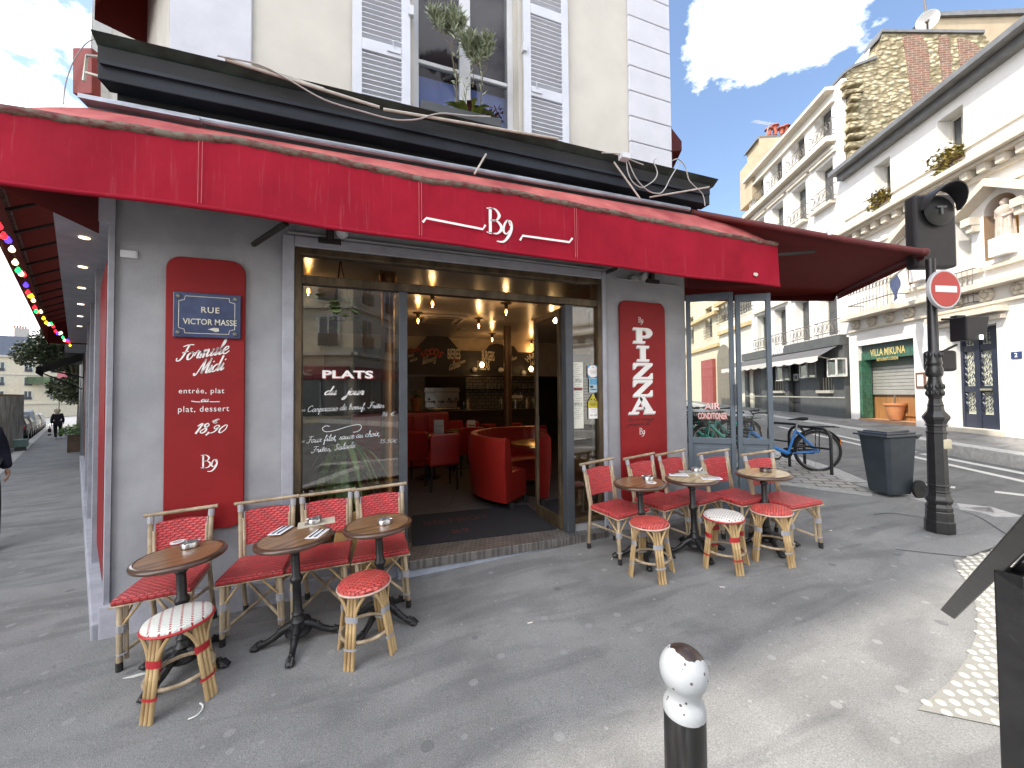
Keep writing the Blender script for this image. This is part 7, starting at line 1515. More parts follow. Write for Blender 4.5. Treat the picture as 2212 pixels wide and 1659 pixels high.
b=MB(); zc4=z3b-.15; rbox(b,sW0+.3,sW1,zc4-.18,zc4,0,.32); rbox(b,sW0+.3,sW1,zc4-.42,zc4-.34,0,.12); rbox(b,sW0+.3,sW1,zR-.12,zR-.0,0,.30); rbox(b,sW0+.3,sW1,zR-.52,zR-.44,0,.12)
for c_ in cent: rbox(b,c_-wid/2-.2,c_+wid/2+.2,z2t+.10,z2t+.2,0,.10); rbox(b,c_-wid/2-.2,c_+wid/2+.2,z1t+.10,z1t+.2,0,.10); rbox(b,c_-wid/2-.1,c_+wid/2+.1,z2b-.15,z2b-.05,0,.2)
b.build('cornice',TRIM,wbld)
# gable of rubble and brick
def GP(u,v,o=0): return PL(u,v,R0+ER*(sB+.0)+ER*o,ER)
RUBM=bpy.data.materials.new('rubble stone'); RUBM.use_nodes=True; nt=RUBM.node_tree; b_=nt.nodes['Principled BSDF']; b_.inputs['Roughness'].default_value=.9
tcn=nt.nodes.new('ShaderNodeTexCoord'); mpn=nt.nodes.new('ShaderNodeMapping'); mpn.inputs['Scale'].default_value=(1,1,1.7); nt.links.new(tcn.outputs['Object'],mpn.inputs[0])
nzw=nt.nodes.new('ShaderNodeTexNoise'); nzw.inputs['Scale'].default_value=2.5; nzw.inputs['Detail'].default_value=4; nt.links.new(mpn.outputs[0],nzw.inputs['Vector'])
mixv=nt.nodes.new('ShaderNodeMixRGB'); mixv.inputs[0].default_value=.22; nt.links.new(mpn.outputs[0],mixv.inputs[1]); nt.links.new(nzw.outputs['Color'],mixv.inputs[2])
vo=nt.nodes.new('ShaderNodeTexVoronoi'); vo.inputs['Scale'].default_value=6.5; nt.links.new(mixv.outputs[0],vo.inputs['Vector'])
r=nt.nodes.new('ShaderNodeValToRGB'); r.color_ramp.elements[0].color=(.40,.34,.21,1); r.color_ramp.elements[1].color=(.58,.52,.36,1); nt.links.new(vo.outputs['Color'],r.inputs[0])
r2=nt.nodes.new('ShaderNodeValToRGB'); r2.color_ramp.elements[0].position=.32; r2.color_ramp.elements[1].position=.55; r2.color_ramp.elements[0].color=(1,1,1,1); r2.color_ramp.elements[1].color=(.5,.47,.42,1); nt.links.new(vo.outputs['Distance'],r2.inputs[0])
mu=nt.nodes.new('ShaderNodeMixRGB'); mu.blend_type='MULTIPLY'; mu.inputs[0].default_value=1; nt.links.new(r.outputs[0],mu.inputs[1]); nt.links.new(r2.outputs[0],mu.inputs[2]); nt.links.new(mu.outputs[0],b_.inputs['Base Color'])
bp=nt.nodes.new('ShaderNodeBump'); bp.invert=True; bp.inputs['Strength'].default_value=1; bp.inputs['Distance'].default_value=.07; nt.links.new(vo.outputs['Distance'],bp.inputs['Height']); nt.links.new(bp.outputs[0],b_.inputs['Normal'])
pts=[GP(u,v) for u,v in((1826,395),(1829,157),(1845,144),(1893,126),(1896,110),(1905,71),(2126,72),(2132,84),(2162,120),(2200,260),(1990,420))]
b=MB(); b.prism(pts,ER*.45); b.build('gable_wall',RUBM,wbld)
BRK=brickmat('old brick',(.24,.11,.075),(.19,.095,.07),(.30,.25,.19),.22,.075,.012,rough=.9,plane='xz',bump=.6)
for pl in(((1951,76),(1990,74),(2000,90),(2008,130),(2010,180),(2060,180),(2060,250),(1975,250),(1964,170),(1956,120)),((2028,78),(2050,78),(2056,130),(2052,178),(2036,176),(2030,120)),((2068,82),(2100,90),(2120,110),(2090,150),(2075,140))):
    jag=[]
    for i,p in enumerate(pl):
        q=pl[(i+1)%len(pl)]; jag.append(p)
        for f in(.33,.66): jag.append((p[0]+(q[0]-p[0])*f+random.uniform(-2.5,2.5),p[1]+(q[1]-p[1])*f+random.uniform(-2,2)))
    b=MB(); b.prism([GP(u,v,-.02) for u,v in jag],ER*.03); b.build('brick_patch',BRK,wbld)
# protruding toothing stones along the front corner
b=MB(); z=RS(1829,380)[1]
while z<zR-.2: h_=random.uniform(.12,.26); c_=rp(sB-.05-random.uniform(0,.1),z+h_/2,-.15-random.uniform(0,.12)); b.obox(c_,ER*.12,NR*random.uniform(.14,.3),V((0,0,h_/2))); z+=h_+random.uniform(.03,.2)
b.build('toothing_stones',RUBM,wbld,bevel=.03)
b=MB(); 
for (u0,v0),(u1,v1) in(((1822,160),(1847,143)),((1847,143),(1895,125)),((1898,84),(1907,66)),((1906,68),(2128,70))): 
    a,c_=GP(u0,v0,-.06),GP(u1,v1,-.06); dd=(c_-a); b.prism([a,c_,c_+V((0,0,.09)),a+V((0,0,.09))],ER*.6)
b.build('coping',ZINC,wbld)
b=MB(); p=GP(1907,68); b.prism([GP(1893,112,.45),GP(1893,120,.45),GP(1907,120,.45),GP(1907,70,.45)],ER*6); b.build('attic_wall',WHITE,wbld)
TANW=M('tan render',(.42,.34,.23),.85,var=.08,vs=3)
b=MB(); pts=[GP(u,v,.6) for u,v in((1998,75),(2008,32),(2400,20),(2400,200),(2100,140))]; b.prism(pts,ER*3); b.build('chimney_stack',TANW,wbld)
b=MB(); pts=[GP(u,v,.5) for u,v in((2000,32),(2008,25),(2400,10),(2400,22),(2008,34))]; b.prism(pts,ER*3.2); b.build('chimney_cap',ZINC,wbld)
# aerials
sdh=GP(2003,46,.3); t=thing('satellite_dish',tuple(sdh),'white satellite dish on a mast above the stone gable','satellite dish'); b=MB(); ax_=(CAM-sdh).normalized(); b.lathe([(0,0),(.17,.03),(.28,.08),(.285,.07),(.18,.015),(0,-.015)],sdh,24,0,ax=(ax_+V((.2,0,.3))).normalized()); b.build('dish',WHT,t,smooth=40)
b=MB(); b.tube([sdh-V((0,0,.6)),sdh+V((0,0,0)),GP(1997,2,.3),GP(1994,-25,.3)],.03,6); b.tube([sdh-V((0,0,.4)),sdh+ax_*.45],.02,6); b.ball(sdh+ax_*.47,.06); b.build('mast',IRN,t)
# chimney block with pots further down the roof
def RQ(u,v,o): return PL(u,v,R0+NR*o,NR)
sC=sW1-.6
def CPl(u,v): return PL(u,v,R0+ER*sC,ER)
b=MB(); pts=[CPl(u,v) for u,v in((1625,430),(1624,340),(1642,333),(1640,300),(1642,294),(1700,291),(1700,430))]; b.prism(pts,ER*1.2); b.build('chimney_stack',TANW,wbld)
b=MB(); b.prism([CPl(u,v) for u,v in((1634,302),(1639,293),(1702,290),(1702,296),(1642,299))],ER*1.3); b.build('chimney_cap',ZINC,wbld)
CLAY=M('clay pot',(.38,.10,.06),.7,var=.2)
for i,(u,v0,v1) in enumerate(((1661,293,284),(1674,292,278),(1688,291,282),(1698,291,279))):
    b=MB(); p=PL(u,v0,R0+ER*(sC+.5),ER); h_=(v0-v1)*.03; b.lathe([(.10,0),(.09,h_),(.19,h_+.02),(.17,h_+.07),(0,h_+.1)],p,12); b.build('chimney_pot',CLAY,wbld,smooth=40)
p0=CPl(1663,296)+ER*.6; t=thing('roof_aerial',tuple(p0),'comb shaped television aerial above the clay chimney pots','aerial'); b=MB(); p1=CPl(1663,268); p2=CPl(1629,262); b.tube([p0,p1+V((0,0,.1))],.025,5); b.tube([p1,p2],.015,4)
for i in range(11): q=p1.lerp(p2,i/10); b.tube([q-ER*.25-V((0,0,.12)),q+ER*.25+V((0,0,.12))],.010,4)
b.build('aerial',M('aerial alloy',(.6,.62,.68),.4,.4),t)
# dark shop front with awning
so=thing('dark_shop',tuple(rp(4,.7)),'dark charcoal shop front with a pale awning and white lettering','shop front')
CHAR=M('charcoal render',(.085,.09,.09),.7,var=.12,vs=5,bump=.1,bs=60); CHD=M('charcoal dark',(.025,.025,.028),.5)
zf0=RS(1827,745)[1]; s1_=RS(1612,770)[0]
b=MB(); rbox(b,sW0+.1,s1_,zf0,zF,-.1,.22); b.build('fascia',CHAR,so,bevel=.01)
wn=[]
for a,c_ in((1777,1806),(1674,1700)): wn.append([RS(a,850)[0],RS(c_,850)[0]]); 
zs0=RS(1790,843)[1]; zs1=zf0-.35
dS=[RS(1735,850)[0],RS(1716,850)[0]]
hh_=[[min(x),max(x),zs0,zs1] for x in wn]+[[min(dS),max(dS)+.2,-1,zs1]]+[[RS(1650,850)[0],RS(1650,850)[0]+1.3,-1,zs1]]
b=MB(); wall_with_holes(b,sW0+.1,s1_,-1,zf0-.002,hh_,-.099,.10); b.build('wall',CHAR,so)
b=MB(); 
for h in hh_: rbox(b,h[0],h[1],h[2],h[3],-.098,-.06)
b.build('openings',CHD,so)
b=MB(); rbox(b,sW0+.1,s1_,gz_(2)+.62,gz_(2)+.66,.101,.115); 
for h in hh_[:2]: rbox(b,h[0]-.05,h[1]+.05,h[2]-.1,h[2],.101,.2)
b.build('sills',M('pale sill',(.40,.39,.34),.7),so)
b=MB()
for h in hh_[:2]:
    for i in range(5): s=h[0]+(h[1]-h[0])*(i+.5)/5; b=MB(); b.tube([rp(s,h[2],.0),rp(s,h[2]+.45,.0)],.02,5); b.build('window_bar',M('pale iron',(.42,.40,.34),.5),so)
aw2=thing('shop_awning',tuple(rp(4,3.4)),'grey striped awning with scalloped pale edge over the dark shop','awning'); AWG=M('grey awning cloth',(.10,.10,.105),.8,var=.1); AWL=M('pale awning edge',(.55,.53,.50),.8,var=.06)
sa0,sa1=sW0+.25,RS(1592,792)[0]; zA=zf0-.02; ou=.78; zo=zA-.34
b=MB(); b.add([rp(sa0,zA,.2),rp(sa1,zA,.2),rp(sa1,zo,ou),rp(sa0,zo,ou)],[(0,1,2,3)]); b.build('canopy',AWG,aw2)
b=MB(); n=60; vs=[]
for i in range(n+1): s=sa0+(sa1-sa0)*i/n; vs+=[rp(s,zo+.03,ou+.004),rp(s,zo-.13-.05*abs(math.sin(i*math.pi/5)),ou+.02)]
b.add(vs,[(2*i,2*i+2,2*i+3,2*i+1) for i in range(n)]); b.build('valance',AWL,aw2)
b=MB(); b.tube([rp(sa0,zA-.5,.1),rp(sa0,zo,ou)],.02,6); b.tube([rp(sa1,zA-.5,.1),rp(sa1,zo,ou)],.02,6); b.build('arm',IRN,aw2)
t=MB(); o=RP(1695,745,.225); z_l=zf0+(zF-zf0)*.22; s_l=RS(1694,745)[0]; text(t,'Sonder',rp(s_l,z_l,.226),-ER,ZA,.40,off=.035,width=abs(RS(1684,745)[0]-RS(1706,745)[0])*1.05)
sl2=RS(1676,748)[0]; 
def T2(x,z): return rp(sl2-x,z_l+z,.226)
t.add([T2(-.35,0),T2(-.17,0),T2(.12,.55),T2(-.0,.55)],[(0,1,2,3)]); t.add([T2(-.05,.0),T2(.12,-.05),T2(.26,.1),T2(.06,.33)],[(0,1,2,3)]); t.add([T2(.10,.28),T2(.26,.12),T2(.30,.36),T2(.12,.55)],[(0,1,2,3)]); t.build('lettering',WHT,so)
for i,(u,v) in enumerate(((1692,807),(1745,799),(1808,794))):
    s,z=RS(u,v,.25); t=thing('wall_lantern',tuple(rp(s,z,.1)),['white box lantern on the dark shop, farthest up the street','white box lantern above the entrance of the dark shop','white box lantern on the dark shop, nearest the green shop'][i],'lantern','box lanterns on the dark shop'); b=MB(); rbox(b,s-.2,s+.2,z-.26,z+.26,.11,.40); b.build('case',glass_mat('lantern glass',.15) if i==0 else bpy.data.materials['lantern glass'],t); b=MB()
    for a in(-.2,.2):
        for o_2 in(.11,.40): rbox(b,s+a-.02,s+a+.02,z-.28,z+.28,o_2-.02,o_2+.02)
    rbox(b,s-.22,s+.22,z+.26,z+.30,.1,.42); rbox(b,s-.22,s+.22,z-.3,z-.26,.1,.42); rbox(b,s-.14,s+.14,z-.2,z+.2,.12,.14); b.build('frame',M('lantern white',(.6,.6,.58),.5),t)
b=MB(); m_=H(1722,808,1733,822); rbox(b,m_[0],m_[1],m_[2],m_[3],.11,.14); rbox(b,m_[0]+.06,m_[1]-.06,m_[2]+.06,m_[3]-.06,.141,.143,1); tag(b.build('menu_case',[M('grey case',(.3,.3,.29),.5),CHD]),'small grey framed case beside the entrance of the dark shop','menu case')
# ---- cream buildings further up the street
def simple_block(name,lab,s0,s1,zt,mt,floors,cols_,z0=4.2,fh=3.2,wd=1.05,wh=1.9,cor=True):
    t=thing(name,tuple(rp((s0+s1)/2,1)),lab,'building'); hl=[]
    for f in range(floors):
        for c_ in range(cols_):
            s=s0+(s1-s0)*(c_+.5)/cols_; zz=z0+f*fh
            if zz+wh<zt-.3: hl.append([s-wd/2,s+wd/2,zz,zz+wh])
    b=MB(); wall_with_holes(b,s0+.003,s1,-1,zt,hl,-.35,0); b.build('front_wall',mt,t); b=MB(); rbox(b,s0+.01,s1-.01,-1,zt-.02,-9,-.36); b.build('core',mt if 0 else M('dark core',(0,0,0)),t)
    b=MB(); rbox(b,s0+.003,s1-.003,-.9,zt-.03,-9.2,-9.01); rbox(b,s0+.003,s0+.05,-.9,zt-.03,-9,-.37); b.build('side_wall',mt,t)
    for h in hl: win(t,*h,dep=.22,bar=True); railing(t,h[0]-.05,h[1]+.05,h[2],.7,o=.1,dense=.22)
    if cor: 
        for q_ in((zt-.1,zt+.14,-.3,.4),(z0-.7,z0-.5,0,.15),(zt-3.4,zt-3.2,0,.3)): b=MB(); rbox(b,s0,s1,*q_); b.build('cornice',M('ochre cornice',(.58,.42,.22),.8,var=.08),t)
    return t
zC2=RS(1614,483)[1]; s2_=RS(1552,600)[0]
cb_=simple_block('cream_building','cream building with ochre cornices up the right street beyond the white one',sW1+.01,s2_,zC2,M('warm white stucco',(.74,.68,.56),.8,var=.04),3,5,z0=5.6,fh=3.5)
s3_=s2_+16; low=simple_block('stone_building','pale stone building with an arched doorway farther up the right street',s2_+.01,s3_,9.6,CREAMR,2,5,z0=5.0)
s4_=s3_+24; simple_block('far_building','far pale stone building where the right street climbs out of sight',s3_+.01,s4_,9.2,M('far stone',(.55,.48,.36),.8,var=.1),4,7,z0=5.0)
def arch_door(t,u,wd,hgt,mt,nm):
    s=RS(u,850)[0]; z0=gz_(s); b=MB(); n=10; pts=[rp(s-wd/2,z0-.2,.02)]+[rp(s-wd/2*math.cos(math.pi*i/n),z0+hgt-wd/2+wd/2*math.sin(math.pi*i/n),.02) for i in range(n+1)]+[rp(s+wd/2,z0-.2,.02)]; b.prism(pts,NR*.04); b.build(nm,mt,t); return s,z0
sd1,_=arch_door(cb_,1566,1.7,3.4,M('dull oak door',(.20,.17,.13),.7),'arched_door');  # oak door in one grey-brown tone
RDS=M('painted red front',(.30,.06,.05),.6,var=.1)
q=H(1521,780,1548,868); rs_=thing('red_shop',tuple(rp(q[0],1)),'red painted shop front with an arched entrance farther up the street','shop front'); b=MB(); rbox(b,q[0],q[1],-.3,q[3],.01,.2); b.build('front',RDS,rs_); arch_door(rs_,1535,1.4,2.6,CHD,'arched_door')
b=MB(); so2=R0+ER*(s3_+60)
b.obox(V((so2.x-6,so2.y,5)),V((14,0,0)),V((0,3,0)),V((0,0,3.5))); tag(b.build('end_building',CREAMR),'distant cream building closing the view up the right street','building')
# bistro side neighbours up the right street



# ================================================================ LEFT STREET
random.seed(9)
def lp(s,o,z=None):
    q=P_L+E_L*s+N_L*o; return V((q.x,q.y,gz(q.x) if z is None else z))
# neighbour houses on the bistro side
nbm=M('neighbour stucco',(.55,.53,.48),.8,var=.08)
t=thing('neighbour_house',tuple(lp(14,0)),'pale neighbouring house beyond the bistro on the left street','building')
def lwall(mb,s0,s1,z0,z1,o0,o1,m=0):
    q=[P_L+E_L*s0+N_L*o0,P_L+E_L*s1+N_L*o0,P_L+E_L*s1+N_L*o1,P_L+E_L*s0+N_L*o1]; mb.prism([V((p.x,p.y,z0)) for p in q],V((0,0,z1-z0)),m)
b=MB(); lwall(b,12.02,60,-3,14,-8,-.02); b.build('wall',nbm,t)
b=MB(); lwall(b,12.3,20,-1.5,2.9,-.015,.05); lwall(b,24,31,-2,2.6,-.015,.05); b.build('shop_front',M('grey shop front',(.14,.15,.17),.5),t)
b=MB(); lwall(b,12.2,18,2.9,3.4,-.015,.4); b.build('shop_fascia',M('dark fascia',(.05,.05,.055),.5),t)
# dark awning folded out next door
t=thing('dark_awning',tuple(lp(14,.5,3)),'dark grey awning next door on two thin arms, seen past the red one','awning')
b=MB(); b.add([lp(11.2,.05,2.85),lp(14.6,.05,2.85),lp(14.6,.85,2.42),lp(11.2,.85,2.42)],[(0,1,2,3)]); b.add([lp(11.2,.85,2.42),lp(14.6,.85,2.42),lp(14.6,.86,2.28),lp(11.2,.86,2.28)],[(0,1,2,3)]); b.build('canopy',M('dark awning cloth',(.035,.034,.03),.8),t)
b=MB(); b.tube([lp(11.7,.05,2.2),lp(11.3,.85,2.42)],.02,6); b.tube([lp(13.5,.05,1.9),lp(13.5,.85,2.38)],.02,6); b.build('arm',ARMM,t)
# planter
pq=G(165,975); t=thing('street_planter',(pq.x,pq.y,gz(pq.x)),'brown wooden planter with a bushy green shrub against the left street wall','planter')
d=V((E_L.x,E_L.y,0)); pc=V((pq.x,pq.y,gz(pq.x))); b=MB(); b.obox(pc+V((0,0,.33)),E_L*.22,N_L*.24,V((0,0,.33))); b.build('box',M('planter wood',(.11,.075,.045),.7,var=.2,vs=6),t,bevel=.01)
b=MB()
for i in range(900):
    a=random.uniform(0,6.28); r=random.random()**.5; p=pc+E_L*.5*r*math.cos(a)+N_L*.5*r*math.sin(a)+V((0,0,.66+.42*random.random()*(1-.5*r*r)))
    leaf(b,p,V((random.uniform(-1,1),random.uniform(-1,1),random.uniform(-.2,1))),.08,.04,up=V((random.uniform(-1,1),random.uniform(-1,1),1)))
b.build('foliage',M('bright shrub',(.10,.20,.035),.5,var=.35,vs=9),t)
# parked cars
def car(col,lab,n,van=False):
    t=thing('parked_car',(0,0,0),lab,'car','cars parked along the left kerb'); L,Wd,Ht=4.2,1.75,(1.85 if van else 1.48)
    BODY=M('car paint %d'%n,col,.4,0,var=.03,spec=.3); GLC=M('car glass',(.02,.025,.03),.06,spec=.9); LI=M('tail light',(.35,.02,.02),.3)
    prof=[(-2.1,.35),(-2.1,.72),(-2.0,.92),(-1.72,.98),(-1.45,Ht-.10),(-1.0,Ht),(.2,Ht),(.55,Ht-.08),(1.15,.98),(1.85,.84),(2.08,.68),(2.1,.35)]
    b=MB(); vs=[]; 
    for y,tum in((-Wd/2,1),(-Wd/2+.06,1.02),(Wd/2-.06,1.02),(Wd/2,1)):
        for x,z in prof:
            ins=.16*max(0,(z-.95)/(Ht-.95)) if z>.95 else 0; yy_=y*(1-ins/ (Wd/2)) ; vs.append(V((x*(1 if abs(y)<Wd/2 else .985),yy_,z if abs(y)<Wd/2 else z-.02*(z>.9))))
    m_=len(prof); fs=[]
    for i in range(3): fs+=[(i*m_+j,(i+1)*m_+j,(i+1)*m_+(j+1)%m_,i*m_+(j+1)%m_) for j in range(m_)]
    fs+=[tuple(range(m_)),tuple(range(3*m_,4*m_))[::-1]]; b.add(vs,fs); b.build('body',BODY,t,smooth=30,bevel=.03)
    b=MB(); 
    for s in(-1,1):
        yy_=lambda z:s*(Wd/2*(1-.16*max(0,(z-.95)/(Ht-.95))/(Wd/2))+.012)
        z0,z1=1.0,Ht-.16
        for xs in(((-1.42,z0),(-.5,z0),(-.5,z1),(-1.22,z1)),((-.42,z0),(.45,z0),(.45,z1),(-.42,z1)),((.5,z0),(1.02,z0),(.6,z1-.02),(.5,z1))): b.prism([V((x,yy_(z),z)) for x,z in xs],V((0,-s*.02,0)))
    b.add([V((-1.71,-.62,1.0)),V((-1.71,.62,1.0)),V((-1.475,.55,Ht-.14)),V((-1.475,-.55,Ht-.14))],[(0,1,2,3)]); 
    for i in range(len(b.v)-4,len(b.v)): b.v[i].x-=.02
    b.add([V((1.14,-.66,1.0)),V((1.14,.66,1.0)),V((.62,.56,Ht-.1)),V((.62,-.56,Ht-.1))],[(0,1,2,3)])
    for i in range(len(b.v)-4,len(b.v)): b.v[i].x+=.03
    b.build('windows',GLC,t)
    for x in(-1.35,1.35):
        for s in(-1,1): b=MB(); b.lathe([(.31,-.1),(.32,-.08),(.32,.09),(.30,.10),(.22,.105)],(x,s*(Wd/2-.08),.32),20,0,ax=(0,s,0)); w_=b.build('wheel',RUB,t,smooth=40); b=MB(); b.lathe([(.20,.10),(.19,.115),(0,.11)],(x,s*(Wd/2-.08),.32),14,0,ax=(0,s,0)); b.build('rim',M('alloy',(.4,.4,.4),.3,.8),w_)
    for s in(-1,1):
        b=MB(); b.box(-2.11,-1.98,s*.70-.13,s*.70+.13,.70,.90); b.build('tail_light',LI,t,bevel=.02)
        b=MB(); b.box(1.95,2.07,s*.65-.15,s*.65+.15,.66,.78); b.build('headlight',M('lamp clear',(.6,.6,.6),.1),t,bevel=.02)
    b=MB(); b.box(-2.13,-2.0,-.8,.8,.35,.5); b.box(2.0,2.13,-.8,.8,.33,.48); b.build('bumper',M('bumper grey',(.03,.03,.03),.5),t,bevel=.03)
    b=MB(); b.box(-2.115,-2.1,-.26,.26,.56,.67); b.build('number_plate',WHT,t)
    return t
KE=V((-.487,.873,0)); KN=V((-.873,-.487,0)); hd=math.atan2(KE.y,KE.x)
K0=V((-15.0,23.85,0))
cols_=[((.02,.022,.025),'black hatchback parked nearest on the left street',0),((.09,.10,.105),'dark grey estate car parked second on the left street',0),((.40,.46,.52),'pale blue van parked third on the left street',1),((.55,.56,.58),'silver car parked farther down the left street',0),((.05,.05,.06),'dark car parked farther down the left street behind the silver one',0),((.3,.3,.32),'grey car parked farthest down the left street',0)]
for i,(c_,lab,vn) in enumerate(cols_):
    p=K0+KE*(10.8+i*4.9)+KN*.98; o=car(c_,lab,i,vn); place(o,p.x,p.y,hd,z=gz(p.x)-.11)
# motor scooters far down the pavement
for i in range(2):
    p=K0+KE*(44+i*3)-KN*(.5); t=thing('scooter',(0,0,0),['dark scooter parked far down the left pavement','grey scooter parked far down the left pavement beyond the dark one'][i],'scooter'); b=MB(); b.box(-.5,.4,-.15,.15,.35,.75); b.tube([V((.4,0,.5)),V((.55,0,1.05))],.04,6); b.tube([V((.55,-.3,1.1)),V((.55,.3,1.1))],.02,6); b.build('body',M('scooter %d'%i,(.05,.05,.05) if i==0 else (.3,.3,.3),.3),t,bevel=.05)
    for x in(-.5,.62): b=MB(); b.lathe([(.22,-.06),(.24,0),(.22,.06)],(x,0,.24),16,0,ax=(0,1,0)); b.build('wheel',RUB,t)
    place(t,p.x,p.y,hd)
# construction hoarding
ha=G(50,957); hb2=ha-KE*9+KN*.6; t=thing('hoarding',tuple(ha),'weathered hoarding covered in torn posters with an orange top rail at the left edge','hoarding')
HM=M('torn posters',(.66,.58,.48),.85,var=.3,vs=2.2,col2=(.80,.78,.74),detail=8,lo=.4,hi=.6,stretch=(1.2,1.2,.5))
hz=gz(ha.x); htop=AT(50,856,(ha-CAM).dot(FW)).z
b=MB(); n=(hb2-ha).normalized().cross(V((0,0,1)))*.05; b.prism([V((ha.x,ha.y,hz)),V((hb2.x,hb2.y,hz)),V((hb2.x,hb2.y,htop)),V((ha.x,ha.y,htop))],n); b.build('panel',HM,t)
b=MB(); b.prism([V((ha.x,ha.y,htop)),V((hb2.x,hb2.y,htop)),V((hb2.x,hb2.y,htop+.09)),V((ha.x,ha.y,htop+.09))],n*1.6); b.build('top_rail',M('orange rail',(.50,.30,.10),.7,var=.1),t)
b=MB(); 
for i in range(22):
    f=random.uniform(.02,.8); p=ha.lerp(hb2,f)+n*(-.25 if i%4<2 else 1.25); z=hz+random.uniform(.4,htop-hz-.5); w_,h_=random.uniform(.15,.35),random.uniform(.15,.4); dd=(hb2-ha).normalized()
    b.add([V((p.x,p.y,z)),V((p.x+dd.x*w_,p.y+dd.y*w_,z+random.uniform(-.1,.1))),V((p.x+dd.x*w_,p.y+dd.y*w_,z+h_)),V((p.x,p.y,z+h_*random.uniform(.5,1)))],[(0,1,2,3)],i%2)
b.build('posters',[M('poster white',(.60,.60,.62),.8,var=.2,vs=5),M('poster brown',(.20,.15,.12),.8,var=.3,vs=5)],t)
bq_=G(72,968)-KN*.0; t=thing('street_box',tuple(bq_),'small green grey metal box on a stand at the foot of the hoarding','box'); q=V((bq_.x,bq_.y,gz(bq_.x)))-KE*1.0+KN*.3; b=MB(); b.obox(q+V((0,0,.34)),KE*.25,KN*.2,V((0,0,.16))); b.build('box',M('box green',(.12,.19,.17),.6,var=.1),t,bevel=.02); b=MB(); b.obox(q+V((0,0,.09)),KE*.2,KN*.15,V((0,0,.09))); b.build('stand',BLKP,t)
# street tree
def tree(p,H_,R_,lab,seed,mt,nm='street_tree',dens=5200,ls=.30,trunk=.16,base=.38):
    random.seed(seed); t=thing(nm,tuple(p),lab,'tree'); b=MB(); top=p+V((.2,.1,H_*.55)); b.tube([p,p+V((.05,0,H_*.25)),top],[trunk,trunk*.75,trunk*.45],8)
    cl=[]
    for i in range(16):
        a=i*2.4; rr=R_*random.uniform(.35,.85); c_=p+V((rr*math.cos(a),rr*math.sin(a),H_*random.uniform(base,.93))); f=1-abs((c_.z-p.z)/H_-.62)*1.1; c_.x=p.x+(c_.x-p.x)*max(.3,f); c_.y=p.y+(c_.y-p.y)*max(.3,f); b.tube([p+V((0,0,H_*.3)),c_.lerp(top,.45),c_],[trunk*.4,trunk*.25,trunk*.1],5); cl.append((c_,R_*random.uniform(.28,.46)))
    b.build('trunk',BARK,t); b=MB()
    for i in range(dens):
        c_,r=random.choice(cl); d_=V((random.gauss(0,1),random.gauss(0,1),random.gauss(0,.8))); d_.normalize(); q=c_+d_*r*(random.random()**.4); leaf(b,q,V((random.uniform(-1,1),random.uniform(-1,1),random.uniform(-.7,.7))),ls*random.uniform(.6,1.2),ls*.5,up=V((random.uniform(-1,1),random.uniform(-1,1),random.uniform(-1,1))))
    b.build('crown',mt,t); return t
TLEAF=M('street tree leaf',(.03,.05,.02),.55,var=.35,vs=1.5,col2=(.09,.12,.05))
tp=AT(170,900,36); tree(V((tp.x,tp.y,gz(tp.x))),10.2,3.3,'dense dark street tree leaning over the cars on the left street',4,TLEAF,dens=24000,ls=.34,base=.28)
# buildings closing the left street
def block(nm,lab,uc,dep,wd,ht,mt,rows,ncol,roof=True,z0=0,mans=5,th=9,yawo=0.0,winmt=None):
    c_=AT(uc,850,dep); f=V((CAM.x-c_.x,CAM.y-c_.y,0)).normalized(); f=Matrix.Rotation(yawo,3,'Z')@f; s=V((-f.y,f.x,0)); zb=gz(c_.x)-1; o=V((c_.x,c_.y,zb)); t=thing(nm,(c_.x,c_.y,zb),lab,'building')
    def bx(mb,a0,a1,z0_,z1_,d0,d1,m=0): q=o+s*((a0+a1)/2)+f*((d0+d1)/2); mb.obox(V((q.x,q.y,zb+(z0_+z1_)/2)),s*(a1-a0)/2,f*(d1-d0)/2,V((0,0,(z1_-z0_)/2)),m)
    b=MB(); bx(b,-wd/2,wd/2,0,ht,-th,0); b.build('wall',mt,t)
    b=MB(); bx(b,-wd/2-.2,wd/2+.2,ht-.3,ht+.1,-.5,.5); bx(b,-wd/2,wd/2,4.4,4.7,0,.25); bx(b,-wd/2,wd/2,ht*.72,ht*.72+.2,0,.2); b.build('cornice',TRIM,t)
    for r in range(rows):
        for k in range(ncol):
            a=-wd/2+wd*(k+.5)/ncol; z=5.6+r*(ht-5.8)/rows; b=MB(); bx(b,a-.75,a+.75,z-.1,z+2.1,.0,.05); bx(b,a-.55,a+.55,z,z+2,.03,.07,1); bx(b,a-.05,a+.05,z,z+2,.06,.10); w_=b.build('window',[FRAMEW,SHAD],t); b=MB(); bx(b,a-.6,a+.6,z,z+.65,.2,.23); b.build('railing',M('rail dark',(.06,.06,.06),.6),w_)
    if roof:
        b=MB(); q0=[o+s*a+f*d_+V((0,0,z)) for a,d_,z in((-wd/2,.0,ht+.1),(wd/2,.0,ht+.1),(wd/2-1,-2.2,ht+mans),(-wd/2+1,-2.2,ht+mans))]; q1=[p-f*(th-2) for p in q0]; b.add(q0+q1,[(0,1,2,3),(4,7,6,5),(0,3,7,4),(1,5,6,2),(3,2,6,7)]); b.build('roof',M('slate roof',(.13,.14,.17),.5,var=.15,vs=4),t)
        b=MB()
        for a in(-wd*.3,wd*.05,wd*.38): bx(b,a-1.2,a+1.2,ht+mans-1.5,ht+mans+2.2,-5,-2.5); [bx(b,a-1+j*.45,a-.75+j*.45,ht+mans+2.2,ht+mans+2.9,-4,-3.6,1) for j in range(5)]
        b.build('chimney',[M('pale stack',(.5,.45,.4),.8,var=.1),CLAY],t)
    return t
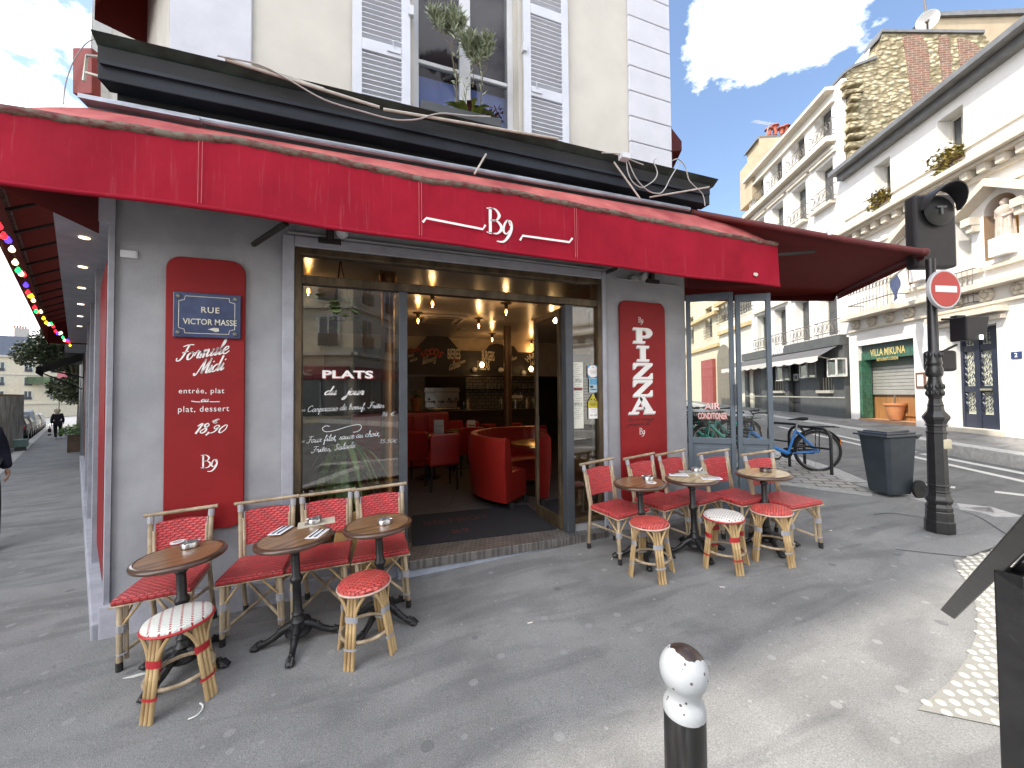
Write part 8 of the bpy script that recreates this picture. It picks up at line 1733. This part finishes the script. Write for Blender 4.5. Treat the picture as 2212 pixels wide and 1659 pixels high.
STN2=M('limestone in sunlit tone',(.66,.57,.41),.8,var=.07,vs=2)  # warmer, paler limestone with sunlight put into the colour
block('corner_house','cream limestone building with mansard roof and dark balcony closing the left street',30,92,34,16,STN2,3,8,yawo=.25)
block('shop_house','low cream building with red and yellow shop fronts seen under the tree',140,118,26,13,M('pale yellow stucco',(.62,.52,.34),.8,var=.08),3,7,mans=3,yawo=-.2)
q=AT(92,822,95); b=MB(); b.obox(q,RT*3.2,FW*1.2,V((0,0,.9))); tag(b.build('cafe_canopy',M('dark green canopy',(.05,.08,.04),.8,var=.3,vs=2)),'dark green cafe canopy at the far end of the left street','awning')
for i,(u,v) in enumerate(((142,818),(150,826))):
    q=AT(u-8,v-6,80); b=MB(); b.obox(q,RT*.9,FW*.1,V((0,0,1.4))); tag(b.build('shop_banner',M('maroon banner',(.18,.03,.05),.7)),['dark maroon banner on the far cream building','red banner on the far cream building nearer the tree'][i],'banner')
q=AT(119,858,52); t=thing('street_sign',tuple(q),'round dark street sign far down the left pavement under the tree','traffic sign'); b=MB(); b.lathe([(.3,0),(.3,.04)],AT(128,856,50),20,0,ax=(-FW)); b.build('disc',M('sign dark red',(.16,.04,.03),.5),t); b=MB(); q2=AT(128,856,50.1); b.tube([q2,V((q2.x,q2.y,gz(q2.x)))],.05,6); b.build('post',BLKP,t)
# ---------------------------------------------------------------- people (one skinned body each, hands with five fingers)
def skin_body(name,joints,edges,radii,parent,mats,sub=2,root=0):
    me=bpy.data.meshes.new(name); me.from_pydata([tuple(V(j)) for j in joints],edges,[]); o=bpy.data.objects.new(name,me); C.objects.link(o); o.parent=parent; ORIG[o.name]=V((0,0,0))
    sk=o.modifiers.new('skin','SKIN'); ly=me.skin_vertices[0] if me.skin_vertices else None
    if ly is None:
        bpy.context.view_layer.objects.active=o; bpy.ops.mesh.customdata_skin_add(); ly=me.skin_vertices[0]
    for i,r in enumerate(radii): ly.data[i].radius=r if isinstance(r,tuple) else (r,r); ly.data[i].use_root=(i==root)
    sk.use_smooth_shade=True
    s=o.modifiers.new('sub','SUBSURF'); s.levels=sub; s.render_levels=sub
    for mt in mats: me.materials.append(mt)
    return o
SKINM=M('skin',(.50,.30,.21),.5,var=.05); NAVYC=M('navy jacket cloth',(.012,.014,.028),.85,var=.25,vs=25,bump=.3,bs=80); BLKC=M('black cloth',(.010,.010,.013),.9,var=.2); HAIR=M('pale blond hair',(.80,.70,.50),.6,var=.2,vs=30,bump=.5,bs=60)
def person(lab,x,y,head,H_=1.7,top=BLKC,leg=BLKC,hair=HAIR,shoe=WHT,stride=.22,arm_bend=.5,hand_scale=1.0):
    t=thing('person',(0,0,0),lab,'person'); k=H_/1.75
    # walking towards +X
    J={'pel':(0,0,.95),'sp':(.01,0,1.15),'ch':(.02,0,1.33),'nk':(.02,0,1.49),'hd':(.05,0,1.60),'ht':(.05,0,1.70),
       'hl':(0,.09,.92),'kl':(stride*.75,.10,.52),'al':(stride*.55,.10,.10),'hr':(0,-.09,.92),'kr':(-stride*.05,-.10,.50),'ar':(-stride*1.3,-.10,.14),
       'sl':(.02,.155,1.41),'el':(-.10,.215,1.15),'wl':(.02,.235,.92),'sr':(.02,-.155,1.41),'er':(-.02,-.215,1.13),'wr':(.16,-.21,.93)}
    ks=list(J); idx={n:i for i,n in enumerate(ks)}
    E=[(idx[a],idx[b_]) for a,b_ in(('pel','sp'),('sp','ch'),('ch','nk'),('nk','hd'),('hd','ht'),('pel','hl'),('hl','kl'),('kl','al'),('pel','hr'),('hr','kr'),('kr','ar'),('ch','sl'),('sl','el'),('el','wl'),('ch','sr'),('sr','er'),('er','wr'))]
    R={'pel':(.13,.16),'sp':(.12,.15),'ch':(.12,.145),'nk':.06,'hd':.085,'ht':.075,'hl':.10,'kl':.065,'al':.05,'hr':.10,'kr':.065,'ar':.05,'sl':.075,'el':.055,'wl':.040,'sr':.075,'er':.055,'wr':.040}
    o=skin_body('body',[V(J[n])*k for n in ks],E,[tuple(q*k for q in R[n]) if isinstance(R[n],tuple) else R[n]*k for n in ks],t,[SKINM],2,0)
    # clothes follow the body
    def cloth(nm,names,grow,mt,extra=None):
        ii=[n for n in ks if n in names]; id2={n:i for i,n in enumerate(ii)}; e2=[(id2[ks[a]],id2[ks[b_]]) for a,b_ in E if ks[a] in id2 and ks[b_] in id2]
        JJ=dict(J); JJ.update(extra or {}); rr=[tuple((q+grow)*k for q in R[n]) if isinstance(R[n],tuple) else (R[n]+grow)*k for n in ii]
        return skin_body(nm,[V(JJ[n])*k for n in ii],e2,rr,t,[mt],2,0)
    cloth('jacket',('pel','sp','ch','sl','el','wl','sr','er','wr'),.013,top,{'pel':(0,0,.90)})
    cloth('trousers',('pel','hl','kl','al','hr','kr','ar'),.012,leg)
    b=MB(); c_=V(J['hd'])*k+V((-.012,0,.055)); b.ball(c_,.125*k,(1.05,1.08,1.0),16,rows=10); b.ball(c_+V((-.04,0,-.07)),.10*k,(.8,1.05,1.1),14)
    for i in range(140): a=random.uniform(0,6.28); z=random.uniform(-.4,1); p=c_+V((math.cos(a)*.115*math.sqrt(1-z*z*.8),math.sin(a)*.115*math.sqrt(1-z*z*.8),z*.11)); leaf(b,p,V((math.cos(a),math.sin(a),random.uniform(-1,.6))),.06,.02)
    b.build('hair',hair,t,smooth=60)
    b=MB(); f_=V(J['hd'])*k+V((.082,0,.0)); b.ball(f_+V((.006,0,-.005)),.016,(1,.8,1.5),8)
    for s in(-1,1): b.ball(f_+V((-.006,s*.032,.025)),.010,(1,1.3,.8),8); b.ball(V(J['hd'])*k+V((.0,s*.088,0)),.022,(.6,.4,1.2),8)
    b.tube([f_+V((-.004,-.022,-.045)),f_+V((.002,0,-.047)),f_+V((-.004,.022,-.045))],.006,6); b.build('face',SKINM,t,smooth=60)
    for s,wn,en in((1,'wl','el'),(-1,'wr','er')):
        w_=V(J[wn])*k; d_=(w_-V(J[en])*k).normalized(); up_=V((1,0,0))-d_*d_.x; up_.normalize(); sd2=d_.cross(up_)
        pj=[w_,w_+d_*.05*k,w_+d_*.09*k]; ed=[(0,1),(1,2)]; rr=[.026,(.022,.036),(.020,.036)]
        for f in range(4):
            off=(f-1.5)*.019; Lf=(.068,.078,.074,.058)[f]; b0=len(pj); base_=w_+d_*.088*k+up_*off
            q1_=base_+d_*Lf*.5*k-sd2*s*.012*-1; q2_=q1_+d_*Lf*.42*k-sd2*s*.030*-1
            pj+=[base_,q1_,q2_]; ed+=[(2,b0),(b0,b0+1),(b0+1,b0+2)]; rr+=[.0095,.0088,.0075]
        b0=len(pj); pj+=[w_+d_*.035*k+up_*.035,w_+d_*.075*k+up_*.052]; ed+=[(1,b0),(b0,b0+1)]; rr+=[.0105,.0085]
        skin_body('hand',pj,ed,rr,t,[SKINM],2,0)
    for s,an in((1,'al'),(-1,'ar')):
        q=V(J[an])*k; b=MB(); tilt_=-.5 if s<0 else 0.05; b.ball(q+V((.06,0,-.055)),.055,(2.3,.85,.85),14); b.build('shoe',shoe,t,smooth=60)
    place(t,x,y,head); return t
pf=G(126,948); person('person in black with pale bushy hair walking away down the left pavement',pf.x,pf.y,hd,1.72)
q_=V((pf.x,pf.y,gz(pf.x)))+KN*.33; b=MB(); b.obox(q_+V((0,0,.42)),KE*.16,KN*.06,V((0,0,.2)),0); b.obox(q_+V((0,0,.36)),KE*.161,KN*.061,V((0,0,.05)),1); b.tube([q_+V((0,0,.62))-KE*.1,q_+V((0,0,.85)),q_+V((0,0,.62))+KE*.1],.012,5); tag(b.build('shopping_bag',[BLKC,WHT]),'black and white bag carried by the person walking away','bag')
pl_=AT(-42,860,4.75); t=person('person in a dark navy jacket walking out of frame at the left edge',pl_.x,pl_.y,hd+math.pi+.15,1.80,top=NAVYC,hair=M('dark hair',(.03,.02,.015),.6),shoe=BLKC,stride=.26)
# ---------------------------------------------------------------- houses across the left street and behind the viewer (they shade the corner and show in the glass)

def plainhouse(nm,lab,p0,d,n,wd,dp_,ht,mt,rows,ncol,shopmt=None,shoptxt=None,shop_h=3.6):
    t=thing(nm,(p0.x,p0.y,0),lab,'building'); z0=gz(p0.x)-3
    def pt(a,o,z): q=p0+d*a+n*o; return V((q.x,q.y,z))
    def bx(mb,a0,a1,z0_,z1_,o0,o1,m=0): mb.obox(pt((a0+a1)/2,(o0+o1)/2,(z0_+z1_)/2),d*(a1-a0)/2,n*(o1-o0)/2,V((0,0,(z1_-z0_)/2)),m)
    b=MB(); bx(b,0,wd,z0,ht,-dp_,0); b.build('wall',mt,t)
    b=MB(); bx(b,-.1,wd+.1,ht-.4,ht,-.2,.5); bx(b,0,wd,4.4,4.65,0,.3); bx(b,0,wd,7.7,7.85,0,.2); b.build('cornice',TRIM,t)
    for r in range(rows):
        for k_ in range(ncol):
            a=wd*(k_+.5)/ncol; z=5.1+r*3.2
            if z+2.2>ht: continue
            b=MB(); bx(b,a-.8,a+.8,z-.15,z+2.2,0,.06); bx(b,a-.6,a+.6,z,z+2,.05,.08,1); bx(b,a-.05,a+.05,z,z+2,.07,.1); w_=b.build('window',[FRAMEW,SHAD],t); b=MB(); bx(b,a-.65,a+.65,z,z+.8,.2,.23); b.build('railing',M('rail dark',(.06,.06,.06),.6),w_)
    if shopmt:
        b=MB(); bx(b,.2,wd-.1,2.75,3.6,0,.5); b.build('fascia',shopmt,t); b=MB(); bx(b,.4,wd-.3,0.2,2.7,.01,.06); b.build('shop_window',SHAD,t); b=MB()
        for k_ in range(int(wd/1.7)): bx(b,.4+k_*1.7,.55+k_*1.7,.2,2.75,.06,.12)
        b.build('mullions',M('grey mullion',(.3,.3,.3),.5),t)
        if shoptxt:
            b=MB()
            for a,s in shoptxt: text(b,s,pt(a,.51,2.98),-d if d.cross(n).z<0 else d,ZA,.40,off=.02)
            b.build('lettering',M('cream letters',(.55,.5,.42),.6),t)
    return t
SH=M('limestone in shaded tone',(.50,.47,.40),.8,var=.08)  # greyer limestone with shade put into the colour
eL=V((-.48,.877,0)); nL=V((.877,.48,0)); Ls=V((-15.7,3.4,0))
plainhouse('opposite_house','tall limestone house across the left street outside the picture',Ls,eL,nL,46,5,34,SH,8,14)  # unseen; placed and proportioned so its shadow covers the corner
Tc=V((-1.3,-21.5,0)); dT=V((-.955,-.297,0)); nT=V((-.297,.955,0))
plainhouse('tobacco_corner','limestone corner house with a red tobacconist fascia reflected in the shop window',Tc,dT,nT,30,12,19,STN2,5,9,M('tabac red',(.24,.03,.035),.5),[(3.5,'TABAC'),(9,'PRESSE')])
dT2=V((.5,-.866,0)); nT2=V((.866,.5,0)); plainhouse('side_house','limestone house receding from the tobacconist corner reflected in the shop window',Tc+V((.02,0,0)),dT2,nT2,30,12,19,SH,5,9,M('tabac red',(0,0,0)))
plainhouse('plaza_house','pale house across the crossing reflected in the right door glass',V((34,-15,0)),V((-.94,-.34,0)),V((-.34,.94,0)),22,12,16,CREAMR,4,7,M('maroon shop',(.12,.025,.03),.5),[(5,'PIXEL')])
tree(V((15.5,-12,gz(15.5))),9,3.2,'leafy street tree across the crossing reflected in the right door glass',8,M('plaza leaf',(.09,.12,.04),.55,var=.3,vs=1.5),dens=5000)
